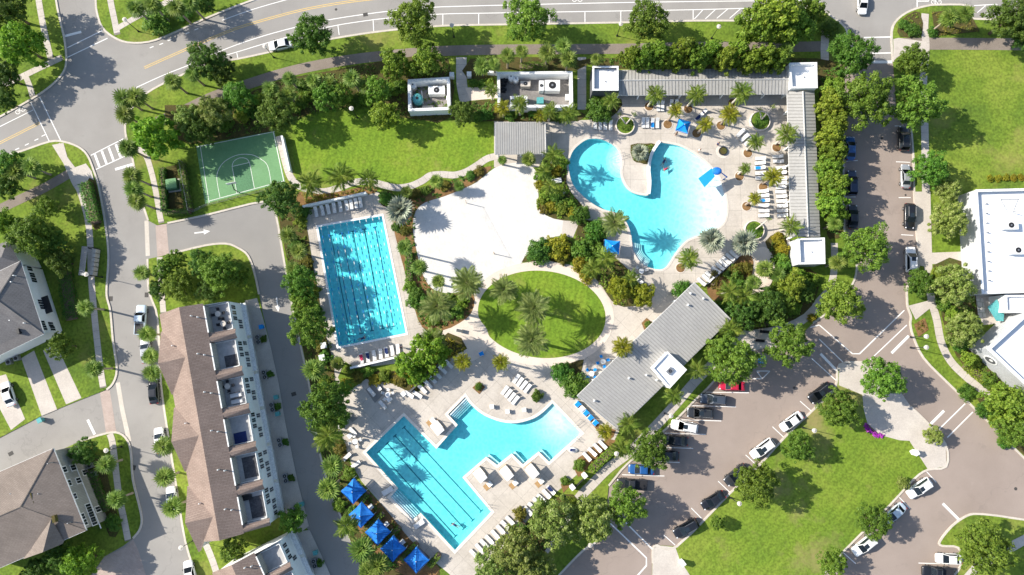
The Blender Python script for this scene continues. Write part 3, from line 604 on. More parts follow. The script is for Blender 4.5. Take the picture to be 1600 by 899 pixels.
sheet('key_paint', [cq(.405,.49),cq(.615,.49),cq(.615,.965),cq(.405,.965)], .1275, 'court_dark', parent=bc)
# --- manhole lids and drains in the carriageway
for x, y, r_ in [(193,383,4),(195,528,3.5),(130,145,3.5),(1587,764,3),(1241,606,2.5),(1378,216,2.6),(1415,305,2),(525,15,2.5)]:
    mb = MB(); c = P(x,y); mb.frustum((c.x,c.y), r_*.1, r_*.1, .0, .014, 14); struct('manhole_lid', mb, A['iron' if r_ < 3.3 else 'asphalt'], road if x < 1000 else lot)
for x, y, a in [(459,616,.3),(229,461,1.57),(209,731,1.4),(571,23,.2),(17,709,.5),(173,467,1.57)]:
    c = P(x,y); mb = MB().box((c.x,c.y,.007),(.9,.7,.03),a); struct('drain_grate', mb, A['iron'], road if x != 459 else lane)
# --- planting beds
BZ = [0.162]
def bed(px, mat='mulch', sm=3):
    BZ[0] += 0.0015
    return struct('planting_bed', sheet_mb(catmull(wpx(px), sm, True) if sm else wpx(px), BZ[0]), A[mat])

# --- saw-cut joints in the pool decks: fine lines, one part per deck
def deck_joints(deck, outline_px, holes, a, step):
    poly = [(p.x,p.y) for p in wpx(outline_px)]; c = Vector((sum(p[0] for p in poly)/len(poly), sum(p[1] for p in poly)/len(poly))); mb = MB(); z = deck.data.vertices[0].co.z
    for aa in (a, a+math.pi/2):
        d = Vector((math.cos(aa),math.sin(aa))); n = Vector((-d.y,d.x))
        for i in range(-28,29):
            run = None; pts = [c+n*(i*step)+d*(j*.5) for j in range(-160,161)]
            for p in pts+[None]:
                ok = p is not None and inside(p.x,p.y,poly) and not any(inside(p.x,p.y,h) for h in holes)
                if ok and run is None: run = [p,p]
                elif ok: run[1] = p
                elif run is not None:
                    if (run[1]-run[0]).length > 1: ribbon(run, .03, z, z+.0015, mb)
                    run = None
    o = struct('saw_joints', mb, A['joint'], deck); o['kind'] = 'stuff'
for dk, px, a, st in ((deck0,DK0,-1.40,3.0),(deck1,DK1,.80,3.0),(deck2,DK2,.0,3.0)): deck_joints(dk, px, HOLES, a, st)
# ------------------------------------------------------------------ swimming pools
WATER_Z = 0.03
def pool(name, outline, zfun, label, plaster, cop_mat, cop_w, loc, step=1.2, tile=True):
    poly = ccw([(p.x,p.y) for p in outline]); t = thing(name, label, 'pool', loc)
    xs = [p[0] for p in poly]; ys = [p[1] for p in poly]; n = len(poly)
    vs = [Vector(p[:2]) for p in poly]; ed = [(i,(i+1)%n) for i in range(n)]
    inner = offset(poly, -0.25)
    x = min(xs)
    while x < max(xs):
        y = min(ys)
        while y < max(ys):
            if inside(x,y,inner): vs.append(Vector((x,y)))
            y += step
        x += step
    r = geometry.delaunay_2d_cdt(vs, ed, [], 1, 1e-5)
    mb = MB(); fs = []
    for f in r[2]:
        a, b, c = [r[0][i] for i in f]; cr = (b-a).cross(c-a) if hasattr((b-a),'cross') else 0
        fs.append(tuple(f) if cr > 0 else tuple(reversed(f)))
    mb.add([(v.x,v.y,zfun(v.x,v.y)) for v in r[0]], fs)
    part('basin_floor', mb, A[plaster], t, smooth=True)
    wl = MB(); vv = []
    for p in poly: vv += [(p[0],p[1],zfun(p[0],p[1])-.02),(p[0],p[1],.125)]
    wl.add(vv, [(2*((i+1)%n),2*i,2*i+1,2*((i+1)%n)+1) for i in range(n)]); part('basin_wall', wl, A[plaster], t)
    # coping: a ring round the edge
    cop = MB(); o = offset(poly, cop_w); i_ = offset(poly, -0.03); vv = []
    for a, b in zip(i_, o): vv += [(a[0],a[1],.06),(a[0],a[1],.172),(b[0],b[1],.172),(b[0],b[1],.10)]
    ff = []
    for k in range(n):
        q = 4*k; s_ = 4*((k+1)%n); ff += [(q+1,q+2,s_+2,s_+1)[::-1],(q,q+1,s_+1,s_)[::-1],(q+2,q+3,s_+3,s_+2)[::-1]]
    cop.add(vv, ff); part('coping', cop, A[cop_mat], t)
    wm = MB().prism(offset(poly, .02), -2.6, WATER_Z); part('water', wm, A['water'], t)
    return t
def sm01(t): t = max(0,min(1,t)); return t*t*(3-2*t)
lap_c = sum(LAP, Vector())/4
lap = pool('lap_pool', LAP, lambda x,y: -1.2, 'rectangular lap pool with dark lane lines and white edge beside the sand court', 'plaster_deep', 'white', .34, (lap_c.x,lap_c.y,0))
a_ = P(1010,290); b_ = P(1128,300)
def lag_z(x, y):
    t = sm01((x-a_.x)/(b_.x-a_.x)*.95 + (y-a_.y)/60*0.25 + .02)
    return -1.12 + 1.12*t
lc = sum(LAGOON, Vector())/len(LAGOON)
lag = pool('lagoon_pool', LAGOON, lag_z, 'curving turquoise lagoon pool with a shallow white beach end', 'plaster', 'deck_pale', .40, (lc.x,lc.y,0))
bcn = sum(BIG, Vector())/len(BIG)
pA = P(863,631); pB = P(908,677); pm = (pA+pB)/2
def big_z(x, y):
    d = math.hypot(x-pm.x, y-pm.y); return -1.15+1.05*sm01(1-d/9.5)
big = pool('resort_pool', BIG, big_z, 'large stepped swimming pool with four lane lines, curved upper edge and cream coping', 'plaster', 'cream', .46, (bcn.x,bcn.y,0))
def pline(a, b, parent, wd, z, mat='tile_line', name='lane_line', tee=0):
    p, q = P(*a,-1.1), P(*b,-1.1); mb = MB(); ribbon([p,q], wd, z, z+.012, mb)
    if tee:
        d = (q-p).to_2d().normalized(); n_ = Vector((-d.y,d.x))
        for e in (p,q): ribbon([Vector((e.x,e.y))-n_*tee, Vector((e.x,e.y))+n_*tee], wd, z+.001, z+.013, mb)
    part(name, mb, A[mat], parent)
for a, b in [((631,668),(752,799)),((617,681),(739,813)),((605,693),(725,826)),((592,706),(712,838))]: pline(a,b,big,.18,-1.145,tee=.4)
tops = [(517,368),(534,365),(551,361.5),(569,358),(586,355)]; bots = [(547,525),(564.5,521),(581,517),(598,513.5),(615,510)]
for a, b in zip(tops,bots): pline(a,b,lap,.18,-1.195,tee=.4)
for a, b in [((527,390),(553,527)),((603,487),(607,519))]: pline(a,b,lap,.12,-1.195)
# lane ropes: strings of floats, white and blue
for k in range(10):
    u = .045+.1005*k
    a = Vector((497,355))*(1-u)+Vector((597,337.5))*u; b = Vector((529,542))*(1-u)+Vector((634.5,521))*u
    p, q = P(*a), P(*b); t = thing('lane_rope', ORD[k]+' floating lane rope from the left in the lap pool', 'lane rope', (p.x,p.y,.05), 0, 'lane ropes across the lap pool')
    L_ = (q-p).length; d = (q-p)/L_; n = int(L_/.85)
    for j, mt in ((0,'plastic_white'),(1,'blue_fabric')):
        mb = MB()
        for i in range(n):
            if i % 3 == (0 if j == 0 else 2):
                s_ = p+d*(i*.85+.1); e_ = p+d*(i*.85+.62); mb.tube([(s_.x,s_.y,.05),(e_.x,e_.y,.05)], .065, 5)
        part('white_floats' if j == 0 else 'blue_floats', mb, A[mt], t)['kind'] = 'stuff'
    part('cable', MB().tube([(p.x,p.y,.05),(q.x,q.y,.05)], .012, 4), A['steel'], t)
# entry steps of the resort pool: five treads under the top corner with dark nosings
def steps(parent, p0, p1, q0, q1, n, mat='plaster', nos='tile_line'):
    """treads between edge p0-p1 (deck side) and q0-q1 (deep end)"""
    p0,p1,q0,q1 = [P(*v) for v in (p0,p1,q0,q1)]
    for i in range(n):
        a = i/n; b = (i+1)/n; z = -.02-.16*i
        A0,A1 = p0.lerp(q0,a), p1.lerp(q1,a); B0,B1 = p0.lerp(q0,b), p1.lerp(q1,b)
        mb = MB().prism([(v.x,v.y) for v in (A0,A1,B1,B0)], -1.3, z); st = part('pool_step', mb, A[mat], parent)
        part('step_nosing', ribbon([B0.lerp(A0,.12),B1.lerp(A1,.12)], .07, z, z+.012), A[nos], st)
steps(big, (702,648),(727,622), (712,659),(738,633), 5)
steps(big, (645,812),(610,776.5), (656,801.5),(621,764), 5)
# ledges along the notched steps between the daybeds
for a, b in [((761,714.5),(777,728)),((801,709.5),(816,726)),((843,706.5),(857,722))]:
    p, q = P(*a), P(*b); d = (q-p).normalized(); n_ = Vector((d.y,-d.x,0))
    if (p+n_).x < p.x: n_ = -n_
    part('underwater_bench', ribbon([p+n_*.35,q+n_*.35], .55, -1.1, -.35), A['plaster'], big)
# round steps in the lagoon's upper lobe and steps in the lower bay
cst = P(967,247)
for i in range(4):
    r_ = 2.6-.55*i; mb = MB(); c0 = P(973,250)
    pts = [(c0.x+r_*1.15*math.cos(t), c0.y+r_*1.35*math.sin(t)) for t in [math.radians(95+170*k/14) for k in range(15)]]
    mb.prism(pts+[(c0.x-.15,c0.y)], -1.2, -.75+.2*i); part('pool_step', mb, A['plaster'], lag)
for i in range(5):
    t = i/5; pts = [(991-3+i*3.4,379+i*.5),(992-2+i*3.2,392),(999+i*2.4,405-i*1.2),(1011+i*1.3,416-i*2.2)]
    w_ = catmull(wpx(pts),4); st = part('pool_step', ribbon(w_, .42, -1.2, -.08-.15*i), A['plaster'], lag)
    part('step_nosing', ribbon(w_, .06, -.08-.15*i, -.066-.15*i), A['tile_line'], st)
# raised wall between the lagoon and the planted peninsula
w_ = catmull(wpx([(1013,304),(1014.5,285),(1013,266),(1016,246),(1022,233),(1030,222)]),5)
solo('pool_wall', ribbon(w_, .55, 0.0, .62), A['white'], 'low white curved wall between the lagoon pool and its planted peninsula', 'wall')
w_ = catmull(wpx([(893,240),(889,262),(893,284),(903,299)]),5)
def handrail(pts, label):
    mb = MB()
    for o in (0,.5):
        p, q = P(*pts[0]), P(*pts[1]); d = (q-p).normalized(); n_ = Vector((-d.y,d.x,0))*o
        mb.tube([p+n_+Vector((0,0,.1)),p+n_+Vector((0,0,.95)),q+n_+Vector((0,0,.8)),q+n_+Vector((0,0,-.1))], .03, 5)
    solo('handrail', mb, A['steel'], label, 'handrail', group='steel pool handrails')
for pts, l in [(((770,789),(762,787)),'steel handrail at the right corner of the resort pool'),((( 905,655),(895,664)),'steel handrail at the upper right edge of the resort pool'),(((975,240),(953,248)),'steel handrail over the round steps of the lagoon pool'),
               (((714,634),(722,641)),'steel handrail over the entry steps of the resort pool'),(((1003,420),(1004,410)),'steel handrail over the steps in the lower bay of the lagoon'),(((905,686),(897,680)),'steel handrail at the far right corner of the resort pool')]: handrail(pts,l)
# ------------------------------------------------------------------ buildings
def plate(mb, corners, th=.18):
    """a roof plane with thickness, corners ccw seen from above"""
    c = [Vector(p) for p in corners]; n = (c[1]-c[0]).cross(c[2]-c[0]).normalized()
    if n.z < 0: c.reverse(); n = -n
    k = len(c); d = [p-n*th for p in c]
    mb.add(c+d, [tuple(range(k)), tuple(reversed(range(k,2*k)))]+[((i+1)%k,i,i+k,(i+1)%k+k) for i in range(k)]); return mb
def seams(parent, a, b, c, d, pitch, h=.06, wd=.07):
    """standing ribs running a->d and b->c, repeated from a to b"""
    a,b,c,d = [Vector(v) for v in (a,b,c,d)]; n = max(2,int((b-a).length/pitch)); mb = MB(); up = (b-a).cross(d-a).normalized()
    if up.z < 0: up = -up
    e = (b-a).normalized()*wd/2
    for i in range(n+1):
        t = i/n; p = a.lerp(b,t); q = d.lerp(c,t)
        vs = [p-e+up*.001,p+e+up*.001,p+e+up*h,p-e+up*h,q-e+up*.001,q+e+up*.001,q+e+up*h,q-e+up*h]
        mb.add(vs, [(3,2,6,7),(0,3,7,4),(2,1,5,6),(0,1,2,3),(5,4,7,6)])
    o = part('standing_seams', mb, A['seam'], parent); o['kind'] = 'stuff'; return o
def wall_window(parent, px, py, p0, n, u, w_=1.0, h_=1.4, frame='trim', zlim=(1.0,9.0)):
    """a window set on the wall plane (p0, n) where the photo shows it; u runs along the wall"""
    c = on_plane(px, py, p0, n); c.z = max(zlim[0],min(zlim[1],c.z)); up = Vector((0,0,1)); f = MB()
    def fr(hw, hh, d0, d1, mb):
        vs = []
        for d_ in (d0,d1):
            for sx, sz in ((-1,-1),(1,-1),(1,1),(-1,1)): vs.append(c+n*d_+u*hw*sx+up*hh*sz)
        mb.add(vs, [(0,1,2,3),(7,6,5,4),(0,4,5,1),(1,5,6,2),(2,6,7,3),(3,7,4,0)])
    fr(w_/2+.12, h_/2+.12, -.05, .05, f); o = part('window', f, A[frame], parent)
    for s_ in (-1,1):
        g = MB(); c2 = c; 
        vs = []
        for d_ in (.02,.065):
            for sx, sz in ((-1,-1),(1,-1),(1,1),(-1,1)): vs.append(c+n*d_+u*(s_*(w_/4)+sx*(w_/4-.03))+up*h_/2*sz)
        g.add(vs, [(0,1,2,3),(7,6,5,4),(0,4,5,1),(1,5,6,2),(2,6,7,3),(3,7,4,0)]); part('pane', g, A['glass'], o)
    return o
def parapet_block(name, label, px, z, depth, wall='white', roof='membrane', th=.35, base=0.0, cat='building', floor_z=None):
    w_ = [P(x,y,z) for x, y in px]; poly = ccw([(p.x,p.y) for p in w_]); c = sum((Vector(p) for p in poly), Vector((0,0)))/len(poly)
    t = thing(name, label, cat, (c.x,c.y,0)); inn = [tuple(p) for p in offset(poly,-th)]; n = len(poly); fz = z-depth if floor_z is None else floor_z
    vs = [(p[0],p[1],base) for p in poly]+[(p[0],p[1],z) for p in poly]+[(p[0],p[1],z) for p in inn]+[(p[0],p[1],fz) for p in inn]
    fs = []
    for i in range(n):
        j = (i+1)%n; fs += [(i,j,j+n,i+n),(i+n,j+n,j+2*n,i+2*n),(i+2*n,j+2*n,j+3*n,i+3*n)]
    part('wall', MB().add(vs,fs), A[wall], t); part('roof' if floor_z is None else 'floor', MB().prism(inn, fz-.2, fz), A[roof], t)
    part('parapet_cap', ring_mb(offset(poly,.06), offset(poly,-th-.04), z, z+.06), A['trim'], t)
    return t, inn
def ring_mb(o, i, z0, z1):
    n = len(o); vs = [(p[0],p[1],z1) for p in o]+[(p[0],p[1],z1) for p in i]+[(p[0],p[1],z0) for p in o]+[(p[0],p[1],z0) for p in i]; fs = []
    for k in range(n):
        j = (k+1)%n; fs += [(k,j,j+n,k+n),(k+2*n,j+2*n,j,k),(k+n,j+n,j+3*n,k+3*n)]
    return MB().add(vs,fs)
def hvac(px, py, z, sx, sy, sz, label, rz=0, mat='plastic_white', group='rooftop air handlers', cat='air handler', fan=True):
    c = P(px,py,z+sz); t = thing('air_handler', label, cat, (c.x,c.y,z), rz, group)
    part('casing', MB().box((0,0,sz/2+.04),(sx,sy,sz)), A[mat], t, world=False)
    part('base_frame', MB().box((0,0,.03),(sx*.94,sy*.94,.08)), A['steel'], t, world=False)
    if fan:
        f = part('fan_guard', MB().frustum((0,0),min(sx,sy)*.34,min(sx,sy)*.34,sz+.03,sz+.1,12), A['dark_metal'], t, world=False)
        link('fan_hub', MB().frustum((0,0),min(sx,sy)*.1,min(sx,sy)*.1,sz+.08,sz+.13,8).mesh('fan_hub',A['steel']), f)
    return t
def tank(px, py, z, r_, h_, label, mat, dome=True, cat='tank'):
    c = P(px,py,z+h_); t = thing('tank', label, cat, (c.x,c.y,z)); part('shell', MB().frustum((0,0),r_,r_,0,h_,16), A[mat], t, True, False)
    part('dome', MB().ball((0,0,h_),(r_,r_,r_*.35),16,8), A[mat], t, True, False); part('hatch', MB().frustum((0,0),r_*.25,r_*.25,h_+r_*.3,h_+r_*.42,10), A['dark_metal'], t, False, False)
    return t

# --- pool house: one big standing-seam roof with a white tower
def seam_building(name, label, px, zs, inset, wallmat, pitch, posts=None, cat='building'):
    c = [P(x,y,z) for (x,y), z in zip(px,zs)]; m = sum(c,Vector())/4; t = thing(name, label, cat, (m.x,m.y,0))
    part('roof', plate(MB(), c), A['metal_roof'], t); seams(t, c[0], c[1], c[2], c[3], pitch)
    for a, b, nm in ((c[0],c[1],'fascia'),(c[3],c[2],'gutter')):
        d = (b-a).normalized(); part(nm, MB().tube([a-Vector((0,0,.12)),b-Vector((0,0,.12))],.11,6), A['gutter'], t)
    for a, b in ((c[0],c[3]),(c[1],c[2])): part('edge_trim', MB().tube([a+Vector((0,0,.03)),b+Vector((0,0,.03))],.08,6), A['gutter'], t)
    return t, c
ph, phc = seam_building('pool_house', 'large pool house with grey standing seam metal roof beside the parking lot', [(902,619),(1085,442),(1141.5,499),(966,671)], (5.0,5.0,4.2,4.2), 1, 'grey_wall', .55)
ins = offset(ccw([(p.x,p.y) for p in phc]), -1.3); zz = 4.0
part('wall', MB().prism([tuple(p) for p in ins], 0, zz), A['grey_wall'], ph)
for t_ in (.12,.3,.5,.7,.88):
    for e0, e1 in ((phc[0],phc[1]),(phc[3],phc[2])):
        q = e0.lerp(e1,t_); k = (sum(phc,Vector())/4-q); k.z = 0; q = q+k.normalized()*.7; part('post', MB().box((q.x,q.y,2.0),(.25,.25,4.0)), A['white'], ph)
for x, y in [(1098,467),(1074,477),(982,591),(928,626),(1025,594),(1009,586),(1078,459)]:
    q = on_plane(x,y,phc[0],(phc[1]-phc[0]).cross(phc[3]-phc[0]).normalized()); part('roof_vent', MB().frustum((q.x,q.y),.13,.13,q.z,q.z+.45,8).ball((q.x,q.y,q.z+.5),.22), A['plastic_white'], ph)
t, inn = parapet_block('roof_tower', 'white square tower with parapet rising through the pool house roof', [(1043,550),(1072.5,578),(1046,607),(1019,575.5)], 6.0, .35, th=.2, cat='tower')
hvac(1047,580,5.65,1.2,.9,.4,'grey air handler on the white tower of the pool house',.8,'steel')
# --- cabana wings, gabled seam roofs
def gable_wing(name, label, a, b, c, d, r0, r1, ze, zr, axis_posts):
    A_,B_,C_,D_ = [P(*v,ze) for v in (a,b,c,d)]; R0, R1 = P(*r0,zr), P(*r1,zr); m = (A_+B_+C_+D_)/4
    t = thing(name, label, 'building', (m.x,m.y,0)); mb = MB(); plate(mb,[A_,B_,R1,R0],.14); part('roof', mb, A['metal_roof'], t); mb = MB(); plate(mb,[R0,R1,C_,D_],.14); part('roof', mb, A['metal_roof'], t)
    seams(t, A_, B_, R1, R0, .62); seams(t, D_, C_, R1, R0, .62)
    part('ridge_cap', MB().tube([R0+Vector((0,0,.05)),R1+Vector((0,0,.05))],.12,6), A['gutter'], t)
    part('gutter', MB().tube([D_-Vector((0,0,.1)),C_-Vector((0,0,.1))],.1,6), A['gutter'], t); part('gutter', MB().tube([A_-Vector((0,0,.1)),B_-Vector((0,0,.1))],.1,6), A['gutter'], t)
    part('back_wall', ribbon([A_.lerp(D_,.12),B_.lerp(C_,.12)], .2, 0, ze-.05), A['grey_wall'], t)
    n = 8
    for i in range(n+1):
        q = D_.lerp(C_,i/n).lerp(A_.lerp(B_,i/n),.08); part('post', MB().box((q.x,q.y,(ze-.15)/2),(.22,.22,ze-.15)), A['white'], t)
        if 0 < i < n:
            u0 = D_.lerp(C_,i/n).lerp(A_.lerp(B_,i/n),.12); u1 = D_.lerp(C_,i/n).lerp(A_.lerp(B_,i/n),.85); part('partition', ribbon([u0,u1], .12, 0, ze-.2), A['white'], t)
    return t
gable_wing('cabana_wing','long cabana wing with grey seam roof along the top of the pool deck',(966,110),(1232,107),(1231,147),(967,149),(966,126),(1232,124),3.2,3.9,0)
gable_wing('cabana_wing','narrow cabana wing with grey seam roof down the right of the pool deck',(1281,370),(1272,143),(1230,143),(1236,370),(1263,370),(1254.5,143),3.2,3.9,0)
t1, _ = parapet_block('corner_tower','white roofed cabana tower left of the long cabana wing',[(926,104),(966,104),(966,141.5),(926,141.5)],4.6,.7,'dark_wall',th=.25,cat='tower')
t2, _ = parapet_block('corner_tower','white roofed cabana tower where the two cabana wings meet',[(1233,99),(1276,98),(1277,137.5),(1236,138)],4.6,.7,'white',th=.25,cat='tower')
t3, _ = parapet_block('corner_tower','white roofed cabana tower at the lower end of the right wing',[(1247,373),(1288,372),(1289,412),(1249,413)],4.6,.7,'grey_wall',th=.25,cat='tower')
for x, y, t in [(946,128,t1),(1256,121,t2),(1268,394,t3)]:
    q = P(x,y,3.9); part('roof_vent', MB().frustum((q.x,q.y),.12,.12,3.9,4.1,8), A['steel'], t)
for k in range(4):
    q0 = P(1236+k*.4,382+k*8.5,.0); part('louvre', MB().box((q0.x,q0.y,2.4+0*k),(.25,.35,1.2)), A['dark_metal'], t3)
# --- pergola shelter at the event lawn
pg, c = seam_building('lawn_shelter','grey seam roofed open shelter at the end of the event lawn',[(774,241),(853,240),(852,191),(774,192)],(3.2,3.2,3.5,3.5),.5,'white',.42,cat='shelter')
for a in (.06,.5,.94):
    for b in (.08,.92):
        q = c[0].lerp(c[1],a).lerp(c[3].lerp(c[2],a),b); part('post', MB().box((q.x,q.y,1.55),(.25,.25,3.1)), A['white'], pg)
# --- two walled equipment yards
t, _ = parapet_block('equipment_yard','small white walled pump yard with teal tank',[(637.5,125),(702,121),(703.5,171.5),(638.5,174)],2.9,0,'white','yard_floor',.45,floor_z=.25,cat='building')
tank(652,154,.25,1.0,1.9,'round teal tank in the small pump yard','teal'); tank(645,133,.25,.6,1.6,'round white tank in the corner of the small pump yard','plastic_white')
hvac(682,141,.25,3.1,1.6,1.5,'long white unit in the small pump yard',0.03); hvac(668,168,.25,2.0,.7,.5,'low pale cabinet by the lower wall of the small pump yard',0,'kerb',fan=False)
hvac(700,153,.25,.6,.8,1.2,'small white box on the right wall of the small pump yard',0,fan=False)
def pipes(pts, label):
    mb = MB(); 
    for s_ in pts: mb.tube([P(x,y,.25)+Vector((0,0,h)) for x,y,h in s_], .07, 6)
    solo('pipework', mb, A['plastic_white'], label, 'pipes', kind=None)
pipes([[(660,146,.0),(660,146,1.2),(661,155,1.2),(662,166,1.0)]],'white pipe run beside the teal tank')
t, _ = parapet_block('equipment_yard','large white walled chiller yard behind the event lawn shelter',[(777,113),(894,112),(895,168),(778,168.5)],2.9,0,'white','yard_floor',.45,floor_z=.25)
tank(798.5,120,.25,.55,2.0,'left of two white tanks in the chiller yard','plastic_white'); tank(806,123,.25,.55,1.8,'right of two white tanks in the chiller yard','plastic_white')
for x,y,sx,sy,sz,l,m,f in [(821,131,1.9,1.1,1.2,'grey topped unit next to the white tanks in the chiller yard','kerb',True),(846,134,.9,2.0,1.6,'narrow white cabinet at the middle of the chiller yard','plastic_white',True),(863,133.5,2.9,2.1,1.7,'large white chiller at the right of the chiller yard','plastic_white',True),
    (801,158,1.0,1.9,1.5,'white cabinet in the lower left of the chiller yard','plastic_white',True),(815,157.5,2.2,1.9,1.5,'wide white unit along the lower wall of the chiller yard','plastic_white',True),(844,157,1.3,1.2,1.1,'teal box in the chiller yard','teal',False),(888,151.5,1.1,1.0,1.1,'white box in the right corner of the chiller yard','plastic_white',False),(838,166,1.0,.6,.6,'small grey cabinet under the teal box in the chiller yard','kerb',False)]:
    hvac(x,y,.25,sx,sy,sz,l,0,m,fan=f)
for x,y,l in [(788,126,'upper black pump in the chiller yard'),(786,141,'lower black pump in the chiller yard'),(786,132,'middle black pump in the chiller yard')]:
    c = P(x,y,.6); solo('pump', MB().box((c.x,c.y,.5),(1.0,.8,.5)).tube([(c.x-.7,c.y,.8),(c.x+.7,c.y,.8)],.28,8).frustum((c.x,c.y+.3),.2,.2,.3,1.2,8), A['dark_metal'], l, 'pump', group='black pumps in the chiller yard')

# --- houses
def townhouses(name, label, ne, se, ze, zr, W, vr, vt, n, wins, gables, off=0.0, dims=(.07,.78)):
    O = P(*ne,ze); E = P(*se,ze); L_ = (E-O).length; u = (E-O)/L_; v = Vector((u.y,-u.x,0))
    if v.x > 0: v = -v
    m = O+u*L_/2+v*W/2; t = thing(name, label, 'townhouses', (m.x,m.y,0))
    def Q(a, b, z): return O+u*a+v*b+Vector((0,0,z-ze))
    part('wall', MB().prism([tuple(Q(*k,0)[:2]) for k in ((.3,.3),(L_-.3,.3),(L_-.3,W-.4),(.3,W-.4))], 0, ze-1.0), A['white'], t)
    zt = zr-(zr-ze)*(vr-vt)/vr
    rf = MB(); plate(rf,[Q(0,vr,zr),Q(L_,vr,zr),Q(L_,W,ze+.1),Q(0,W,ze+.1)]); part('roof', rf, A['shingle'], t)
    rb = MB(); plate(rb,[Q(0,vr,zr),Q(0,vt,zt),Q(L_,vt,zt),Q(L_,vr,zr)]); roof_r = part('roof', rb, A['shingle'], t)
    ul = L_/n
    gw = MB(); 
    for a in (.25,L_-.25): gw.add([Q(a,.3,ze-1.05),Q(a,W-.4,ze-1.05),Q(a,W-.4,ze),Q(a,vr,zr-.15),Q(a,vt,zt-.15),Q(a,.3,ze-.1)],[(0,1,2,3,4,5)])
    part('gable_wall', gw, A['white'], t)
    for i in range(n):
        a0 = i*ul+ul*dims[0]; a1 = i*ul+ul*dims[1]
        tr = part('terrace', MB().prism([tuple(Q(*k,0)[:2]) for k in ((a0,.4),(a1,.4),(a1,vt),(a0,vt))], ze-1.2, ze-.5), A['terrace'], t)
        for k0, k1, h_ in (((a0,.35),(a1,.35),.0),((a0,.35),(a0,vt),.0),((a1,.35),(a1,vt),.0)): part('terrace_parapet', ribbon([Q(*k0,0),Q(*k1,0)], .11, ze-1.1, ze-.08+h_), A['trim'], t)
        part('terrace_wall', ribbon([Q(a0,vt,0),Q(a1,vt,0)], .14, ze-1.1, zt-.02), A['siding'], t); part('wall_cap', ribbon([Q(a0,vt-.02,0),Q(a1,vt-.02,0)], .2, zt-.02, zt+.08), A['trim'], t)
        b1 = (i+1)*ul+ul*dims[0] if i < n-1 else L_
        mid = (a1+b1)/2; st = MB(); hp = .55
        plate(st,[Q(a1+.1,vt+1.2,zt+.25),Q(a1+.1,-.15,ze),Q(mid,-.15,ze+hp),Q(mid,vt+3.0,zt+.9)]); plate(st,[Q(mid,vt+3.0,zt+.9),Q(mid,-.15,ze+hp),Q(b1-.1,-.15,ze),Q(b1-.1,vt+1.2,zt+.25)]); part('dividing_roof', st, A['shingle'], t)
        part('dividing_wall', MB().prism([tuple(Q(*k,0)[:2]) for k in ((a1+.15,.32),(b1-.15,.32),(b1-.15,vt),(a1+.15,vt))], ze-1.2, ze-.1), A['white'], t)
        for (a,b) in ((i*ul+ul*.28,vr*.78),(i*ul+ul*.34,vr*.66)):
            z = zr-(zr-ze)*(vr-b)/vr; q = Q(a,b,z); part('vent_pipe', MB().frustum((q.x,q.y),.09,.09,z-.1,z+.55,7).ball((q.x,q.y,z+.55),.14,6,4), A['plastic_white'], t)
        g0 = Q(i*ul+1.2,.25,0); g1 = Q(i*ul+ul-1.2,.25,0); gd = part('garage_door', ribbon([g0,g1], .12, .1, 2.4), A['garage'], t)
        part('canopy', ribbon([Q(i*ul+.3,-.1,0),Q((i+1)*ul-.3,-.1,0)], .8, 2.7, 2.9), A['trim'], t)
    for a in gables:
        g = MB(); hw = ul*.85; zg = zr-.35; vi = vr+(W-vr)*.1
        plate(g,[Q(a,vi,zg),Q(a,W+.25,zg),Q(a+hw,W+.25,ze+.05),Q(a+hw*.96,W-.3,ze+.2)]); part('cross_gable', g, A['shingle'], t)
        g = MB(); plate(g,[Q(a,vi,zg),Q(a-hw*.96,W-.3,ze+.2),Q(a-hw,W+.25,ze+.05),Q(a,W+.25,zg)]); part('cross_gable', g, A['shingle'], t)
        part('gable_wall', MB().add([Q(a-hw+.5,W+.05,0),Q(a+hw-.5,W+.05,0),Q(a+hw-.5,W+.05,ze-.1),Q(a,W+.05,zg-.15),Q(a-hw+.5,W+.05,ze-.1)],[(0,1,2,3,4)]), A['white'], t)
        q = Q(a-hw*.45,vr+(W-vr)*.55,zg-.3); part('vent_pipe', MB().frustum((q.x,q.y),.09,.09,q.z-1,q.z-.2,7), A['plastic_white'], t)
    p0 = Q(0,.3,0); nrm = -v
    for x, y in wins: wall_window(t, x, y, p0, nrm, u, .72, 1.7, zlim=(3.6,ze-1.75))
    part('wall_band', ribbon([Q(.2,.27,0),Q(L_-.2,.27,0)], .12, 2.95, 3.12), A['trim'], t)
    return t, Q, L_, ul
WE = [(362.3,480),(364,488.7),(365.6,497.3),(375,502.7),(376.5,510.5),(372.4,536.7),(374,545.3),(375.7,554.4),(382.3,536.4),(385.3,553),(387,562),(388.3,570.4),(383,594.3),(384.4,603.3),(386,612),(392.7,592.7),(395.6,613.3),(397,622),(392.7,648.7),(394.3,657.3),(396,666.4),(403.3,649.3),(406,670.7),(407.5,679.5),
      (404.4,711.3),(406,720.6),(407.5,729.8),(413.7,707),(417,724.3),(418.6,733.2),(420,742.2),(414.5,767),(416,776),(417.6,785),(424,765),(427.6,782.4),(428.8,791.7),(430.4,801)]
te, QE, LE, ulE = townhouses('townhouse_row','row of six white townhouses with brown shingle roofs and roof terraces',(358.5,468),(422.5,822),8.6,11.8,12.4,7.4,3.9,6,WE,[8.6,22.0,35.6])
tf, QF, LF, ulF = townhouses('townhouse_row','white townhouse corner with brown roof and terrace at the bottom edge',(436,843),(474,928),8.6,11.8,12.4,7.4,3.9,2,[(441.7,855),(445.7,864),(450,872.5),(460,872)],[],dims=(.14,.82))
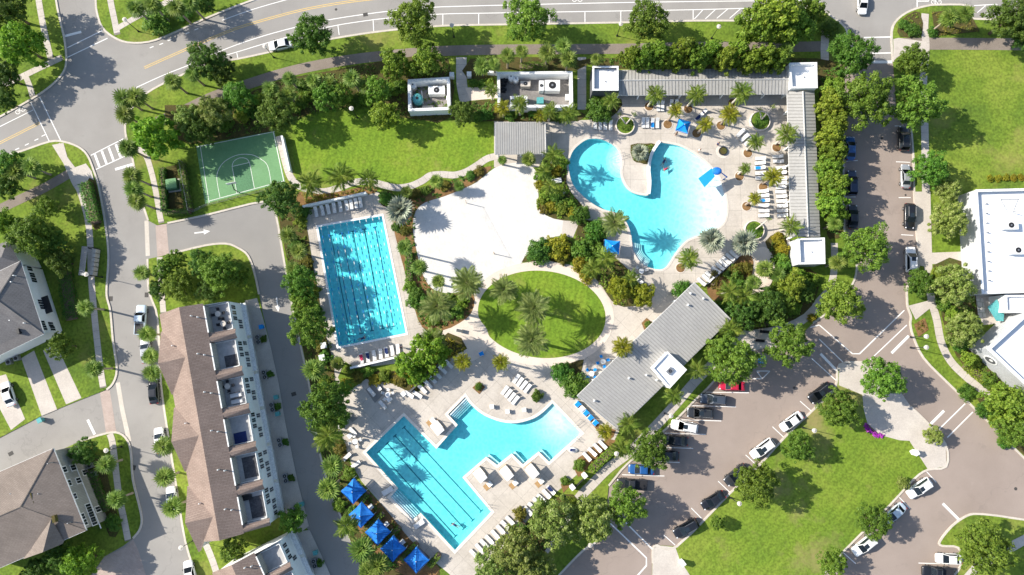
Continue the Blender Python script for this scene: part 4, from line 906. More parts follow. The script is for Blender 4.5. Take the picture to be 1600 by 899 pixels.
def hip(name, label, px, ze, zr, r0, r1, wall, shingle, inset=.55, cat='house'):
    c = [P(x,y,ze) for x, y in px]; a = P(*r0,zr); b = P(*r1,zr); m = sum(c,Vector())/4; t = thing(name,label,cat,(m.x,m.y,0))
    r = MB()   # px order: NE SE SW NW; ridge a near the NE-SE side
    for f in ([c[0],c[1],a],[c[1],c[2],b,a],[c[2],c[3],b],[c[3],c[0],a,b]): part('roof', plate(MB(),f,.2), A[shingle], t)
    poly = ccw([(p.x,p.y) for p in c]); ins = [tuple(p) for p in offset(poly,-inset)]
    part('wall', MB().prism(ins, 0, ze-.1), A[wall], t)
    part('fascia', ring_mb(offset(poly,.05), offset(poly,-.15), ze-.28, ze-.02), A['trim'], t)
    for e in (c[0],c[1]): part('hip_ridge', MB().tube([e,a],.12,5), A[shingle], t)
    part('hip_ridge', MB().tube([a,b],.12,5), A[shingle], t)
    e = (c[1]-c[0]).normalized(); n = Vector((e.y,-e.x,0));
    if n.x < 0: n = -n
    return t, c[0]-n*inset, n, e
h2, p0, n_, e_ = hip('house','grey sided house with brown hip roof at the lower left corner',[(83,701),(134.5,829),(-40,905),(-91,777)],7.3,9.9,(32,792),(-60,832),'siding','shingle_grey',.35)
for x,y in [(100,734),(114.5,731),(107,755),(123,751),(115.5,776),(134,738),(138,792),(141,800),(144,808),(147,816),(127,808),(131,817),(153,796)]: wall_window(h2,x,y,p0,n_,e_,1.0,1.3,zlim=(1.2,6.4))
part('wall_band', MB().tube([p0+e_*.6+n_*.05+Vector((0,0,3-7.3)),p0+e_*16.0+n_*.05+Vector((0,0,3-7.3))],.1,5), A['trim'], h2)
g0, g1, ga, gb = P(80,812,9.3), P(67,863,9.0), P(100,846,7.3), P(36,874,7.3)
part('cross_gable', plate(MB(),[g0,ga,P(98,850,7.25),g1]), A['shingle_grey'], h2); part('cross_gable', plate(MB(),[g0,g1,gb,P(48,858,7.5)]), A['shingle_grey'], h2)
for x,y in [(48.5,776),(52,789),(85,811)]:
    q = P(x,y,9.0); part('roof_vent', MB().box((q.x,q.y,8.9),(.55,1.2,.7),.25), A['mulch'], h2)
for x,y in [(19,771),(77,724),(13,817),(108,817),(62,771)]:
    q = P(x,y,8.5); part('vent_pipe', MB().frustum((q.x,q.y),.09,.09,7.4,9.0,7), A['steel'], h2)
h1, p0, n_, e_ = hip('house','white house with slate grey hip roof at the left edge',[(32,408),(68.5,522),(-60,584),(-96,470)],6.4,8.9,(-6,468),(-34,508),'white','shingle_slate')
for x,y in [(66,505),(69,512.5),(79,507),(82,513.5),(50,430),(53,438),(63,472),(66,480),(46,420)]: wall_window(h1,x,y,p0,n_,e_,.9,1.3,zlim=(1.2,5.4))
part('balcony', MB().box(tuple(p0+e_*8.2+n_*.5+Vector((0,0,3.1-6.4))),(1.4,3.2,.2),math.atan2(e_.y,e_.x)-math.pi/2), A['dark_metal'], h1)
part('wing_wall', MB().prism([tuple(P(*k,6.0)[:2]) for k in ((13,379),(30,412),(-80,470),(-100,425))],0,5.8), A['white'], h1)
wc = [P(*k,6.0) for k in ((12,376),(32,412),(-80,474),(-102,424))]; part('wing_roof', plate(MB(),[wc[0],wc[1],P(2,402,7.2)]), A['shingle_slate'], h1); part('wing_roof', plate(MB(),[wc[1],wc[2],P(-60,440,7.2),P(2,402,7.2)]), A['shingle_slate'], h1); part('wing_roof', plate(MB(),[wc[3],wc[0],P(2,402,7.2),P(-60,440,7.2)]), A['shingle_slate'], h1)
for x,y in [(24,431),(20,441),(18,501),(40,505),(8,465),(30,518)]:
    q = P(x,y,7.2); part('roof_vent', MB().box((q.x,q.y,7.2),(.45,.9,.8),.3) if x in (8,30) else MB().frustum((q.x,q.y),.1,.1,6.4,7.8,7), A['dark_metal' if x in (8,30) else 'plastic_white'], h1)
# --- white flat-roofed hall and its rotated annex
wb, _ = parapet_block('hall','large white flat roofed hall at the right edge',[(1524,297),(1720,292),(1720,455),(1534,459)],5.2,.9,'grey_wall')
for x,y,l in [(1580,352,'upper white rooftop unit on the hall'),(1591,391,'lower white rooftop unit on the hall')]: hvac(x,y,4.3,2.6,1.5,1.1,l)
mb = MB(); q = P(1578,322,4.3)
for a in (-1.6,1.6): mb.tube([(q.x+a,q.y+1.2,4.3),(q.x+a*.3,q.y-1.2,4.3),(q.x,q.y-1.3,6.0)],.06,5)
mb.tube([(q.x-1.7,q.y+1.2,4.35),(q.x+1.7,q.y+1.2,4.35)],.06,5).tube([(q.x-1.0,q.y,4.35),(q.x+1.0,q.y,4.35)],.05,5); solo('antenna_frame', mb, A['steel'], 'steel antenna frame on the roof of the hall', 'antenna')
for i in range(9):
    q = P(1543-i*.2+i*.8,318+i*15,4.9); part('parapet_bracket', MB().box((q.x,q.y,4.6),(.25,.15,.5)), A['steel'], wb)
lnk, _ = parapet_block('hall_link','low white link between the hall and the rotated annex',[(1570,461),(1640,461),(1640,490),(1571,488)],4.4,.5,'white')
an, _ = parapet_block('annex','rotated white annex with pale grey walls and a round emblem',[(1542,545),(1622,472),(1705,555),(1626,625)],5.2,1.0,'grey_wall',th=.5)
W0, W1 = P(1542,545,5.2), P(1626,625,5.2); e_ = (W1-W0).normalized(); n_ = Vector((e_.y,-e_.x,0))
if n_.x > 0: n_ = -n_
q = on_plane(1549,563,W0,n_); q.z = 3.0
def disc(c, r, d0, d1, n=28):
    vs = [c+n_*d_+e_*(r*math.cos(2*math.pi*i/n))+Vector((0,0,r*math.sin(2*math.pi*i/n))) for d_ in (d0,d1) for i in range(n)]
    return MB().add(vs,[tuple(range(n,2*n)),tuple(reversed(range(n)))]+[(i,(i+1)%n,(i+1)%n+n,i+n) for i in range(n)])
em = part('emblem', disc(q,1.25,0,.08), A['plastic_white'], an); link('emblem_centre', disc(q,.95,.06,.10).mesh('emblem_centre',A['dark_wall'],an.location), em); link('emblem_mark', disc(q+Vector((0,0,.25)),.35,.09,.13).mesh('emblem_mark',A['plastic_white'],an.location), em)
gl = [P(*k) for k in ((1498,378),(1503,415))]; part('shopfront', ribbon([P(1512,380),P(1514,418)], .15, .2, 3.0), A['glass'], wb)
sheet('terrace_paving', [(1500,470),(1535,466),(1540,495),(1500,500)], .166, 'paver_lot'); sheet('terrace_floor', [(1518,461),(1575,461),(1572,505),(1535,508)], .150, 'concrete')
solo('shade_sail', plate(MB(),[P(1543,480,2.6),P(1558,468,3.1),P(1569,491,2.6),P(1568,502,2.4),P(1557,502,2.4)],.06), A['teal'], 'teal shade sail on the terrace between hall and annex', 'shade sail')
# --- walls, screens and fences
def wall_run(label, px, h_, th=.3, mat='white', z0=0.0):
    w_ = wpx(px); mb = ribbon(w_, th, z0, h_); ribbon(w_, th+.08, h_, h_+.08, mb); return solo('wall', mb, A[mat], label, 'wall', loc=(w_[0].x,w_[0].y,0))
wall_run('white screen wall behind the loungers at the top of the lap pool',[(477,325.5),(575,304.5)],1.7)
wall_run('white screen wall behind the loungers at the foot of the lap pool',[(550,575),(622,558)],1.5)
wall_run('white wall along the right side of the basketball court',[(444,216),(456,270)],1.4)
wall_run('dark low wall behind the diagonal row of loungers left of the oval lawn',[(641,612),(698,558)],.9,.25,'dark_wall')
wall_run('short white gate wall left of the chiller yard',[(762,117),(777,118)],1.4,.35)
wall_run('dark low wall behind the loungers below the lagoon',[(1100,447),(1152,404)],.7,.2,'dark_wall')
def fence(label, px, h_, posts, mesh_mat='steel', name='fence'):
    w_ = wpx(px); t = thing(name, label, 'fence', (w_[0].x,w_[0].y,0)); tot = resample(w_, sum((b-a).length for a,b in zip(w_,w_[1:]))/posts)
    for q in tot: part('post', MB().frustum((q.x,q.y),.05,.05,0,h_,6), A[mesh_mat], t)
    for z in (.15,h_/2,h_-.06): part('rail', MB().tube([(p.x,p.y,z) for p in w_],.025,4), A[mesh_mat], t)
    return t
fence('grey chain fence with hedge on the left of the basketball court',[(288,255),(302,332)],2.4,6)
fence('low steel fence along the lower side of the basketball court',[(302,332),(322,322),(446,290)],1.1,10)
fence('black fence at the gate beside the lagoon loungers',[(1090,452),(1100,445)],1.2,2,'dark_metal')
# ------------------------------------------------------------------ plants
import numpy as np
def quads(c, n, size, asp, rng):
    """leaf-sized quads: centres c, normals n"""
    N = len(c); r = rng.normal(size=(N,3)); t = np.cross(n, r); t /= np.linalg.norm(t,axis=1,keepdims=True)+1e-9; b = np.cross(n,t)
    s_ = (size*(0.6+0.8*rng.random(N)))[:,None]; tt = t*s_*.5; bb = b*s_*.5*asp
    return np.stack([c-tt, c+bb*1.0, c+tt, c-bb*1.0],1).reshape(-1,3)
def mesh_np(name, v, mat):
    me = bpy.data.meshes.new(name); n = len(v)//4
    me.vertices.add(len(v)); me.vertices.foreach_set('co', v.astype(np.float32).ravel())
    me.loops.add(len(v)); me.loops.foreach_set('vertex_index', np.arange(len(v),dtype=np.int32))
    me.polygons.add(n); me.polygons.foreach_set('loop_start', np.arange(0,len(v),4,dtype=np.int32)); me.polygons.foreach_set('loop_total', np.full(n,4,dtype=np.int32))
    me.materials.append(mat); me.update(calc_edges=True); me.validate(); return me
def unit(a): return a/(np.linalg.norm(a,axis=1,keepdims=True)+1e-9)
def crown_np(seed, ncl, nleaf, ls, hz=.72, lob=.22, rc=(.20,.33), low=-.35, asp=.62, core=.15, z0=0.0):
    rng = np.random.default_rng(seed); ph = rng.random(6)*6.28; out = []; cs = []
    for k in range(ncl):
        zz = 1-(k+.5)/ncl*(1-low); th = k*2.39996+rng.normal()*.25
        rm = 1+lob*(.55*math.sin(3*th+ph[0])+.45*math.sin(5*th+ph[1])+.3*math.sin(8*th+ph[2]))
        f = rng.uniform(.66,1.0) if k > 3 else rng.uniform(.7,.95); rr = math.sqrt(max(0,1-zz*zz))*rm*f
        r_ = rng.uniform(*rc)*(1.0 if rng.random() > .2 else .65); rr = min(rr, 1.18)-r_*.55
        rr = max(rr, 0); c = np.array([rr*math.cos(th), rr*math.sin(th), zz*hz*f+z0]); cs.append(c)
        d = unit(rng.normal(size=(nleaf,3))+np.array([0,0,.35])+c*.35); p = c+d*(r_*rng.uniform(.45,1.05,(nleaf,1)))*np.array([1,1,.8])
        nn = unit(d+np.array([0,0,.45])+rng.normal(size=(nleaf,3))*.55); out.append(quads(p,nn,ls,asp,rng))
    m = int(ncl*nleaf*core); d = unit(rng.normal(size=(m,3))); p = d*rng.uniform(.1,.7,(m,1))*np.array([1,1,hz])+np.array([0,0,z0-.05]); out.append(quads(p,unit(rng.normal(size=(m,3))+np.array([0,0,.6])),ls*1.3,.8,rng))
    return np.concatenate(out), cs
PROTO = {}
def tree_proto(kind, i, mat, ncl, nleaf, ls, zc, hz, lob, rc, bark='bark', low=-.35, core=.15, asp=.62):
    v, cs = crown_np(hash((kind,i))%9973 if False else (sum(map(ord,kind))*31+i*17), ncl, nleaf, ls, hz, lob, rc, low, asp, core)
    v[:,2] += zc; cm = mesh_np(kind+'_crown', v, A[mat]); tb = MB(); rnd = random.Random(i*7+3)
    tb.tube([(0,0,-.02),(.01,.0,zc*.35),(.0,.01,zc*.7),(0,0,zc)], [.075,.058,.05,.03], 8)
    for k in range(7):
        c = cs[rnd.randrange(len(cs))]; s_ = Vector((0,0,zc*rnd.uniform(.45,.75))); e = Vector((c[0],c[1],c[2]+zc)); m = s_.lerp(e,.5)+Vector((0,0,.08)); tb.tube([s_,m,e],[.034,.022,.01],5)
    PROTO.setdefault(kind,[]).append((tb.mesh('trunk',A[bark],smooth=True),cm,zc))
for i in range(6): tree_proto('oak',i,'oak',120,75,.070,1.15,.74,.22,(.08,.21),core=.12)
for i in range(3): tree_proto('oak_dark',i,'oak_dark',120,75,.070,1.15,.74,.22,(.08,.21),core=.12)
for i in range(5): tree_proto('lig',i,'lig',70,70,.105,1.0,.85,.22,(.11,.27),core=.10)
for i in range(4): tree_proto('elm',i,'elm',100,80,.075,1.1,.75,.16,(.09,.22),core=.10)
for i in range(4): tree_proto('small',i,'oak',56,50,.115,1.25,.85,.20,(.12,.28),core=.10)
for i in range(2): tree_proto('bright',i,'bright',70,70,.105,1.0,.85,.22,(.11,.27),core=.10)
for i in range(2): tree_proto('gold',i,'gold',70,70,.105,1.0,.85,.20,(.11,.27),core=.10)
BUSH = {}
for nm, mat, k in (('shrub','shrub',4),('croton','croton',2),('bronze','bronze',2),('pale','lig',3),('clip','shrub',2)):
    for i in range(k):
        v, _ = crown_np(500+i*13+len(nm), 24 if nm != 'clip' else 40, 70 if nm != 'clip' else 60, .15 if nm != 'clip' else .12, .62, .16 if nm != 'clip' else .04, (.24,.36), -.1, .62, .25, .35)
        v[:,2] = np.maximum(v[:,2],.0); BUSH.setdefault(nm,[]).append(mesh_np(nm+'_foliage', v, A[mat]))
rt = random.Random(11)
def tree(kind, px, py, r, label, group=None, cat='tree', name=None, hs=None):
    hs = hs or {'oak':1.12,'oak_dark':1.12,'lig':1.3,'elm':1.15,'small':1.2,'bright':1.2,'gold':1.1}[kind]; tm, cm, zc = rt.choice(PROTO[kind]); R = r*.12*1.08; b = P(px,py,zc*R*hs)
    o = thing(name or {'oak':'oak_tree','oak_dark':'oak_tree','lig':'privet_tree','elm':'elm_tree','small':'young_tree','bright':'camphor_tree','gold':'golden_tree'}[kind], label, cat, (b.x,b.y,.1), rt.uniform(0,6.28), group, (R,R,R*hs))
    link('trunk', tm, o); link('crown', cm, o); return o
def shrub(kind, px, py, r, label, group=None, hs=1.0, name=None):
    me = rt.choice(BUSH[kind]); R = r*.12*1.12; b = P(px,py,R*.5)
    o = link(name or {'shrub':'shrub','croton':'yellow_shrub','bronze':'bronze_shrub','pale':'privet_shrub','clip':'clipped_shrub'}[kind], me, None, (b.x,b.y,.12), (0,0,rt.uniform(0,6.28)), (R,R,R*hs*rt.uniform(.9,1.1)))
    return tag(o, label, 'shrub', group)
# --- palms
def frond_np(seed, droop, nl=15, lw=.07, ll=.30, vee=.5, fwd=.9):
    rng = np.random.default_rng(seed); out = []
    def pt(t): return np.array([t*(1-.12*droop*t), 0, .22*t*(1-.2*t)-droop*.75*t*t*t])
    for k in range(7):
        a, b = pt(k/7), pt((k+1)/7); w0 = .022*(1-k/8); out += [a+[0,-w0,0],b+[0,-w0*.8,0],b+[0,w0*.8,0],a+[0,w0,0]]
    for k in range(nl):
        t = .16+.84*k/(nl-1); p = pt(t); L_ = ll*(.55+.9*math.sin(math.pi*min(1,.15+t*.8)))*(1-.35*t)
        for s_ in (-1,1):
            d = np.array([fwd*(.55+.5*t), s_*1.0, -vee*rng.uniform(.2,.9)]); d /= np.linalg.norm(d); q = p+d*L_*rng.uniform(.85,1.1); ax = np.array([1,0,0.1])*lw*.5
            m = (p+q)/2; out += [p-ax*.4, m-ax+[0,0,.015], q, m+ax+[0,0,.015]]
    return np.array(out)
def fan_np(seed, pet=.42, rad=.62, n=11, spread=2.1, droop=.35):
    rng = np.random.default_rng(seed); out = [np.array([0,-.015,0]),np.array([pet,-.012,.06]),np.array([pet,.012,.06]),np.array([0,.015,0])]
    c = np.array([pet,0,.06])
    for k in range(n):
        a = -spread+2*spread*k/(n-1); L_ = rad*(1-.28*abs(a)/spread)*rng.uniform(.9,1.08); d = np.array([math.cos(a),math.sin(a),.05*rng.normal()]); q = c+d*L_+np.array([0,0,-droop*L_*rng.uniform(.5,1.2)])
        m = c+d*L_*.55+np.array([0,0,.02]); s_ = np.array([-d[1],d[0],0])*rad*.095; out += [c,m-s_,q,m+s_]
    return np.array(out)
def rotm(yaw, pitch): return np.array(Matrix.Rotation(yaw,3,'Z') @ Matrix.Rotation(-pitch,3,'Y'))
def crown_angles(n, lo, hi, seed, p=1.0):
    rng = random.Random(seed); return [(k*2.39996+rng.uniform(-.2,.2), math.radians(lo+(hi-lo)*((k+.5)/n)**p+rng.uniform(-5,5)), rng.uniform(.85,1.08)) for k in range(n)]
SAB = []
for i in range(5):
    v = np.concatenate([(fan_np(i*40+k,droop=.25+.3*(1-(pt+1)/2.4)) @ rotm(y,pt).T)*s_*(.9 if pt < 1.0 else .75) for k,(y,pt,s_) in enumerate(crown_angles(30,-50,78,i))]); SAB.append(mesh_np('fan_crown', v, A['sabal']))
FR = {'date':[mesh_np('frond',frond_np(10+i,.40+.15*i,18,.058,.26,.3),A['date']) for i in range(3)],
      'queen':[mesh_np('frond',frond_np(20+i,.75+.2*i,14,.085,.34,1.1),A['queen']) for i in range(3)],
      'sylv':[mesh_np('frond',frond_np(30+i,.45+.15*i,15,.075,.28,.5),A['sylv']) for i in range(3)],
      'deckpalm':[mesh_np('frond',frond_np(35+i,.55+.2*i,14,.08,.32,.7),A['queen']) for i in range(3)],
      'silver':[mesh_np('leaf',fan_np(50+i,.38,.66,17,2.4,.12),A['silver']) for i in range(3)]}
TR = {}
for nm, mt, r0, r1, cur in (('sabal','palm_bark',.20,.17,.0),('date','palm_bark',.30,.26,.0),('queen','pale_bark',.19,.12,.25),('sylv','palm_bark',.22,.18,.15),('deckpalm','pale_bark',.20,.15,.2),('silver','palm_bark',.26,.22,0)):
    tb = MB(); tb.tube([(cur*math.sin(t*2.2)*.6,0,t) for t in [k/8 for k in range(9)]], [r0*1.25]+[r0+(r1-r0)*k/8 for k in range(1,9)], 8); TR[nm] = (tb.mesh('trunk',A[mt],smooth=True), Vector((cur*math.sin(2.2)*.6,0,1)))
NF = {'date':(32,-28,74),'queen':(17,-30,70),'sylv':(26,-35,72),'deckpalm':(22,-35,72),'silver':(20,-25,72)}
def palm(kind, px, py, r, h_, label, group=None, name=None):
    b = P(px,py,h_+.2); R = r*.12*1.06; nm = name or {'sabal':'fan_palm','date':'date_palm','queen':'feather_palm','sylv':'golden_palm','deckpalm':'feather_palm','silver':'silver_palm'}[kind]
    t = thing(nm, label, 'palm', (b.x,b.y,.1), 0, group); me, tip = TR[kind]; yaw = rt.uniform(0,6.28)
    link('trunk', me, t, (0,0,0), (0,0,yaw), (1,1,h_)); tp = Matrix.Rotation(yaw,3,'Z') @ Vector((tip.x,tip.y,h_))
    if kind == 'sabal': link('crown', rt.choice(SAB), t, tp, (0,0,rt.uniform(0,6.28)), (R,R,R*.95))
    else:
        n, lo, hi = NF[kind]
        for y, pt, s_ in crown_angles(n,lo,hi,rt.randrange(9999)): link('leaf' if kind == 'silver' else 'frond', rt.choice(FR[kind]), t, tp, (0,-pt,y), R*s_*(1 if pt < .9 else .8))
        if kind in ('date','sylv'): link('crown_base', CRB, t, tp-Vector((0,0,.25)))
    return t
CRB = MB().ball((0,0,0),(.42,.42,.5),10,6).mesh('crown_base',A['palm_bark'],smooth=True)
# --- hedges and ground cover
def hedge(px, width, h_, label, mat='shrub', group=None, cat='hedge'):
    w_ = wpx(px); rng = np.random.default_rng(len(label)*7+int(px[0][0])); L_ = sum((b-a).length for a,b in zip(w_,w_[1:])); n = int(L_*(width+2*h_)*42)+60
    rs = resample(w_, .2); k = rng.integers(0,len(rs)-1,n); pts = []; nn = []
    for i in range(n):
        a = rs[k[i]]; b = rs[k[i]+1]; p = a.lerp(b,rng.random()); d = (b-a).normalized(); s_ = Vector((-d.y,d.x)); f = rng.random()*(width+2*h_*.8)
        if f < width: o = f-width/2; z = h_*(1+.06*rng.normal()); nr = (0,0,1)
        else: sg = 1 if (f-width) < h_*.8 else -1; o = sg*width/2*(1+.08*rng.normal()); z = h_*rng.random(); nr = (s_.x*sg,s_.y*sg,.3)
        pts.append((p.x+s_.x*o,p.y+s_.y*o,z+.1)); nn.append(nr)
    v = quads(np.array(pts)-np.array([w_[0].x,w_[0].y,0]), unit(np.array(nn)+rng.normal(size=(n,3))*.5), .24, .65, rng)
    o = thing('hedge', label, cat, (w_[0].x,w_[0].y,0), 0, group); link('foliage', mesh_np('hedge_foliage',v,A[mat]), o)
    part('stems', ribbon(w_, width*.72, .1, h_*.8), A['bark'], o); return o
def cover(px, dens, size, mat, label, name='ground_cover', h_=.35, cat='ground cover'):
    poly = [(p.x,p.y) for p in wpx(px)]; rng = np.random.default_rng(len(label)+int(px[0][0]*3)); xs = [p[0] for p in poly]; ys = [p[1] for p in poly]
    ar = (max(xs)-min(xs))*(max(ys)-min(ys)); pts = []; nn = []
    for i in range(int(ar*dens)):
        x = rng.uniform(min(xs),max(xs)); y = rng.uniform(min(ys),max(ys))
        if not inside(x,y,poly): continue
        hh = h_*rng.uniform(.5,1.2)
        for j in range(7):
            a = rng.uniform(0,6.28); r_ = rng.uniform(.05,.6)*size*2; pts.append((x+math.cos(a)*r_,y+math.sin(a)*r_,.17+hh*(1-.6*r_/size/1.2)*rng.uniform(.5,1))); nn.append((math.cos(a)*.6,math.sin(a)*.6,1))
    if not pts: return
    c = (sum(xs)/len(xs),sum(ys)/len(ys),.12); v = quads(np.array(pts)-np.array(c), unit(np.array(nn)+rng.normal(size=(len(nn),3))*.35), size, .6, rng)
    return tag(link(name, mesh_np(name,v,A[mat]), None, c), label, cat, None, 'stuff')
# ------------------------------------------------------------------ beds
for px, mt in [
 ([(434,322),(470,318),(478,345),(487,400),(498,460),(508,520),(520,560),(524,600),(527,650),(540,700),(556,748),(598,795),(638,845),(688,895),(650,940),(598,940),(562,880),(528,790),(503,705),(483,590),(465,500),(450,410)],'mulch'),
 ([(465,300),(500,304),(540,298),(575,291),(590,293),(585,303),(572,304),(480,325),(468,328)],'mulch_red'),
 ([(594,300),(612,300),(618,315),(606,324),(594,318)],'mulch'),
 ([(617,318),(645,299),(680,288),(720,281),(757,262),(768,263),(745,284),(720,297),(692,308),(664,317),(650,330),(645,352),(648,378),(654,405),(661,431),(673,450),(690,459),(712,459),(734,455),(742,468),(736,490),(718,505),(690,517),(660,512),(645,470),(630,415),(618,370),(613,340)],'mulch_red'),
 ([(842,262),(858,240),(880,242),(886,262),(885,285),(895,305),(910,322),(910,343),(880,345),(853,337),(842,318)],'mulch'),
 ([(815,410),(830,392),(845,377),(870,372),(893,378),(892,400),(880,413),(850,406)],'mulch'),
 ([(903,350),(925,345),(948,360),(945,395),(960,402),(985,425),(1003,445),(1018,460),(1008,474),(975,480),(955,470),(940,447),(917,422),(898,405),(899,385)],'mulch'),
 ([(985,227),(1008,225),(1024,226),(1016,243),(1011,257),(1000,255),(989,251)],'mulch'),
 ([(1104,449),(1125,430),(1150,405),(1168,397),(1177,410),(1172,440),(1160,455),(1130,470),(1112,468)],'mulch_red'),
 ([(1195,378),(1215,364),(1228,372),(1236,420),(1265,420),(1280,440),(1268,478),(1240,500),(1200,512),(1150,517),(1138,500),(1150,470),(1175,465),(1200,470),(1214,450),(1206,405)],'mulch'),
 ([(862,572),(890,568),(912,562),(905,590),(904,616),(888,610),(872,592)],'mulch'),
 ([(897,722),(915,708),(938,690),(962,688),(940,712),(915,735),(903,745)],'mulch_red'),([(876,757),(886,748),(893,756),(880,770)],'mulch_red'),
 ([(906,636),(912,642),(936,664),(962,672),(950,690),(940,680),(924,662)],'mulch_red'),
 ([(750,890),(797,845),(845,797),(880,772),(902,780),(878,815),(858,850),(838,885),(820,940),(730,940)],'mulch'),
 ([(258,165),(330,166),(400,141),(450,123),(520,111),(600,96),(700,92),(703,185),(660,188),(620,182),(575,166),(520,172),(480,180),(445,200),(430,205),(300,226),(272,205)],'mulch'),
 ([(735,93),(900,93),(900,111),(776,111),(776,132),(735,130)],'mulch'),([(732,160),(775,157),(778,170),(900,172),(903,190),(770,190),(714,190),(706,178)],'mulch'),
 ([(922,92),(1275,92),(1275,107),(965,108),(925,102)],'mulch'),([(920,160),(962,152),(972,165),(952,186),(925,190)],'mulch'),
 ([(1278,110),(1313,110),(1314,330),(1316,368),(1300,373),(1292,368),(1284,300),(1279,150)],'mulch'),
 ([(1456,302),(1498,302),(1500,392),(1461,392)],'grass_worn'),([(1457,415),(1512,412),(1528,500),(1545,550),(1605,612),(1600,648),(1545,605),(1505,572),(1485,540),(1472,500)],'mulch'),
 ([(1525,622),(1545,618),(1610,680),(1600,712),(1562,672)],'mulch'),
 ([(134,288),(150,283),(160,345),(150,360),(142,340)],'mulch'),([(138,722),(158,712),(176,770),(188,828),(172,838),(160,800)],'mulch'),
 ([(1427,507),(1444,497),(1450,515),(1434,527)],'mulch_red'),([(547,748),(600,792),(640,842),(688,888),(662,905),(620,892),(562,830)],'mulch_red'),
 ([(738,606),(749,596),(758,605),(749,616)],'mulch_red'),([(829,619),(839,610),(849,619),(838,630)],'mulch'),([(1002,505),(1010,497),(1020,505),(1007,518)],'mulch_red'),
 ([(257,262),(292,255),(300,330),(263,338)],'mulch'),([(570,592),(590,580),(640,575),(700,520),(730,545),(700,560),(652,612),(615,600)],'mulch'),
 ([(1403,40),(1418,24),(1436,20),(1440,55),(1405,58)],'mulch'),([(1455,20),(1510,14),(1530,50),(1460,57)],'mulch'),([(1085,545),(1110,520),(1150,505),(1152,520),(1120,550),(1090,580),(1060,610),(1050,600)],'grass'),
 ([(783,842),(792,848)],'mulch')][:-1]:
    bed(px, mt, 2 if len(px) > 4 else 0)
sheet('play_path', [(1173,394),(1192,386),(1204,395),(1210,415),(1206,440),(1192,455),(1172,452),(1178,430),(1180,410)], .245, 'ring', smooth=3)
# ------------------------------------------------------------------ trees
G1 = 'oaks along the top verge'
for px,py,r,l in [(488,57,33,'oak beside the white car on the curving road'),(646,34,36,'large oak on the verge above the small pump yard'),(823,32,36,'oak on the verge above the chiller yard'),(1010,33,32,'oak on the verge above the left end of the long cabana wing')]: tree('oak',px,py,r,l,G1)
for px,py,r,l in [(1182,40,32,'left tree of the clump above the cabana corner'),(1212,26,36,'top tree of the clump above the cabana corner'),(1240,44,28,'right tree of the clump above the cabana corner'),(1265,22,22,'small tree at the street corner beside the cabana clump')]: tree('lig',px,py,r,l,'tree clump above the cabana corner')
for px,py,r,l in [(323,95,29,'dark oak at the bend of the promenade'),(345,112,22,'low dark oak beside the promenade bend'),(433,178,29,'oak casting shade on the event lawn'),(440,311,29,'oak where the drive meets the lap pool planting')]: tree('oak_dark',px,py,r,l)
for k,px,py,r,l in [('bright',247,214,33,'bright oak at the corner above the transformer'),('elm',297,187,23,'pale tree above the basketball court corner'),('elm',337,176,26,'yellow green tree above the basketball court'),('oak',372,153,25,'olive tree between promenade and basketball court'),('lig',618,102,24,'light tree below the promenade left of the pump yard'),('lig',668,97,25,'bright tree directly above the small pump yard'),('lig',645,110,13,'small bright tree touching the top wall of the pump yard'),
    ('small',590,142,22,'dark round tree left of the pump yard'),('small',533,147,20,'round tree at the top of the event lawn'),('small',510,152,22,'dark tree on the upper left of the event lawn'),('lig',601,183,22,'round bushy tree standing on the event lawn edge'),('oak_dark',315,205,22,'dark oak leaning over the upper left of the basketball court'),('oak_dark',724,177,20,'dark tree between the two equipment yards')]: tree(k,px,py,r,l,hs=1.35 if 240 < px < 340 and py > 170 else None)
for i,(px,py,r) in enumerate([(985,92,17),(1005,94,18),(1026,88,19),(1048,96,17),(1068,82,19),(1088,94,19),(1108,84,18),(1128,95,19),(1150,84,18),(1168,99,18),(1190,92,19),(1212,98,17)]): tree('lig',px,py,r,ORD[i]+' privet tree from the left in the row behind the long cabana wing','privet row behind the long cabana wing',hs=1.9)
for i,(px,py,r) in enumerate([(1300,140,18),(1297,165,22),(1304,190,19),(1296,213,21),(1301,240,19),(1292,265,19),(1300,290,21),(1298,318,21),(1306,337,15)]): tree('lig',px,py,r,ORD[i]+' privet tree from the top in the column right of the cabana wing','privet column right of the cabana wing',hs=1.6)
G2 = 'street trees by the right parking street'
for px,py,r,l in [(1330,88,35,'oak at the top of the right street'),(1352,157,40,'wide oak over the left side of the right street'),(1425,97,25,'small oak on the verge of the open lawn'),(1430,163,38,'large oak shading the open lawn at upper right'),(1452,265,27,'oak beside the silver car on the right street'),(1352,387,34,'oak at the kerb bulge below the right parked cars'),(1312,472,32,'oak above the lower street junction')]: tree('oak',px,py,r,l,G2)
for k,px,py,r,l in [('elm',1480,298,20,'pale flowering tree at the corner of the hall'),('elm',1480,345,28,'pale flowering tree beside the upper left wall of the hall'),('oak',1437,443,21,'tree on the kerb below the white car'),('elm',1487,446,32,'broad olive tree beside the lower left wall of the hall'),('elm',1503,514,28,'yellow green tree in front of the hall terrace'),('lig',1512,560,11,'small bushy tree at the left corner of the annex'),('lig',1565,628,28,'bright tree below the annex by the sidewalk'),('lig',1590,640,24,'bright tree at the right edge below the annex'),('oak',1580,668,26,'oak at the right edge beside the lower street'),('oak_dark',1580,30,36,'dark oak at the top right corner'),('oak_dark',1612,55,30,'dark oak leaving the top right edge')]: tree(k,px,py,r,l)
G3 = 'trees round the parking lot and its island'
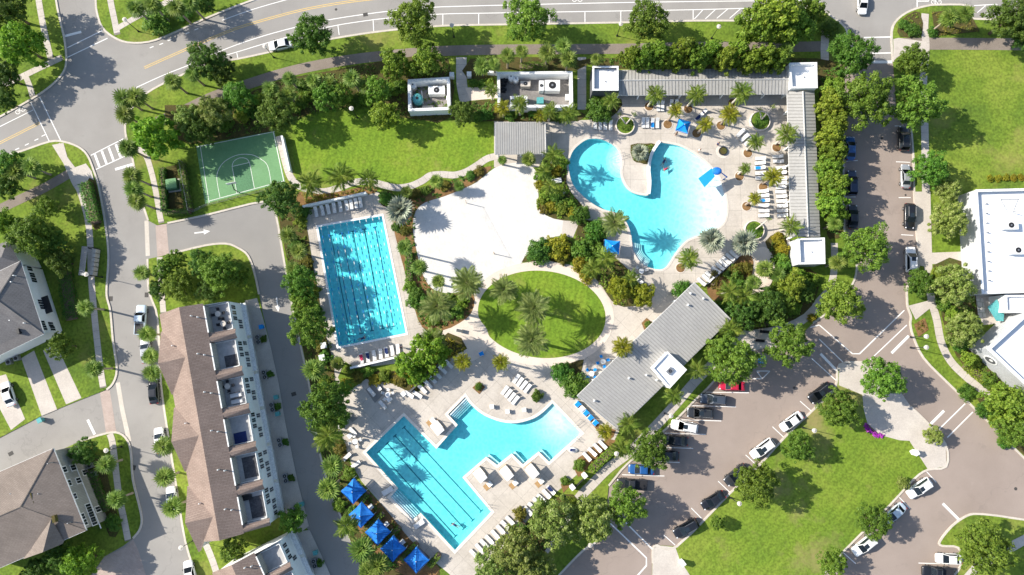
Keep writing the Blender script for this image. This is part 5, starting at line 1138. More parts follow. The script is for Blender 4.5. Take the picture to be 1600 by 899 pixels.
for px,py,r,l in [(1180,755,32,'oak in the middle of the parking island lawn'),(1246,699,23,'small oak beside the white vehicles on the island'),(1310,638,28,'oak at the upper tip of the island lawn'),(1376,592,31,'oak over the concrete island pad'),(1365,815,25,'oak over the parked cars on the lower right of the island'),(1300,880,21,'oak at the bottom edge of the island'),(1536,857,38,'oak on the lower right corner island'),(1013,703,30,'oak over the blue car by the pool house'),(977,790,29,'oak below the gate walk at the parking lot'),(1143,562,37,'wide oak over the red car'),(1120,548,20,'oak crown between the pool house and the red car'),(1231,537,33,'oak beside the crosswalk junction')]: tree('oak',px,py,r,l,G3)
for px,py,r,l in [(1120,817,11,'tiny tree on the island lawn below the middle oak'),(1410,755,10,'tiny pale tree at the kerb by the white car'),(1457,680,15,'small light tree in the concrete corner bed')]: tree('elm' if px > 1300 else 'small',px,py,r,l)
for k,px,py,r,l in [('elm',927,812,33,'big pale tree nearest the parking lot walk'),('elm',864,814,36,'big pale tree behind the lower right loungers'),('elm',806,858,34,'big pale tree at the bottom below the lounger row'),('elm',768,884,26,'pale tree at the bottom edge near the last loungers'),('elm',835,893,28,'pale tree at the bottom edge left of the lot walk'),('lig',897,790,14,'small bright tree between the two big pale trees')]: tree(k,px,py,r,l,'pale trees below the resort pool')
for k,px,py,r,l in [('bright',35,72,34,'bright tree at the upper left corner'),('oak_dark',8,118,26,'dark tree under the bright corner tree'),('oak_dark',12,15,34,'dark tree in the very top left corner'),('oak_dark',10,158,18,'dark tree by the left road edge'),('oak_dark',322,4,18,'dark tree at the top edge above the road'),('small',20,258,22,'tree at the left edge below the main road'),('oak_dark',8,288,24,'dark tree at the left edge beside the asphalt path'),
    ('oak',75,325,17,'round tree on the west lawn below the asphalt path'),('oak',50,368,33,'broad tree above the white house'),('oak_dark',85,382,20,'dark tree touching the broad tree by the white house'),('oak_dark',96,409,20,'dark tree beside the white house balcony'),('lig',10,350,20,'bright tree at the left edge above the white house'),('small',98,541,20,'tree beside the white house driveways'),
    ('oak_dark',133,706,20,'dark tree at the upper corner of the grey house'),('oak_dark',95,869,21,'dark tree below the grey house'),('bright',128,879,26,'bright tree at the bottom edge below the grey house'),('oak_dark',60,892,20,'dark tree at the bottom edge under the grey house eave'),('small',366,857,20,'tree between the two townhouse rows'),('small',458,812,20,'round tree at the lower corner of the townhouse drive'),
    ('small',260,422,19,'tree at the left of the planted island by the drive'),('oak_dark',250,452,16,'dark tree at the left tip of the townhouse island'),('oak',280,447,25,'tree above the upper townhouse roof'),('oak',343,425,30,'broad tree at the centre of the drive island'),('oak_dark',318,412,22,'dark tree left of the broad tree on the drive island'),('lig',372,432,18,'yellow green tree near the drive curve'),('small',277,405,15,'small tree at the top of the drive island'),('oak_dark',328,452,20,'dark tree at the townhouse corner')]: tree(k,px,py,r,l)
for i,(px,py,r) in enumerate([(222,427,15),(230,522,16),(235,557,16),(237,583,16),(255,697,18),(258,746,18),(270,793,19)]): palm('sabal',px,py,r,4.8,ORD[i]+' fan palm from the top along the townhouse kerb','fan palms along the townhouse kerb')
for i,(px,py,r) in enumerate([(470,443,25),(474,472,20),(483,513,31),(510,636,36),(535,610,16)]): tree('oak',px,py,r,ORD[i]+' oak from the top in the strip between lane and pools','oaks in the strip between lane and pools',hs=1.2)
for k,px,py,r,l in [('bright',672,548,30,'bright green tree between lap pool and resort pool'),('bright',640,570,22,'bright tree behind the loungers at the foot of the lap pool'),('bright',655,585,18,'small bright tree above the dark lounger wall'),('gold',968,452,20,'yellow green tree at the right of the ring path'),('gold',1003,461,20,'yellow green tree left of the pool house corner'),('oak_dark',1160,490,24,'dark tree in the thicket right of the pool house'),('oak_dark',1200,478,26,'dark tree in the middle of the thicket above the lot walk'),('lig',1235,445,22,'bright tree below the lower cabana tower'),('oak_dark',1255,455,18,'dark tree beside the walk below the lower cabana tower'),('oak',1225,470,20,'tree in the thicket nearest the lot walk')]: tree(k,px,py,r,l)
# ------------------------------------------------------------------ palms
for i,(px,py,r) in enumerate([(194,154,20),(212,152,20),(195,179,18)]): palm('sabal',px,py,r,6.0,['left','right','lower'][i]+' of three fan palms clustered at the road corner','fan palm cluster at the road corner')
for i,(px,py,r,h_) in enumerate([(270,128,17,5.5),(300,117,14,5.0)]): palm('sabal',px,py,r,h_,['left','right'][i]+' fan palm on the verge left of the dark oak')
for i,(px,py,r) in enumerate([(200,231,18),(206,276,18),(209,296,17),(214,315,17)]): palm('sabal',px,py,r,6.0,ORD[i]+' fan palm down the left street beside the court','fan palms down the left street')
for i,(px,py) in enumerate([(213,14),(238,8),(275,13),(297,6)]): palm('sabal',px,py,17,6.0,ORD[i]+' fan palm from the left above the round hedge at the top','fan palms above the round hedge')
for i,(px,py,r,h_) in enumerate([(423,140,16,5.5),(452,123,14,5.5),(450,147,15,5),(490,127,16,5.5),(515,130,15,5),(550,123,17,6),(570,135,14,5)]): palm('sabal',px,py,r,h_,ORD[i]+' fan palm from the left in the planting above the event lawn','fan palms above the event lawn')
for i,(px,py,r,h_) in enumerate([(753,103,17,4.5),(772,100,13,5),(793,87,15,5.5),(815,80,13,6),(855,82,17,6),(880,72,16,6.5),(888,92,17,6),(932,93,12,5.5)]): palm('sabal',px,py,r,h_,ORD[i]+' fan palm from the left above the chiller yard','fan palms above the chiller yard')
for i,(px,py,r,h_,k) in enumerate([(768,140,13,5,'deckpalm'),(787,168,13,5,'sylv'),(813,162,15,6,'deckpalm'),(860,173,14,5.5,'deckpalm'),(888,178,17,6,'deckpalm'),(845,180,11,4.5,'sylv')]): palm(k,px,py,r,h_,ORD[i]+' feather palm from the left between chiller yard and lawn shelter','feather palms by the chiller yard')
for i,(px,py,r,h_) in enumerate([(785,250,9,3.2),(826,249,14,3.8),(864,243,17,5.0),(850,268,15,4.5),(860,290,14,4)]): palm('queen' if i > 1 else 'sabal',px,py,r,h_,ORD[i]+' palm round the foot of the lawn shelter')
for i,(px,py,r,h_) in enumerate([(485,286,22,6.5),(532,274,24,7.0),(574,280,18,6.5)]): palm('queen',px,py,r,h_,ORD[i]+' feather palm from the left behind the lap pool screen wall','feather palms behind the lap pool screen wall')
for i,(px,py,r,h_) in enumerate([(682,284,14,3.5),(717,290,11,2.5),(635,300,12,3.2)]): palm('sabal',px,py,r,h_,['middle','right','left'][i]+' small fan palm in the bed above the sand court')
for px,py,r,h_,l in [(633,387,15,7.2,'tall fan palm between lap pool and sand court'),(655,417,15,6.6,'fan palm leaning over the left edge of the sand court'),(685,440,13,6.0,'small fan palm standing over the lower sand court')]: palm('sabal',px,py,r,h_,l)
for px,py,r,h_,l in [(730,442,26,7.2,'date palm where sand court meets the ring path'),(683,478,26,7.2,'date palm in the bed left of the ring path'),(787,453,21,7.4,'upper left date palm on the oval lawn'),(834,482,26,7.6,'middle date palm on the oval lawn'),(831,532,26,7.6,'lower date palm on the oval lawn'),(677,530,20,5.5,'date palm above the bright tree by the ring pad'),(960,348,22,6,'date palm leaning over the lagoon beside the blue square umbrella')]: palm('date',px,py,r,h_,l,'date palms round the oval lawn')
for px,py,r,h_,l in [(722,566,14,6.0,'left golden palm on the deck below the ring pad'),(783,566,14,6.0,'right golden palm on the deck below the ring pad'),(973,543,17,6.5,'golden palm at the pool house roof edge')]: palm('sylv',px,py,r,h_,l)
DP = [(1023,147,17,6.2,'first'),(1088,147,17,6.2,'second'),(1159,144,18,6.2,'third'),(1055,172,13,5.6,'fourth'),(1141,178,16,5.6,'fifth'),(1102,194,13,5.0,'sixth'),(1182,222,15,5.2,'seventh'),(1230,211,18,5.6,'eighth'),(1164,264,10,3.8,'ninth'),(1208,276,16,5.2,'tenth'),(1180,311,11,5.0,'eleventh'),(1077,404,18,5.4,'twelfth')]
WELL = [(1014,167),(1075,171),(1144,162),(1043,195),(1126,197),(1088,209),(1168,240),(1213,231),(1155,276),(1192,293),(1166,323),(1063,419)]
for (px,py,r,h_,o_),(wx,wy) in zip(DP,WELL):
    h_ = max(2.5, (1-(P(wx,wy)-Vector((0,0,0))).length/max(1e-6,P(px,py).length))*H) if False else h_
    palm('sylv' if o_ in ('fourth','fifth','sixth','tenth','eleventh') else 'deckpalm',px,py,r,h_,{'first':'palm at the left of the upper cabana deck','second':'palm before the middle of the long cabana wing','third':'palm before the right half of the long cabana wing','fourth':'yellow palm left of the blue square canopy','fifth':'yellow palm above the diagonal loungers of the upper deck','sixth':'small yellow palm right of the blue square canopy','seventh':'palm below the diagonal loungers of the upper deck','eighth':'palm against the right cabana wing','ninth':'small palm beside the blue fabric water feature','tenth':'yellow palm between the two lounger columns','eleventh':'small yellow palm beside the left lounger column','twelfth':'palm at the lower beach edge of the lagoon'}[o_],'palms in round wells on the upper deck')
    c = P(wx,wy); t = thing('tree_well','round mulch tree well of the '+{'first':'palm at the left of the upper deck','second':'palm before the cabana wing middle','third':'palm before the cabana wing right half','fourth':'yellow palm left of the blue canopy','fifth':'yellow palm above the diagonal loungers','sixth':'small palm right of the blue canopy','seventh':'palm below the diagonal loungers','eighth':'palm against the right wing','ninth':'small palm by the blue water feature','tenth':'palm between the lounger columns','eleventh':'palm beside the left lounger column','twelfth':'palm at the lagoon lower beach'}[o_],'tree well',(c.x,c.y,.12),0,'round palm wells on the upper deck')
    part('mulch', MB().frustum((0,0),.85,.8,.02,.10,18), A['mulch_red'], t, False, False); part('rim', ring_mb([(1.0*math.cos(k*.349),1.0*math.sin(k*.349)) for k in range(18)],[(.85*math.cos(k*.349),.85*math.sin(k*.349)) for k in range(18)],.0,.07), A['deck_pale'], t, False, False)
for px,py,r,h_,l in [(1112,375,22,3.6,'left silver palm beside the lagoon beach'),(1163,380,22,3.6,'right silver palm above the diagonal loungers'),(1000,238,15,2.0,'silver palm on the lagoon peninsula'),(625,328,23,3.4,'silver palm between lap pool and sand court')]: palm('silver',px,py,r,h_,l)
for px,py,r,h_,l,k in [(1236,353,17,5,'palm beside the lower end of the right cabana wing','queen'),(1195,421,17,4.5,'palm over the pale play path','sabal'),(1140,456,20,5,'palm in the thicket at the pool house corner','queen'),(1165,462,18,5,'palm at the left of the thicket above the lot walk','queen'),(1178,442,15,4.5,'palm at the end of the pale play path','sabal'),(1215,430,16,4.5,'palm right of the pale play path','sabal'),(1142,516,19,5,'palm off the right corner of the pool house','queen'),(1090,578,17,5,'palm at the pool house tower','queen'),(1052,619,16,5.5,'palm between pool house and parking lot','queen'),(983,664,18,5.0,'palm at the lower corner of the pool house','queen'),(945,675,13,3.5,'yellow palm at the end of the blue sofas','sylv'),(968,702,15,4.0,'palm behind the loungers by the gate','queen'),
    (955,157,14,5.0,'palm beside the left cabana tower','deckpalm'),(945,405,19,4.5,'palm below the blue square umbrella','queen'),(925,420,17,4.0,'palm right of the ring path','queen'),(985,435,15,4.0,'palm at the lower left of the lagoon','queen'),(1305,350,14,4.5,'upper fan palm beside the right cabana tower walk','sabal'),(1308,411,16,4.5,'lower fan palm beside the right cabana tower walk','sabal'),(1483,28,18,5,'left fan palm in the top right corner bed','sabal'),(1508,22,17,5,'right fan palm in the top right corner bed','sabal'),(1228,78,15,4.5,'fan palm at the end of the privet row','sabal'),
    (133,481,15,5.5,'fan palm on the west sidewalk below the mailbox shelter','sabal'),(147,577,16,5.5,'fan palm on the west sidewalk near the drive','sabal'),(165,726,17,5.0,'upper fan palm beside the grey house','sabal'),(182,780,18,5.0,'lower fan palm beside the grey house','sabal'),(25,268,18,5,'fan palm at the left edge below the main road','sabal'),(50,262,18,5,'fan palm beside the west sidewalk start','sabal')]: palm(k,px,py,r,h_,l)
for i,(px,py,r,h_,k) in enumerate([(450,368,16,4.5,'sabal'),(467,393,16,4.5,'sabal'),(458,420,15,4.5,'sabal'),(490,578,20,6,'sabal'),(512,682,24,8.0,'queen'),(520,728,20,7.5,'sabal'),(513,764,20,7.5,'sabal'),(540,822,20,7.5,'queen'),(565,858,22,6.5,'sabal'),(590,882,21,5,'sabal'),(575,893,18,5,'sabal'),(528,568,13,2.5,'sabal')]): palm(k,px,py,r,h_,ORD[i]+' palm from the top in the long strip beside the lane' if i < 11 else 'low fan palm at the foot of the lap pool','palms in the strip beside the lane' if i < 11 else None)
# leaning bare-trunked palms in three round white planters
def planter(px, py, r, label, trunks):
    c = P(px,py,.5); t = thing('round_planter','round white raised planter '+label,'planter',(c.x,c.y,.1),0,'round white planters on the upper deck'); R = r*.12
    part('rim', ring_mb([(R*math.cos(k*.2618),R*math.sin(k*.2618)) for k in range(24)],[((R-.22)*math.cos(k*.2618),(R-.22)*math.sin(k*.2618)) for k in range(24)],0,.55), A['deck_pale'], t, True, False); part('soil', MB().frustum((0,0),R-.2,R-.2,0,.48,24), A['grass'], t, False, False); link('foliage', rt.choice(BUSH['shrub']), t, (0,0,.42), (0,0,rt.uniform(0,6)), (R*.82,R*.82,.45))
    for i,(ex,ey,h_) in enumerate(trunks):
        q = P(ex,ey,h_); tt = thing('bare_palm',['taller','shorter'][i]+' leaning palm trunk in the planter '+label,'palm',(c.x+.2*i,c.y,.55),0,'leaning palms in the white planters')
        d = Vector((q.x-c.x-.2*i,q.y-c.y,h_-.55)); link('trunk', MB().tube([(0,0,0),d*.5+Vector((0,0,.25)),d],[.17,.13,.09],7).mesh('trunk',A['pale_bark'],smooth=True), tt)
        for y, pt, s_ in crown_angles(5,20,75,i+int(px)): link('frond', rt.choice(FR['deckpalm']), tt, d, (0,-pt,y), .75*s_)
planter(977,196,15.5,'at the left of the upper deck',[(990,180,3.0),(967,180,2.6)])
planter(1188,189,16.5,'at the right of the upper deck',[(1206,168,3.6),(1186,172,2.6)])
planter(1179,360,16,'below the lounger columns',[(1200,343,3.2)])
# ------------------------------------------------------------------ shrubs and hedges
for k,px,py,r,l,hs in [('clip',242,30,24,'round clipped hedge mass on the top left island',.8),('clip',285,20,14,'small clipped shrub right of the round hedge mass',.8),('clip',603,311,12,'round dark shrub at the top right of the lap pool',1),('clip',908,336,16,'round dark shrub on the left bank of the lagoon',1),('clip',932,360,18,'round dark shrub beside the leaning date palm',1),('shrub',910,390,18,'dark shrub left of the blue square umbrella',1),('shrub',934,392,14,'small dark shrub below the blue square umbrella',1),('croton',907,413,15,'yellow shrub on the ring path corner',.9),('croton',918,430,14,'lower yellow shrub at the ring path',.9),('croton',872,386,21,'yellow shrub in the bed below the sand court',.8),('clip',841,393,21,'green shrub at the left of the bed below the sand court',.8),('bronze',880,402,12,'bronze shrub in the bed below the sand court',.7),
    ('clip',878,581,17,'upper round shrub left of the pool house',1),('clip',899,604,22,'lower round shrub left of the pool house',1),('clip',1066,452,15,'dark shrub at the top corner of the pool house',.9),('clip',937,173,22,'large round shrub below the left cabana tower',.9),('clip',1427,47,12,'clipped shrub at the right street entrance',.9),('clip',1412,38,9,'small clipped shrub at the right street entrance',.9),('clip',1297,43,16,'dark clipped shrub at the top street corner',.8),('clip',1457,50,9,'bright clipped shrub beside the promenade end',.8),('clip',177,816,13,'round shrub below the fan palms of the grey house',.9),('clip',748,604,6,'small shrub in the left square planting on the deck',1.2),('shrub',839,619,9,'shrub in the right square planting on the deck',1.2),('bronze',812,803,11,'bronze shrub between the lower right loungers',1),
    ('shrub',1148,430,14,'shrub behind the diagonal loungers below the lagoon',.8),('bronze',1150,425,14,'bronze shrub behind the diagonal loungers',.7),('bronze',1165,420,11,'bronze shrub by the play path edge',.7),('croton',1215,372,10,'yellow shrub below the white planter',.8),('croton',1222,388,13,'yellow shrub beside the lower cabana tower',.9),('pale',1222,405,13,'pale shrub beside the lower cabana tower',.9),('shrub',905,726,10,'shrub at the loungers by the gate',.8),('shrub',883,752,8,'shrub left of the pool gate',.9),('croton',1268,497,7,'yellow shrub at the end of the lot walk',1.1),('shrub',1012,507,6,'shrub in the square bed before the pool house',1),
    ('croton',782,168,11,'yellow shrub left of the chiller yard wall',.9),('shrub',740,130,8,'left clipped shrub beside the entry walk',.9),('shrub',752,131,8,'middle clipped shrub beside the entry walk',.9),('pale',764,129,8,'right clipped shrub beside the entry walk',.9),('shrub',868,312,12,'shrub on the left bank of the lagoon below the palms',.9),('pale',852,305,12,'pale shrub beside the sand court edge',.9),('bronze',850,325,10,'bronze shrub at the sand court corner',.8),('pale',878,325,12,'pale shrub above the ramp',.9),('shrub',1513,612,14,'shrub beside the sidewalk below the annex',.8),('shrub',1540,640,15,'lower shrub beside the sidewalk below the annex',.8)]: shrub(k,px,py,r,l,None,hs)
for i,(px,py) in enumerate([(640,447),(650,458),(662,470),(675,500),(700,492),(715,487),(722,470),(645,470),(705,470)]): shrub('shrub' if i%3 else 'pale',px,py,11,ORD[i]+' shrub in the bed around the lower left date palm','shrubs around the lower left date palm',.8)
for i,(px,py) in enumerate([(630,310),(650,303),(665,297),(695,290),(735,275),(748,268),(620,355),(632,360)]): shrub('bronze' if i%2 else 'shrub',px,py,9,ORD[i]+' low shrub along the upper edge of the sand court','low shrubs along the sand court',.7)
for i,(px,py) in enumerate([(475,330),(470,345),(462,385),(478,410),(472,425),(490,455),(495,490),(500,540),(507,560),(505,600),(535,655),(530,700),(545,740),(530,790),(555,800),(580,840),(605,875),(520,655)]): shrub(['shrub','pale','shrub','bronze'][i%4],px,py,11,(ORD[i] if i < 16 else ['second last','last'][i-16])+' filler shrub in the strip between lane and pool decks','filler shrubs beside the lane',.8)
for i,(px,py) in enumerate([(545,580),(560,590),(585,595),(600,588),(625,595),(540,600),(575,580)]): shrub(['pale','bronze','croton'][i%3],px,py,10,ORD[i]+' low shrub below the lap pool foot wall','low shrubs below the lap pool',.7)
for i,(px,py) in enumerate([(300,205),(320,195),(395,175),(405,155),(465,165),(480,150),(555,160),(570,155),(470,135),(380,180),(350,195),(610,140),(625,135)]): shrub(['shrub','pale'][i%2],px,py,13,ORD[i]+' undergrowth shrub between promenade and court','undergrowth between promenade and court',.9)
for i,(px,py) in enumerate([(1130,480),(1145,478),(1180,490),(1215,492),(1185,470),(1240,480),(1155,445),(1250,430),(1225,418),(1270,440)]): shrub(['shrub','pale'][i%2],px,py,13,ORD[i]+' thicket shrub between pool house and cabana tower','thicket shrubs below the cabana tower',.9)
for i,(px,py) in enumerate([(1465,430),(1475,475),(1490,490),(1500,540),(1520,565),(1545,595),(1590,615),(1570,690),(1555,655)]): shrub(['pale','shrub'][i%2],px,py,13,ORD[i]+' shrub in the bed along the hall and annex','shrubs along the hall and annex',.8)
for i,(px,py) in enumerate([(805,172),(832,176),(875,183),(798,182),(760,180),(745,183)]): shrub('shrub',px,py,10,ORD[i]+' dark shrub along the chiller yard lower wall','dark shrubs along the chiller yard',.8)
for i in range(5): shrub('croton',1548+i*12,279-i*.5,6,ORD[i]+' low yellow shrub from the left at the edge of the open lawn','yellow shrubs at the open lawn edge',.7)
for px,wd,h_,l,mt in [([(812,108),(856,107)],1.6,1.3,'clipped hedge above the chiller yard','shrub'),([(288,258),(300,330)],1.2,1.8,'tall hedge along the court fence','shrub'),([(258,265),(262,335)],1.0,1.5,'hedge left of the green transformer','shrub'),([(262,335),(300,332)],1.0,1.5,'hedge below the green transformer','shrub'),([(138,288),(146,318),(154,350)],2.0,1.6,'hedge beside the west sidewalk','shrub'),([(922,735),(958,700)],1.4,1.2,'hedge behind the gate loungers','lig'),([(640,395),(640,440)],1.2,1.0,'low hedge beside the lap pool deck','shrub'),([(1150,505),(1195,507)],1.0,1.0,'clipped hedge above the bench pad','lig'),([(1195,507),(1240,470)],1.3,1.2,'diagonal hedge through the thicket','shrub'),([(800,840),(818,815)],1.5,1.1,'hedge beside the bronze shrub','shrub'),([(1120,425),(1110,445)],1.52,.6,'low planting edge behind the diagonal loungers','bronze'),([(100,395),(115,500)],2.66,.9,'dark foundation hedge along the white house','shrub'),([(143,735),(165,800)],2.28,.9,'dark foundation hedge along the grey house','shrub'),([(1505,570),(1548,606)],1.6,1.0,'hedge following the sidewalk below the annex','lig')]: hedge(px,wd,h_,l,mt)
for a,b,l in [((574,824),(600,800),'dark planter hedge between the first and second blue cabana'),((596,850),(626,822),'dark planter hedge between the third and fourth blue cabana'),((629,872),(653,847),'dark planter hedge between the fourth and fifth blue cabana'),((565,785),(577,768),'dark planter hedge beside the first blue cabana'),((672,882),(688,864),'dark planter hedge beside the last blue cabana')]: hedge([a,b],.9,1.5,l,'oak_dark' if False else 'shrub')
cover([(640,455),(648,450),(668,512),(655,512)],3.50,.22,'bronze','rows of small dark plants in the bark bed by the lap pool deck',h_=.3)
cover([(465,303),(500,306),(540,299),(585,294),(572,302),(480,323)],3.80,.3,'croton','yellow and green low plants behind the lap pool screen wall')
for i,(px,py,k) in enumerate([(846,275,'pale'),(868,265,'croton'),(878,255,'pale'),(845,290,'croton'),(872,300,'pale'),(862,322,'croton'),(890,318,'pale'),(848,315,'pale'),(895,332,'croton')]): shrub(k,px,py,11,ORD[i]+' yellow green shrub filling the left bank of the lagoon','yellow green shrubs on the lagoon bank',.9)
cover([(842,262),(858,242),(884,262),(886,290),(905,320),(905,342),(880,343),(853,335)],3.04,.34,'pale' if False else 'lig','lush low plants on the left bank of the lagoon')
cover([(640,178),(700,177),(704,188),(640,188)],3.00,.28,'bronze','brown low plants below the small pump yard')
cover([(987,228),(1022,227),(1010,255),(990,250)],4.50,.3,'shrub','low plants on the lagoon peninsula')
cover([(1106,448),(1150,408),(1176,410),(1170,445),(1130,468)],3.80,.32,'bronze','bronze low plants behind the diagonal loungers')
cover([(1200,380),(1226,374),(1236,420),(1275,440),(1240,498),(1160,514),(1150,472),(1205,465)],2.47,.36,'shrub','dense undergrowth of the thicket below the cabana tower')
cover([(905,352),(945,362),(944,395),(985,425),(1015,460),(975,478),(940,446),(899,402)],2.47,.34,'lig','low plants between ring path and lagoon')
cover([(620,322),(680,289),(756,264),(690,306),(648,330),(648,378),(661,431),(690,458),(734,456),(736,490),(690,515),(660,510),(630,415)],2.47,.3,'shrub','mixed low plants between lap pool and sand court')
cover([(572,592),(640,577),(702,524),(726,545),(650,610)],3.04,.32,'croton','yellow low plants between lap pool and resort pool')
cover([(437,325),(470,320),(498,460),(520,560),(527,650),(556,748),(598,795),(640,850),(600,930),(562,880),(503,705),(465,500)],1.71,.34,'shrub','low plants in the strip between lane and pool decks')
cover([(300,222),(272,205),(330,170),(450,126),(600,98),(700,95),(702,183),(600,180),(520,172),(440,202)],1.33,.36,'shrub','undergrowth between the promenade and the event lawn')
cover([(752,890),(845,798),(880,775),(878,815),(838,885),(820,930),(740,930)],1.90,.36,'shrub','undergrowth below the pale trees at the bottom')
cover([(1280,112),(1312,112),(1314,330),(1316,366),(1296,368)],1.90,.34,'shrub','undergrowth below the privet column')
cover([(922,94),(1274,94),(1274,106),(965,107)],2.66,.34,'shrub','undergrowth below the privet row')
cover([(1430,508),(1443,500),(1448,513),(1436,524)],4.00,.25,'bronze','bronze low plants in the kerb bed below the hall')
cover([(1458,418),(1510,414),(1528,500),(1545,550),(1603,612),(1598,645),(1545,603),(1487,540)],1.90,.34,'lig','low plants in the bed along the hall and annex')
cover([(733,162),(775,159),(780,171),(898,173),(900,188),(772,188),(716,188)],3.04,.32,'shrub','low plants between chiller yard and lawn shelter')
cover([(1352,661),(1360,672),(1380,680),(1378,684),(1362,681),(1350,668)],14,.34,'purple','purple flowers along the island pad edge',name='flower_bed',h_=.3,cat='flowers')
cover([(1405,42),(1418,26),(1436,22),(1438,55)],3.00,.26,'lig','yellow green low plants at the right street entrance')
cover([(1457,22),(1508,16),(1526,50),(1462,56)],2.85,.3,'bronze','bronze low plants in the top right corner bed')
# ------------------------------------------------------------------ furniture
def ang(dx, dy): return math.atan2(-dy, dx)
LM = {}
def lounger_meshes():
    fr = MB()
    for s_ in (-.31,.31): fr.box((-.1,s_,.30),(1.95,.05,.06))
    for x in (-1.0,.35,.85): fr.box((x,0,.27),(.05,.62,.05))
    for x in (-.9,.7):
        for s_ in (-.31,.31): fr.box((x,s_,.14),(.06,.06,.28))
    LM['frame'] = fr.mesh('frame',A['steel'])
    LM['seat'] = MB().box((-.36,0,.355),(1.32,.66,.06)).mesh('seat',A['vinyl'])
    Mx = Matrix.Translation(Vector((.30,0,.36))) @ Matrix.Rotation(-math.radians(38),4,'Y')
    LM['backrest'] = MB().box((.37,0,.0),(.76,.66,.06),0,Mx).mesh('backrest',A['vinyl'])
    LM['towel'] = MB().box((-.45,0,.40),(.8,.6,.03)).box((.0,0,.42),(.3,.45,.04),.3).mesh('towel',A['sky_fabric'])
lounger_meshes()
def lounger(px, py, a, label, group=None, towel=None, z=.13):
    c = P(px,py,.4); t = thing('sun_lounger', label, 'sun lounger', (c.x,c.y,z), a, group)
    for k in ('frame','seat','backrest'): link(k, LM[k], t)
    if towel:
        tw = thing('towel', towel+' towel on the '+label.replace(' from the',' from').replace(' of the',' of').replace(' in the row',', row').replace(' at the',' at').replace(' beside the',' by'), 'towel', (c.x,c.y,z), a); me = LM['towel'] if towel == 'blue' else LM.setdefault(towel, MB().box((-.35,0,.40),(.9,.6,.03)).box((.1,.05,.45),(.35,.4,.12),.4).mesh('towel',A['navy' if towel == 'navy' else 'red_fabric']))
        link('cloth', me, tw)
    return t
def lrow(pts, d, fmt, group, towels={}):
    for i,(x,y) in enumerate(pts): lounger(x,y,ang(*d)+random.uniform(-.05,.05),fmt % ORD[i],group,towels.get(i))
lrow([(494,331),(504,329),(513,327),(522.5,325),(532,323),(542,321),(549,320),(556.5,318),(563.5,316.5)],(-.18,-1),'%s lounger from the left in the shaded row above the lap pool','loungers above the lap pool')
lrow([(565,561),(575,558.5),(585,556),(595,553.5),(604,551),(613,548.5),(622,546)],(.18,1),'%s lounger from the left in the row at the foot of the lap pool','loungers at the foot of the lap pool',{0:'red',1:'navy',4:'navy'})
lrow([(701,569),(691.5,577.5),(683.5,585),(675.5,592.5),(668.5,600),(660,608)],(-.75,-.8),'%s lounger from the right in the shaded diagonal row below the bright tree','shaded diagonal loungers')
lrow([(807,591.5),(812.5,596.5),(818.5,601.5),(824.5,606.5)],(.6,-.8),'%s lounger from the top in the right group of four above the resort pool','right group above the resort pool')
lrow([(789,609.5),(794.5,614.5),(800,620),(805.5,625)],(.6,-.8),'%s lounger from the top in the left group of four above the resort pool','left group above the resort pool')
lrow([(741,866),(749.5,857),(757,850),(765,843.5),(774,835.5),(782.5,827.5),(789.5,820.5),(797,813.5)],(.72,.7),'%s lounger from the bottom in the row below the resort pool','loungers below the resort pool')
lrow([(825.5,798.5),(832,792),(839.5,784.5),(846,779),(854,772),(861,766)],(.72,.7),'%s lounger from the left in the row right of the bronze shrub','loungers right of the bronze shrub',{5:'navy'})
lrow([(917,714),(925.5,706.5),(933.5,700),(941.5,695)],(.72,.7),'%s lounger from the left in the row beside the gate hedge','loungers beside the gate hedge')
lrow([(1188,248),(1187.5,255),(1187,262.5),(1188,271),(1188.5,278.5),(1192,299),(1193,306),(1194,313.5),(1193,321.5),(1193.5,329.5),(1193,337)],(1,-.03),'%s lounger from the top in the left column of the upper deck','left lounger column on the upper deck',{2:'blue',7:'blue'})
lrow([(1215,245),(1216,252.5),(1219,263),(1220,270),(1221,279.5),(1220.5,286),(1220,293),(1219.5,300),(1221,307),(1221,314.5),(1222,322),(1222,329.5),(1222,337)],(1,-.03),'%s lounger from the top in the right column of the upper deck','right lounger column on the upper deck')
lrow([(1028.5,166),(1035,166),(1049,164),(1057,164)],(0,-1),'%s lounger from the left in the row nearest the long cabana wing','loungers nearest the long cabana wing')
lrow([(1005,192),(1011.5,192),(1019.5,193),(1027,192.5)],(0,-1),'%s lounger from the left in the row beside the left white planter','loungers right of the left planter',{2:'blue'})
lrow([(930,194),(938,195),(945.5,195.5),(954,196)],(0,-1),'%s lounger from the left in the row above the lagoon left lobe','loungers above the lagoon left lobe')
lrow([(1157,208),(1163,215.5),(1169,221.5)],(.72,-.7),'%s lounger from the top in the diagonal group on the upper deck','diagonal group on the upper deck')
lrow([(1092,183),(1098,177)],(.72,-.7),'%s lounger with navy cover right of the blue square canopy','navy covered loungers',{0:'navy',1:'navy'})
lrow([(1146.5,398),(1140.5,402.5),(1135,407.5),(1130,412),(1125,417),(1118.5,422.5),(1108.5,431),(1104,435.5),(1096,441)],(.72,.7),'%s lounger from the top in the diagonal row below the lagoon','diagonal loungers below the lagoon')
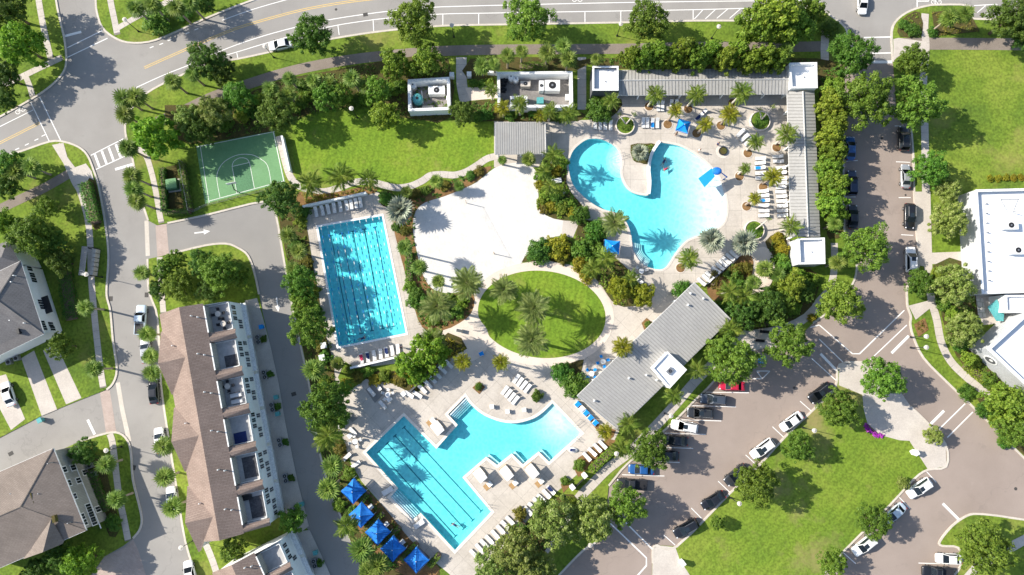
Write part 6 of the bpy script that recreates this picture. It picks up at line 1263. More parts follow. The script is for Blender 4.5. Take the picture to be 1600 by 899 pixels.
for x,y,a,l in [(991,433,(.7,.7),'left lounger under the trees at the lower left of the lagoon'),(998,438,(.7,.7),'right lounger under the trees at the lower left of the lagoon'),(581,613,(.7,.75),'lower grey lounger on the shaded corner pad'),(590.5,604.5,(.7,.75),'upper grey lounger on the shaded corner pad'),(598.5,633,(.7,.75),'single lounger left of the resort pool top corner'),(653,617,(.85,.5),'lounger at the end of the dark wall'),(538.5,652,(.7,.75),'shaded lounger by the lane planting'),(528.5,662,(.6,.8),'outermost shaded lounger by the lane planting'),(543,713,(.75,-.7),'lounger left of the resort pool corner'),(557,725,(.75,-.5),'lounger above the first blue cabana'),(552,675,(.7,.7),'lounger in the white furniture cluster by the lane'),(640,617,(.8,.5),'white lounger below the dark wall end')]: lounger(x,y,ang(*a),l)
# low white side tables on the deck
def side_table(px, py, label, s_=.6, h_=.45, mat='plastic_white', a=.7, group='white side tables'):
    c = P(px,py,h_); t = thing('side_table', label, 'side table', (c.x,c.y,.13), a, group)
    link('table_top', MB().box((0,0,h_),(s_,s_,.07)).mesh('table_top',A[mat]), t); link('table_base', MB().box((0,0,h_/2),(s_*.75,s_*.75,h_-.05)).mesh('table_base',A[mat]), t)
for x,y,l in [(768.5,635.5,'left of three white cubes above the curved pool edge'),(793,643,'middle of three white cubes above the curved pool edge'),(819,640.5,'right of three white cubes above the curved pool edge')]: side_table(x,y,l,.75,.75,a=.1)
for x,y,l in [(579.5,792,'white square table before the first blue cabana gap'),(604,819,'white square table before the second blue cabana'),(629,847,'white square table before the fourth blue cabana'),(630.5,615.5,'pale square table at the end of the dark wall'),(608,624,'white square table on the shaded corner pad'),(880,300,'white square table on the left bank of the lagoon'),(546.5,681,'white square table in the furniture cluster by the lane')]: side_table(x,y,l,.85,.5)
sheet('furniture_pad', [(571,609),(588,594),(604,612),(586,630)], .134, 'lane'); sheet('furniture_pad', [(540,648),(549,640),(560,653),(551,660)], .134, 'lane')
def table_set(px, py, label, chair_mat, fmt, n=4, a0=.3, umbrella=None):
    c = P(px,py,.7); t = thing('patio_table', label, 'table', (c.x,c.y,.13)); link('table_top', MB().frustum((0,0),.5,.5,.68,.74,16).mesh('table_top',A['plastic_white']), t); link('pedestal', MB().frustum((0,0),.25,.06,0,.68,10).mesh('pedestal',A['steel']), t)
    for i in range(n):
        a = a0+i*2*math.pi/n; ch = thing('patio_chair', fmt % ORD[i], 'chair', (c.x+.95*math.cos(a),c.y+.95*math.sin(a),.13), a, fmt[3:])
        link('seat', MB().box((0,0,.44),(.52,.52,.08)).mesh('seat',A[chair_mat]), ch); link('backrest', MB().box((.27,0,.72),(.06,.52,.5)).mesh('backrest',A[chair_mat]), ch)
        lg = MB()
        for x in (-.22,.22):
            for y in (-.22,.22): lg.box((x,y,.2),(.04,.04,.4))
        link('legs', lg.mesh('legs',A['steel']), ch)
table_set(942,565,'white table in the upper blue chair set beside the pool house','sky_fabric','%s chair of the upper blue set beside the pool house')
table_set(924,584,'white table in the lower blue chair set beside the pool house','sky_fabric','%s chair of the lower blue set beside the pool house',4,.8)
table_set(606,617,'round table on the shaded corner pad','vinyl','%s white chair of the round set on the corner pad',5)
table_set(555,690,'round table in the furniture cluster by the lane','vinyl','%s white chair of the set by the lane',4)
table_set(1002,424,'round table below the lagoon lower bay','vinyl','%s white chair of the set below the lagoon lower bay',3)
def sofa(px, py, a, label, mat, group=None, w_=.85, l_=.85):
    c = P(px,py,.4); t = thing('lounge_chair', label, 'lounge chair', (c.x,c.y,.13), a, group)
    link('base', MB().box((0,0,.15),(l_,w_,.26)).mesh('base',A['plastic_white']), t); link('cushion', MB().box((-.05,0,.36),(l_*.85,w_*.8,.16)).mesh('cushion',A[mat]), t); link('backrest', MB().box((l_/2-.08,0,.55),(.16,w_,.55)).mesh('backrest',A[mat]), t)
for i,(x,y,m) in enumerate([(902.5,632,'sky_fabric'),(909.5,639,'vinyl'),(915.5,645.5,'sky_fabric'),(922.5,653,'sky_fabric'),(930,661,'sky_fabric')]): sofa(x,y,ang(.7,-.7),ORD[i]+' lounge chair from the top in the row along the pool house end',m,'lounge chairs along the pool house end',.95,1.0)
sofa(752,553,.4,'single bright blue lounge chair below the ring pad','sky_fabric'); sofa(718,517,-.2,'dark low bench seat on the ring pad','dark_wall',None,.7,1.3)
for x,y,a,l in [(869,283,.2,'white double daybed on the left bank of the lagoon'),(605.5,767.5,ang(.85,-.5),'white bench at the upper pool notch'),(655,819,ang(.8,-.55),'white bench at the lower pool notch')]:
    c = P(x,y,.4); t = thing('daybed',l,'daybed',(c.x,c.y,.13),a); link('base', MB().box((0,0,.18),(2.1,.95,.3)).mesh('base',A['plastic_white']), t); link('mattress', MB().box((0,0,.39),(2.0,.88,.14)).mesh('mattress',A['vinyl']), t)
# --- white canopied daybeds by the resort pool
def canopy_bed(px, py, label, a=ang(.64,.77)):
    c = P(px,py,2.0); t = thing('canopy_daybed', label, 'daybed', (c.x,c.y,.13), a, 'canopied daybeds by the resort pool')
    link('base', MB().box((0,0,.2),(2.3,1.6,.3)).mesh('base',A['wood']), t); link('mattress', MB().box((0,0,.44),(2.15,1.45,.2)).mesh('mattress',A['vinyl']), t)
    ps = MB()
    for x in (-1.05,1.05):
        for y in (-.72,.72): link('post', MB().box((x,y,1.0),(.07,.07,2.0)).mesh('post',A['steel']), t)
    link('canopy', MB().add([(-1.15,-.8,2.0),(1.15,-.8,2.0),(1.15,.8,2.0),(-1.15,.8,2.0),(-1.15,0,2.12),(1.15,0,2.12)],[(0,1,5,4),(4,5,2,3),(0,4,3),(1,2,5),(3,2,1,0)]).mesh('canopy',A['plastic_white']), t)
    link('back_panel', MB().box((1.12,0,1.2),(.05,1.4,1.4)).mesh('back_panel',A['vinyl']), t)
for x,y,l in [(750,743,'left of the three canopied white daybeds on the notched pool edge'),(791.5,740,'middle of the three canopied white daybeds on the notched pool edge'),(831.5,737,'right of the three canopied white daybeds on the notched pool edge'),(683,669,'canopied white daybed on the deck tongue between the pool arms')]: canopy_bed(x,y,l)
for x,y,l in [(765,756.5,'teak and white table by the left canopied daybed'),(805,754.5,'teak and white table by the middle canopied daybed'),(845.5,752,'teak and white table by the right canopied daybed'),(676,657,'teak and white table by the daybed on the deck tongue')]:
    side_table(x,y,l,.9,.4); c = P(x-4,y+4); solo('teak_mat', MB().box((c.x,c.y,.15),(1.1,1.1,.05),.7), A['wood'], 'square teak base beside the '+l, 'table base')
# --- blue cabanas
def cabana(px, py, label, half=1.65, a=math.pi/4, mat='blue_fabric', z=2.5, group='blue pyramid cabanas', name='blue_cabana', cat='cabana', sx=1.0):
    c = P(px,py,z); t = thing(name, label, cat, (c.x,c.y,.13), a, group); h = half; k = half*sx
    cn = MB(); sg = random.uniform(.10,.17); rows = []
    for j in range(5):      # fabric sags between the ridge and the eaves, and in along each edge
        f = 1-j/4; zz = z-.2+.95*((1-f)**1.35); ring = []
        for (x0,y0),(x1,y1) in (((-k,-h),(k,-h)),((k,-h),(k,h)),((k,h),(-k,h)),((-k,h),(-k,-h))):
            for q_ in (0,.25,.5,.75):
                s_ = 1-.07*math.sin(math.pi*q_); ring.append(((x0+(x1-x0)*q_)*f*s_, (y0+(y1-y0)*q_)*f*s_, zz-sg*math.sin(math.pi*q_)*f*(.5+f*.5)))
        rows += ring
    cn.add(rows, [(j*16+i,j*16+(i+1)%16,(j+1)*16+(i+1)%16,(j+1)*16+i) for j in range(4) for i in range(16)]); cm_ = cn.mesh('canopy',A[mat]); link('canopy', cm_, t, rot=(random.uniform(-.03,.03),random.uniform(-.03,.03),0))
    for x, y in ((-k,-h),(k,-h),(k,h),(-k,h)): link('seam', MB().tube([(x*f,y*f,z-.18+.95*((1-f)**1.35)) for f in (1,.75,.5,.25,.02)],.022,4).mesh('seam',A['navy' if mat == 'blue_fabric' else 'blue_fabric']), t)
    vl = MB()
    for x0,y0,x1,y1 in ((-k,-h,k,-h),(k,-h,k,h),(k,h,-k,h),(-k,h,-k,-h)): vl.add([(x0,y0,z-.2),(x1,y1,z-.2),(x1*1.0,y1*1.0,z-.45),(x0,y0,z-.45)],[(0,1,2,3)])
    link('valance', vl.mesh('valance',A[mat]), t)
    for x in (-k+.06,k-.06):
        for y in (-h+.06,h-.06): link('post', MB().box((x,y,(z-.25)/2),(.08,.08,z-.25)).mesh('post',A['plastic_white']), t)
    link('finial', MB().ball((0,0,z+.8),.09,6,4).mesh('finial',A['plastic_white']), t)
    if name == 'blue_cabana':
        link('back_curtain', MB().box((-k+.1,0,1.2),(.05,2*h-.3,2.2)).mesh('back_curtain',A[mat]), t); link('daybed', MB().box((.1,0,.25),(1.6,2.2,.4)).mesh('daybed',A['vinyl']), t)
for i,(x,y) in enumerate([(552,767.5),(564,805),(590,832),(614,858),(651,875.5)]): cabana(x,y,ORD[i]+' blue pyramid cabana from the top left of the resort pool')
cabana(1068,197,'blue square canopy beside the wells on the upper deck',1.2,-.3,'sky_fabric',2.4,None,'blue_canopy','canopy',1.0)
cabana(956,385.5,'blue square umbrella at the left bank of the lagoon',1.25,-.12,'sky_fabric',2.5,None,'blue_canopy','canopy',1.15)
# --- blue fabric water feature over the beach entry
t = thing('shade_feature','bright blue tapering shade sail with a round hood over the beach end of the lagoon','shade sail',tuple(P(1128,275))[:2]+(.0,))
pts = [P(1091,279,3.0),P(1101,293,3.0),P(1117,276,3.5),P(1112,263,3.6)]
part('sail', plate(MB(), pts, .08), A['sky_fabric'], t); hc = P(1120,267.5,3.6); part('hood', MB().ball((hc.x,hc.y,3.6),(.95,.75,.5),14,8), A['blue_fabric'], t, True)
b = P(1130,281); part('post', MB().tube([(b.x,b.y,0),(b.x+.1,b.y,2.0),(hc.x+.5,hc.y,3.5)],[.14,.12,.09],8), A['blue_fabric'], t, True)
for q in pts[:2]:
    b2 = P(1137 if q == pts[0] else 1138,284 if q == pts[0] else 290); part('stay', MB().tube([q,(b2.x,b2.y,.1)],.025,5), A['steel'], t)
# --- fire ring, showers, gate pillars, bins
c = P(1129,237); t = thing('fire_ring','round brown fire ring in a pale circle on the upper deck','fire pit',(c.x,c.y,.13)); part('pale_circle', MB().frustum((0,0),1.35,1.35,0,.012,24), A['deck_pale'], t, False, False); part('bowl', MB().frustum((0,0),.78,.72,0,.32,20), A['mulch'], t, False, False); part('rim', ring_mb([(.82*math.cos(k*.314),.82*math.sin(k*.314)) for k in range(20)],[(.66*math.cos(k*.314),.66*math.sin(k*.314)) for k in range(20)],.1,.36), A['dark_metal'], t, False, False)
def pillar(px, py, label, s_=.75, h_=1.7, a=.7, name='gate_pillar'):
    c = P(px,py,h_); t = thing(name,label,'pillar',(c.x,c.y,.1),a,'white gate pillars'); link('shaft', MB().box((0,0,h_/2),(s_,s_,h_)).mesh('shaft',A['white']), t); link('cap', MB().box((0,0,h_+.05),(s_+.12,s_+.12,.1)).mesh('cap',A['trim']), t)
for x,y,l,a in [(913.5,743.5,'upper white pillar of the pool gate',.7),(894.5,762,'lower white pillar of the pool gate',.7),(706,117,'left white pillar of the upper entry walk',0),(733,116,'right white pillar of the upper entry walk',0),(1067,881,'white pillar on the lower tip of the island lawn',.6),(1432,708,'white pillar at the right tip of the island lawn',.5)]: pillar(x,y,l,a=a,h_=1.5)
c0, c1 = P(898,760), P(911,747); solo('gate', ribbon([c0,c1],.06,.2,1.4), A['dark_metal'], 'dark gate between the two pool gate pillars', 'gate')
def bin_(px, py, label, mat, group, s_=.6, h_=1.0, a=0):
    c = P(px,py,h_); t = thing('bin',label,'bin',(c.x,c.y,.1),a,group); link('body', MB().add([(-s_/2*.8,-s_/2*.8,0),(s_/2*.8,-s_/2*.8,0),(s_/2*.8,s_/2*.8,0),(-s_/2*.8,s_/2*.8,0),(-s_/2,-s_/2,h_),(s_/2,-s_/2,h_),(s_/2,s_/2,h_),(-s_/2,s_/2,h_)],[(3,2,1,0),(4,5,6,7),(0,1,5,4),(1,2,6,5),(2,3,7,6),(3,0,4,7)]).mesh('body',A[mat]), t); link('lid', MB().box((0,0,h_+.04),(s_+.06,s_+.1,.08)).mesh('lid',A[mat]), t)
for x,y,l,m,s_ in [(505.5,540,'upper white cabinet at the lap pool corner','plastic_white',1.0),(503,559,'lower white cabinet at the lap pool corner','plastic_white',1.0)]: bin_(x,y,l,m,'white cabinets at the lap pool corner',s_,1.1,.2)
for i,(x,y) in enumerate([(408,511),(431,621),(433.5,647),(471,788),(492.5,864)]): bin_(x,y,ORD[i]+' blue bin from the top on the townhouse aprons','sky_fabric' if i == 0 else 'teal','bins on the townhouse aprons',.7,1.0,.25)
bin_(62,657,'teal bin at the edge of the house drive','teal',None,.8,1.0,.5)
for i,(x,y) in enumerate([(402,527),(412,582),(424,633),(436,688),(445,744),(455,797),(490,877)]):
    for j,(dx,dy) in enumerate(((0,0),(1.8,7.5))):
        c = P(x+dx,y+dy,.8); t = thing('condenser',['upper','lower'][j]+' air condenser of the '+ORD[i]+' pair on the townhouse aprons','air condenser',(c.x,c.y,.12),.2,'air condensers on the townhouse aprons')
        link('casing', MB().box((0,0,.4),(.8,.8,.8)).mesh('casing',A['steel']), t); link('fan_guard', MB().frustum((0,0),.32,.32,.8,.84,12).mesh('fan_guard',A['dark_metal']), t); link('fan_hub', MB().frustum((0,0),.12,.12,.84,.88,8).mesh('fan_hub',A['steel']), t)
    shrub('shrub',x+10,y+3,6,ORD[i]+' dark shrub beside the townhouse condensers','shrubs beside the townhouse condensers',.9)
for j,(x,y) in enumerate([(13,566),(25,560),(140,728),(146,741)]):
    c = P(x,y,.8); t = thing('condenser',['left air condenser below the white house','right air condenser below the white house','upper air condenser beside the grey house','lower air condenser beside the grey house'][j],'air condenser',(c.x,c.y,.12),.3,'air condensers of the houses'); link('casing', MB().box((0,0,.4),(.9,.9,.8)).mesh('casing',A['steel']), t); link('fan_guard', MB().frustum((0,0),.34,.34,.8,.84,12).mesh('fan_guard',A['dark_metal']), t)
# terrace furniture on the townhouse roofs
def tq(i, fa, fv, z=8.12): return QE(ulE*(i+.07+.71*fa),3.9*fv,z)
for i,kind,fa,fv,l in [(0,'set',.35,.6,'dark dining set on the first roof terrace'),(0,'set',.75,.45,'dark dining set at the lower end of the first roof terrace'),(1,'rug',.75,.45,'dark rug on the second roof terrace'),(2,'set',.25,.75,'dark dining set on the third roof terrace'),(2,'bed',.62,.5,'upper sofa on the third roof terrace'),(2,'bed',.85,.5,'lower sofa on the third roof terrace'),(3,'rug',.8,.65,'navy rug on the fourth roof terrace'),(4,'rugbig',.5,.45,'large dark rug on the fifth roof terrace'),(5,'rugbig',.55,.45,'large worn dark rug on the last roof terrace'),(5,'bed',.15,.85,'dark sofa on the last roof terrace')]:
    q = tq(i,fa,fv); rz = math.atan2((QE(1,0,0)-QE(0,0,0)).y,(QE(1,0,0)-QE(0,0,0)).x)
    if kind == 'set':
        t = thing('dining_set',l,'dining set',tuple(q),rz,'roof terrace furniture'); link('table', MB().frustum((0,0),.5,.5,.66,.74,12).frustum((0,0),.2,.06,0,.66,8).mesh('table',A['kerb']), t)
        for k in range(4): link('chair', MB().box((.85*math.cos(k*1.57),.85*math.sin(k*1.57),.4),(.5,.5,.1),k*1.57).box((1.08*math.cos(k*1.57),1.08*math.sin(k*1.57),.65),(.07,.5,.5),k*1.57).mesh('chair',A['dark_metal']), t)
    elif kind == 'bed':
        t = thing('terrace_sofa',l,'sofa',tuple(q),rz,'roof terrace furniture'); link('base', MB().box((0,0,.2),(.8,1.9,.35)).mesh('base',A['dark_metal' if i == 5 else 'vinyl']), t); link('backrest', MB().box((-.38,0,.5),(.12,1.9,.5)).mesh('backrest',A['dark_metal']), t)
    else:
        sx, sy = ((2.0,2.2) if kind == 'rug' else (3.6,2.5)); solo('rug', MB().box((q.x,q.y,8.115),(sx,sy,.02),rz), A['rug' if i != 3 else 'navy'], l, 'rug', group='roof terrace furniture')
# --- mailbox shelter, transformer, hoop, net
c = P(148,411); t = thing('mailbox_shelter','slatted shelter with a row of pale mailbox units beside the west sidewalk','mailbox shelter',(c.x,c.y,.12),-.06)
for x in (-.8,.8):
    for y in (-2.6,2.6): link('post', MB().box((x,y,1.25),(.14,.14,2.5)).mesh('post',A['dark_metal']), t)
for y in (-2.6,2.6): link('beam', MB().box((0,y,2.5),(2.0,.12,.14)).mesh('beam',A['dark_metal']), t)
SLM = MB().box((0,0,2.62),(.08,5.4,.1)).mesh('slat',A['steel'])
for k in range(7): link('slat', SLM, t, (-.95+k*.16,0,0))
for k in range(6): link('mailbox_unit', MB().box((.65,-2.1+k*.84,.85),(.6,.72,1.4)).mesh('mailbox_unit',A['kerb']), t)
c = P(270,289,.8); t = thing('transformer','green transformer box inside the hedges left of the court','transformer',(c.x,c.y,.15),.15); link('cabinet', MB().box((0,0,.65),(1.9,1.9,1.3)).mesh('cabinet',A['court_dark']), t); link('lid', MB().box((0,.1,1.34),(2.0,1.8,.1)).mesh('lid',A['court']), t); link('pad', MB().box((0,0,.02),(2.5,2.5,.1)).mesh('pad',A['concrete']), t)
c = P(374,297); t = thing('basketball_hoop','basketball hoop on a post at the foot of the court','basketball hoop',(c.x,c.y,.12),ang(-.2,-1)); link('post', MB().tube([(-.6,0,0),(-.6,0,2.6),(.3,0,3.1)],.09,8).mesh('post',A['dark_metal']), t); link('backboard', MB().box((.4,0,3.4),(.05,1.8,1.05)).mesh('backboard',A['plastic_white']), t)
link('rim', ring_mb([(.75+.25*math.cos(k*.5236),.25*math.sin(k*.5236)) for k in range(12)],[(.75+.22*math.cos(k*.5236),.22*math.sin(k*.5236)) for k in range(12)],3.04,3.07).mesh('rim',A['lamp_red']), t)
pa, pb = P(729,318), P(772,397); t = thing('volleyball_net','volleyball net on two posts across the sand court','volleyball net',tuple(pa)); d = (pb-pa)
for q in (pa,pb): part('post', MB().frustum((q.x,q.y),.08,.06,0,2.6,8), A['wood'], t)
nb = MB()
for z in (1.5,1.75,2.0,2.25,2.45): nb.tube([pa+Vector((0,0,z)),pb+Vector((0,0,z))], .005 if z < 2.4 else .02, 4)
for k in range(30): q = pa+d*(k+.5)/30; nb.tube([q+Vector((0,0,1.5)),q+Vector((0,0,2.45))],.004,3)
o = part('net', nb, A['vinyl'], t); o['kind'] = 'stuff'
c = P(895,703); t = thing('pool_lift','oval navy cushioned pool lift at the right edge of the resort pool','pool lift',(c.x,c.y,.13),ang(.9,.1)); link('hull', MB().ball((0,0,.18),(.95,.5,.25),14,6).mesh('hull',A['plastic_white'],smooth=True), t); link('cushion', MB().box((-.1,0,.4),(.9,.5,.16)).mesh('cushion',A['navy']), t); link('arm', MB().tube([(.6,0,.2),(.7,0,1.0),(-.2,.1,1.3)],.05,6).mesh('arm',A['steel']), t)
# --- benches on the walk pad
for x,y,l in [(1193,519,'upper bench on the pad above the parking lot'),(1186,533,'lower bench on the pad above the parking lot')]:
    c = P(x,y); t = thing('bench',l,'bench',(c.x,c.y,.17),-.08,'benches on the pad above the parking lot'); link('seat', MB().box((0,0,.42),(1.7,.45,.06)).mesh('seat',A['dark_metal']), t); link('backrest', MB().box((0,.24,.7),(1.7,.06,.4)).mesh('backrest',A['dark_metal']), t)
    for s_ in (-.7,.7): link('leg', MB().box((s_,0,.2),(.07,.42,.4)).mesh('leg',A['dark_metal']), t)
# ------------------------------------------------------------------ street lamps
lp = thing('street_lamp','','street lamp'); link('base', MB().frustum((0,0),.2,.12,0,.5,10).mesh('base',A['dark_metal']), lp); link('pole', MB().frustum((0,0),.07,.05,.4,4.7,8).mesh('pole',A['dark_metal']), lp); link('lantern', MB().frustum((0,0),.32,.42,4.6,4.95,12).mesh('lantern',A['plastic_white']), lp); link('hat', MB().frustum((0,0),.40,.10,4.95,5.10,12).mesh('hat',A['kerb']), lp)
bpy.context.view_layer.update(); freeze(lp); first = True
for x,y,l in [(195,31,'street lamp on the top left island'),(414,73,'street lamp beside the white car on the curving road'),(135,429,'street lamp below the mailbox shelter'),(166,704,'street lamp at the corner of the grey house'),(283,856,'street lamp at the lower townhouse kerb'),(922,852,'street lamp at the lower left of the parking lot'),(1155,787,'street lamp on the left edge of the island lawn'),(1272,673,'street lamp on the upper island lawn'),(1048,650,'street lamp between pool house and parking lot'),(1447,543,'street lamp on the verge below the hall'),(1447,526,'street lamp by the kerb bed below the hall'),(1123,42,'street lamp on the verge above the middle of the cabana wing'),(970,38,'street lamp on the verge left of the fourth oak'),(706,40,'street lamp on the verge above the entry walk'),(549,170,'lamp at the top of the event lawn'),(963,709,'lamp on the lot walk beside the hedge')]:
    b = P(x,y,4.9); loc = (b.x,b.y,.1)
    if first: lp.location = loc; tag(lp,l,'street lamp','street lamps'); first = False
    else: copy_tree(lp,loc,0,None,l,'street lamps')
# ------------------------------------------------------------------ cars
def paint(name, c, metal=0.0): return pmat('car paint '+name, [c,c], 1, .3, famt=0, spec=.5, coat=.6, metal=metal)
PAINT = {'white':paint('white',(.78,.78,.77)),'black':paint('black',(.012,.013,.016)),'silver':paint('silver',(.42,.43,.44),.4),'red':paint('red',(.48,.012,.045)),'blue':paint('blue',(.015,.085,.26)),'navy':paint('navy',(.02,.035,.075)),'slate':paint('slate',(.07,.085,.11),.3),'ice':paint('ice',(.55,.64,.70),.2),'graphite':paint('graphite',(.035,.037,.04),.2)}
def loft(sts, n=14):
    """body shell from stations (x, half width, z low, z high)"""
    mb = MB(); N = len(sts)
    for x, w_, z0, z1 in sts:
        for k in range(n):
            a = 2*math.pi*k/n; ca, sa = math.cos(a), math.sin(a); e = .45
            mb.v.append((x, w_*abs(ca)**e*(1 if ca >= 0 else -1), (z0+z1)/2+(z1-z0)/2*abs(sa)**e*(1 if sa >= 0 else -1)))
    for i in range(N-1):
        for k in range(n): mb.f.append((i*n+k,(i+1)*n+k,(i+1)*n+(k+1)%n,i*n+(k+1)%n))
    mb.f.append(tuple(range(n))); mb.f.append(tuple((N-1)*n+k for k in reversed(range(n)))); return mb
CAR = {}
def car_proto(kind):
    d = {}
    if kind == 'sedan': L_, W, st, cab = 4.7, .92, [(-2.35,.62,.45,.80),(-2.25,.80,.32,.92),(-1.9,.88,.25,1.0),(-1.2,.92,.22,1.0),(.6,.92,.22,.98),(1.2,.90,.22,.92),(1.9,.86,.25,.84),(2.25,.76,.32,.74),(2.36,.58,.42,.62)], [(-1.75,-1.0,.35,1.25),1.45]
    elif kind == 'suv': L_, W, st, cab = 4.9, .97, [(-2.42,.74,.45,1.05),(-2.35,.88,.35,1.12),(-1.9,.95,.28,1.14),(-1.0,.97,.26,1.12),(.7,.97,.26,1.08),(1.3,.95,.26,1.02),(2.0,.90,.28,.95),(2.35,.80,.36,.85),(2.46,.62,.48,.72)], [(-2.3,-1.95,.35,1.2),1.75]
    else: L_, W, st, cab = 5.6, .98, [(-2.8,.90,.5,1.05),(-2.72,.95,.42,1.1),(-2.0,.97,.36,1.1),(-.6,.98,.34,1.1),(1.0,.98,.34,1.1),(1.6,.97,.34,1.08),(2.4,.94,.36,1.02),(2.7,.86,.42,.92),(2.8,.72,.5,.8)], [(-.55,-.35,.75,1.35),1.85]
    d['body'] = loft(st).mesh('body',A['white'],smooth=True)
    (xr0,xr1,xf1,xf0), zt = cab; zb = st[4][3]-.04; wb = W*.9; wt = W*.74
    def fr(pts, ins, th, nm, mat):
        c = [Vector(p) for p in pts]; m = sum(c,Vector())/4; n = (c[1]-c[0]).cross(c[2]-c[0]).normalized()
        if n.dot(m-Vector((0,0,.9))) < 0: n = -n
        c = [p.lerp(m,ins)+n*th for p in c]; return MB().add(c+[p-n*.06 for p in c],[(0,1,2,3),(3,2,1,0),(0,1,5,4),(1,2,6,5),(2,3,7,6),(3,0,4,7)]).mesh(nm,mat)
    B = lambda x,s_: (x,s_*wb,zb); T = lambda x,s_: (x,s_*wt,zt)
    d['cabin'] = MB().add([B(xr0,-1),B(xf0,-1),B(xf0,1),B(xr0,1),T(xr1,-1),T(xf1,-1),T(xf1,1),T(xr1,1)],[(0,1,5,4),(1,2,6,5),(2,3,7,6),(3,0,4,7),(4,5,6,7),(3,2,1,0)]).mesh('cabin',A['white'])
    d['windshield'] = fr([B(xf0,-1),B(xf0,1),T(xf1,1),T(xf1,-1)],.08,.012,'windshield',A['glass']); d['rear_window'] = fr([B(xr0,-1),B(xr0,1),T(xr1,1),T(xr1,-1)],.12,.012,'rear_window',A['glass'])
    d['side_window'] = [fr([B(xr0,s_),B(xf0,s_),T(xf1,s_),T(xr1,s_)],.12,.012,'side_window',A['glass']) for s_ in (-1,1)]
    d['roof_panel'] = MB().add([(xr1+.1,-wt+.06,zt),(xf1-.05,-wt+.06,zt),(xf1-.05,wt-.06,zt),(xr1+.1,wt-.06,zt),(xr1+.2,-wt+.18,zt+.05),(xf1-.15,-wt+.18,zt+.05),(xf1-.15,wt-.18,zt+.05),(xr1+.2,wt-.18,zt+.05)],[(4,5,6,7),(0,1,5,4),(1,2,6,5),(2,3,7,6),(3,0,4,7)]).mesh('roof_panel',A['white'])
    wx = L_*.30; d['wheel'] = MB().tube([(0,-.11,0),(0,.11,0)],.34,14).mesh('wheel',A['rubber']); d['rim'] = MB().tube([(0,-.125,0),(0,.125,0)],.21,10).mesh('rim',A['rim'])
    d['wpos'] = [(x,y*(W-.1),.34) for x in (-wx,wx) for y in (-1,1)]
    d['headlight'] = [MB().ball((L_/2-.22,s_*W*.70,.72 if kind == 'sedan' else .82),(.16,.15,.08),8,5).mesh('headlight',A['lamp_clear']) for s_ in (-1,1)]
    d['taillight'] = [MB().box((-L_/2+.08,s_*W*.72,.85 if kind == 'sedan' else .95),(.10,.26,.14)).mesh('taillight',A['lamp_red']) for s_ in (-1,1)]
    d['mirror'] = [MB().ball((xf0-.25,s_*(W+.08),zb+.05),(.09,.14,.08),7,5).mesh('mirror',A['dark_metal']) for s_ in (-1,1)]
    if kind == 'suv': d['extra'] = [('sunroof',MB().box((.0,0,zt+.052),(.8,.8,.01)).mesh('sunroof',A['glass']),None)]+[('roof_rail',MB().tube([(-1.6,s_*wt*.92,zt+.06),(.2,s_*wt*.92,zt+.06)],.025,5).mesh('roof_rail',A['steel']),None) for s_ in (-1,1)]
    if kind == 'pickup': d['extra'] = [('cargo_bed',MB().box((-1.65,0,1.10),(2.0,1.6,.06)).mesh('cargo_bed',A['dark_metal']),None)]+[('bed_side',MB().box((-1.65,s_*.88,1.12),(2.1,.12,.16)).mesh('bed_side',A['white']),'p') for s_ in (-1,1)]
    CAR[kind] = (d, L_)
for k in ('sedan','suv','pickup'): car_proto(k)
def car(kind, f, r, color, label, group=None, z=0.02):
    d, L_ = CAR[kind]; pf, pr = P(*f,.8), P(*r,.8); c = (pf+pr)/2; a = math.atan2(pf.y-pr.y,pf.x-pr.x)
    t = thing('parked_car' if kind != 'pickup' else 'pickup_truck', label, 'car' if kind != 'pickup' else 'pickup', (c.x,c.y,z), a, group)
    def col_(o): o.material_slots[0].link = 'OBJECT'; o.material_slots[0].material = PAINT[color]; return o
    col_(link('body', d['body'], t)); cb = col_(link('cabin', d['cabin'], t)); col_(link('roof_panel', d['roof_panel'], t))
    link('windshield', d['windshield'], cb); link('rear_window', d['rear_window'], cb)
    for m in d['side_window']: link('side_window', m, cb)
    for p in d['wpos']: w_ = link('wheel', d['wheel'], t, p); link('rim', d['rim'], w_)
    for k in ('headlight','taillight','mirror'):
        for m in d[k]: link(k, m, t)
    for nm, m, pc in d.get('extra',[]):
        o = link(nm, m, t)
        if pc: col_(o)
    return t
GS, GL, GI = 'cars parked along the right street', 'cars nosed in beside the pool house', 'cars parked along the island lawn'
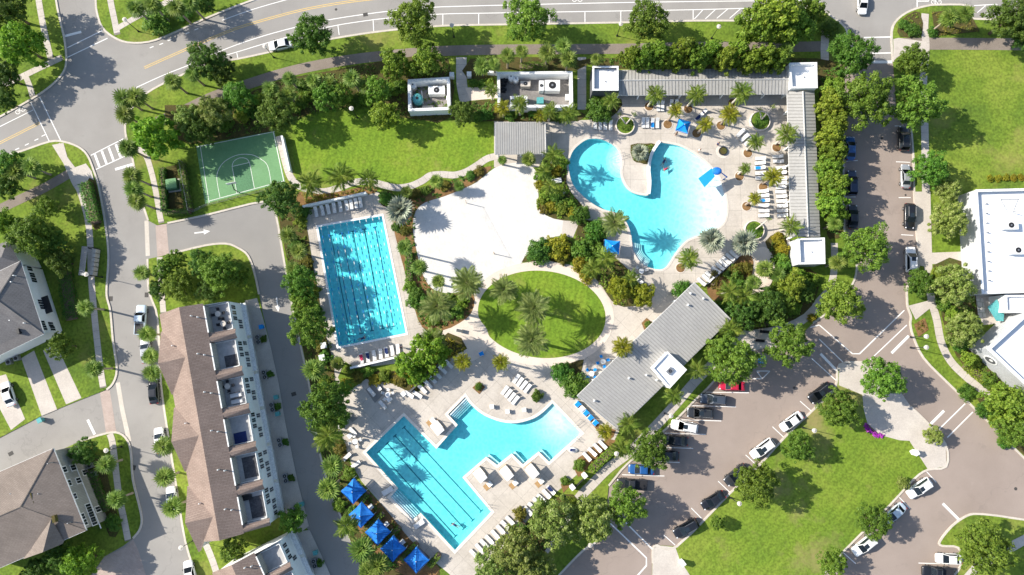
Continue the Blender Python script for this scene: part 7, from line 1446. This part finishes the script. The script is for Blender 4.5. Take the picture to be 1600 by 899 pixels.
for k,f,r,cl_,l,g_ in [('sedan',(419,73.5),(458,65.5),'white','white car parked on the curving road beside the oak',None),('sedan',(1348,22),(1348,-14),'white','white car driving in at the top of the right street',None),
 ('sedan',(1329,214),(1329,250),'blue','blue car under the wide oak on the right street',GS),('suv',(1331,268),(1331,304),'navy','navy car below the blue one on the right street',GS),('sedan',(1333,322),(1333,356),'black','black car at the left kerb beside the privet column',GS),('suv',(1412,196),(1412,237),'black','black car at the right kerb under the large oak',GS),('sedan',(1415,257),(1415.5,294),'silver','silver car at the right kerb of the right street',GS),('suv',(1421,358),(1421,318),'black','black car at the right kerb beside the hall walk',GS),('suv',(1423,386),(1423.5,426),'white','white car with dark sunroof at the right kerb',GS),
 ('pickup',(221,484),(219,516),'ice','pale blue pickup on the left street near the townhouse corner',None),('sedan',(226,531),(229,566),'silver','silver car half hidden by fan palms on the left street',None),('sedan',(239,595),(241,628),'black','black car half hidden by a fan palm on the left street',None),('sedan',(247,671),(252,706),'white','white car under the fifth fan palm of the townhouse kerb',None),('sedan',(266,764),(271,798),'white','white car under the last fan palm of the townhouse kerb',None),('sedan',(293,880),(300,914),'white','white car leaving the bottom edge on the left street',None),('sedan',(8,599),(19,633),'white','white car on the house driveway',None),
 ('sedan',(1123,602),(1164,604),'red','red car under the wide oak',GL),('suv',(1093,622),(1136,626),'slate','slate grey car second from the red car',GL),('suv',(1074,644.5),(1114,646.5),'graphite','dark car third from the red car',GL),('suv',(1047,662),(1092,671),'white','white car in the nose in row by the pool house',GL),('sedan',(1037,687),(1073,690),'black','black car below the white one in the nose in row',GL),('sedan',(1026,711),(1056,713),'graphite','dark car hidden by the oak in the nose in row',GL),('sedan',(981,733),(1023,735),'blue','bright blue car under the oak in the nose in row',GL),('pickup',(961,755),(1014,758),'graphite','dark pickup at the end of the nose in row',GL),
 ('suv',(1050,838),(1094,813),'black','lowest black car along the island lawn',GI),('sedan',(1095,794),(1134,770),'black','second black car along the island lawn',GI),('suv',(1132,757),(1168,727),'graphite','dark car half under the middle island oak',GI),('suv',(1171,717),(1212,686),'white','long white car along the island lawn',GI),('sedan',(1218,673),(1256,645),'white','upper white car along the island lawn',GI),('suv',(1263,628),(1300,600),'black','black car beside the upper island oak',GI),
 ('suv',(1418,776),(1455,750),'white','white car with dark roof glass on the right of the island',GI),('sedan',(1384,815),(1412,790),'ice','pale blue car under the lower right island oak',GI),('suv',(1333,866),(1368,838),'white','white car at the lower right of the island',GI),('sedan',(1463,872.5),(1503,874),'white','white car nosed at the corner island',None),('pickup',(1438,892),(1492,896),'black','black pickup at the bottom edge',None)]: car(k,f,r,cl_,l,g_,.02 if l.find('driveway') < 0 else .15)
# ------------------------------------------------------------------ people
def body(name, joints, edges, mat):
    me = bpy.data.meshes.new(name); me.from_pydata([j[:3] for j in joints],edges,[]); o = bpy.data.objects.new(name,me); col.objects.link(o)
    m = o.modifiers.new('skin','SKIN'); m.use_smooth_shade = True
    sv = me.skin_vertices[0].data if me.skin_vertices else None
    if sv is None:
        bm = bmesh.new(); bm.from_mesh(me); bm.verts.layers.skin.verify(); bm.to_mesh(me); bm.free(); sv = me.skin_vertices[0].data
    for i, j in enumerate(joints): sv[i].radius = (j[3],j[3]); sv[i].use_root = (i == 0)
    s_ = o.modifiers.new('sub','SUBSURF'); s_.levels = 1; s_.render_levels = 1
    me.materials.append(mat); return o
ED = [(0,1),(1,2),(2,3),(3,4),(4,5),(2,6),(6,7),(7,8),(8,9),(2,10),(10,11),(11,12),(12,13),(0,14),(14,15),(15,16),(16,17),(0,18),(18,19),(19,20),(20,21)]
STAND = [(0,0,.95,.15),(0,0,1.15,.14),(0,0,1.40,.15),(0,0,1.52,.06),(0,0,1.64,.10),(0,0,1.74,.085),(0,.19,1.42,.06),(.03,.25,1.15,.047),(.12,.25,.92,.038),(.16,.25,.84,.03),(0,-.19,1.42,.06),(.0,-.26,1.15,.047),(.05,-.27,.90,.038),(.07,-.27,.82,.03),(0,.1,.88,.095),(.02,.11,.50,.065),(0,.12,.08,.045),(.16,.13,.04,.035),(0,-.1,.88,.095),(.04,-.11,.50,.065),(.02,-.12,.08,.045),(.18,-.13,.04,.035)]
SWIM = [(0,0,.0,.15),(.2,0,.01,.14),(.45,0,.03,.15),(.57,0,.06,.06),(.70,0,.10,.10),(.80,0,.12,.085),(.47,.19,.02,.06),(.62,.42,-.03,.047),(.82,.5,-.06,.038),(.9,.5,-.06,.03),(.47,-.19,.02,.06),(.30,-.45,-.05,.047),(.15,-.60,-.08,.038),(.08,-.62,-.08,.03),(-.08,.1,-.02,.095),(-.45,.13,-.08,.065),(-.85,.16,-.10,.045),(-1.0,.17,-.10,.035),(-.08,-.1,-.02,.095),(-.45,-.15,-.02,.065),(-.85,-.2,-.06,.045),(-1.0,-.2,-.08,.035)]
def person(px, py, pose, a, label, z, shirt='swim'):
    c = P(px,py,z+.5); o = body('person', pose, ED, A['skin']); o.location = (c.x,c.y,z); o.rotation_euler = (0,0,a); tag(o,label,'person')
    hd = Vector(pose[5][:3]); link('hair', MB().ball(tuple(hd+Vector((-.03,0,.02)) if pose is STAND else hd+Vector((-.02,0,.05))),(.11,.10,.11),10,7).mesh('hair',A['hair'],smooth=True), o)
    p0, p1 = Vector(pose[0][:3]), Vector(pose[2][:3]); link('clothing', MB().tube([p0-(p1-p0)*.45,p0,p0.lerp(p1,.5),p1*1.0],[.19,.205,.19,.19],10).mesh('clothing',A[shirt],smooth=True), o)
    return o
person(565,529,SWIM,.4,'swimmer at the lower end of the lap pool',.0); person(711,822,SWIM,2.6,'swimmer at the lower lanes of the resort pool',.0); person(1038,252,SWIM,1.1,'upper swimmer in palm shade in the lagoon',-.05); person(1042,263,SWIM,3.6,'lower swimmer in palm shade in the lagoon',-.05,'red_fabric')
person(1056,210,STAND,-.9,'person in dark clothes standing below the blue square canopy',.13,'dark_metal'); person(627,543,STAND,2.0,'person in dark clothes standing at the last lap pool lounger',.13,'navy'); person(1121,226,STAND,.6,'person standing above the fire ring',.13,'navy'); person(1092,236,STAND,2.8,'person in pale clothes standing at the edge of the lagoon beach',.13,'vinyl')
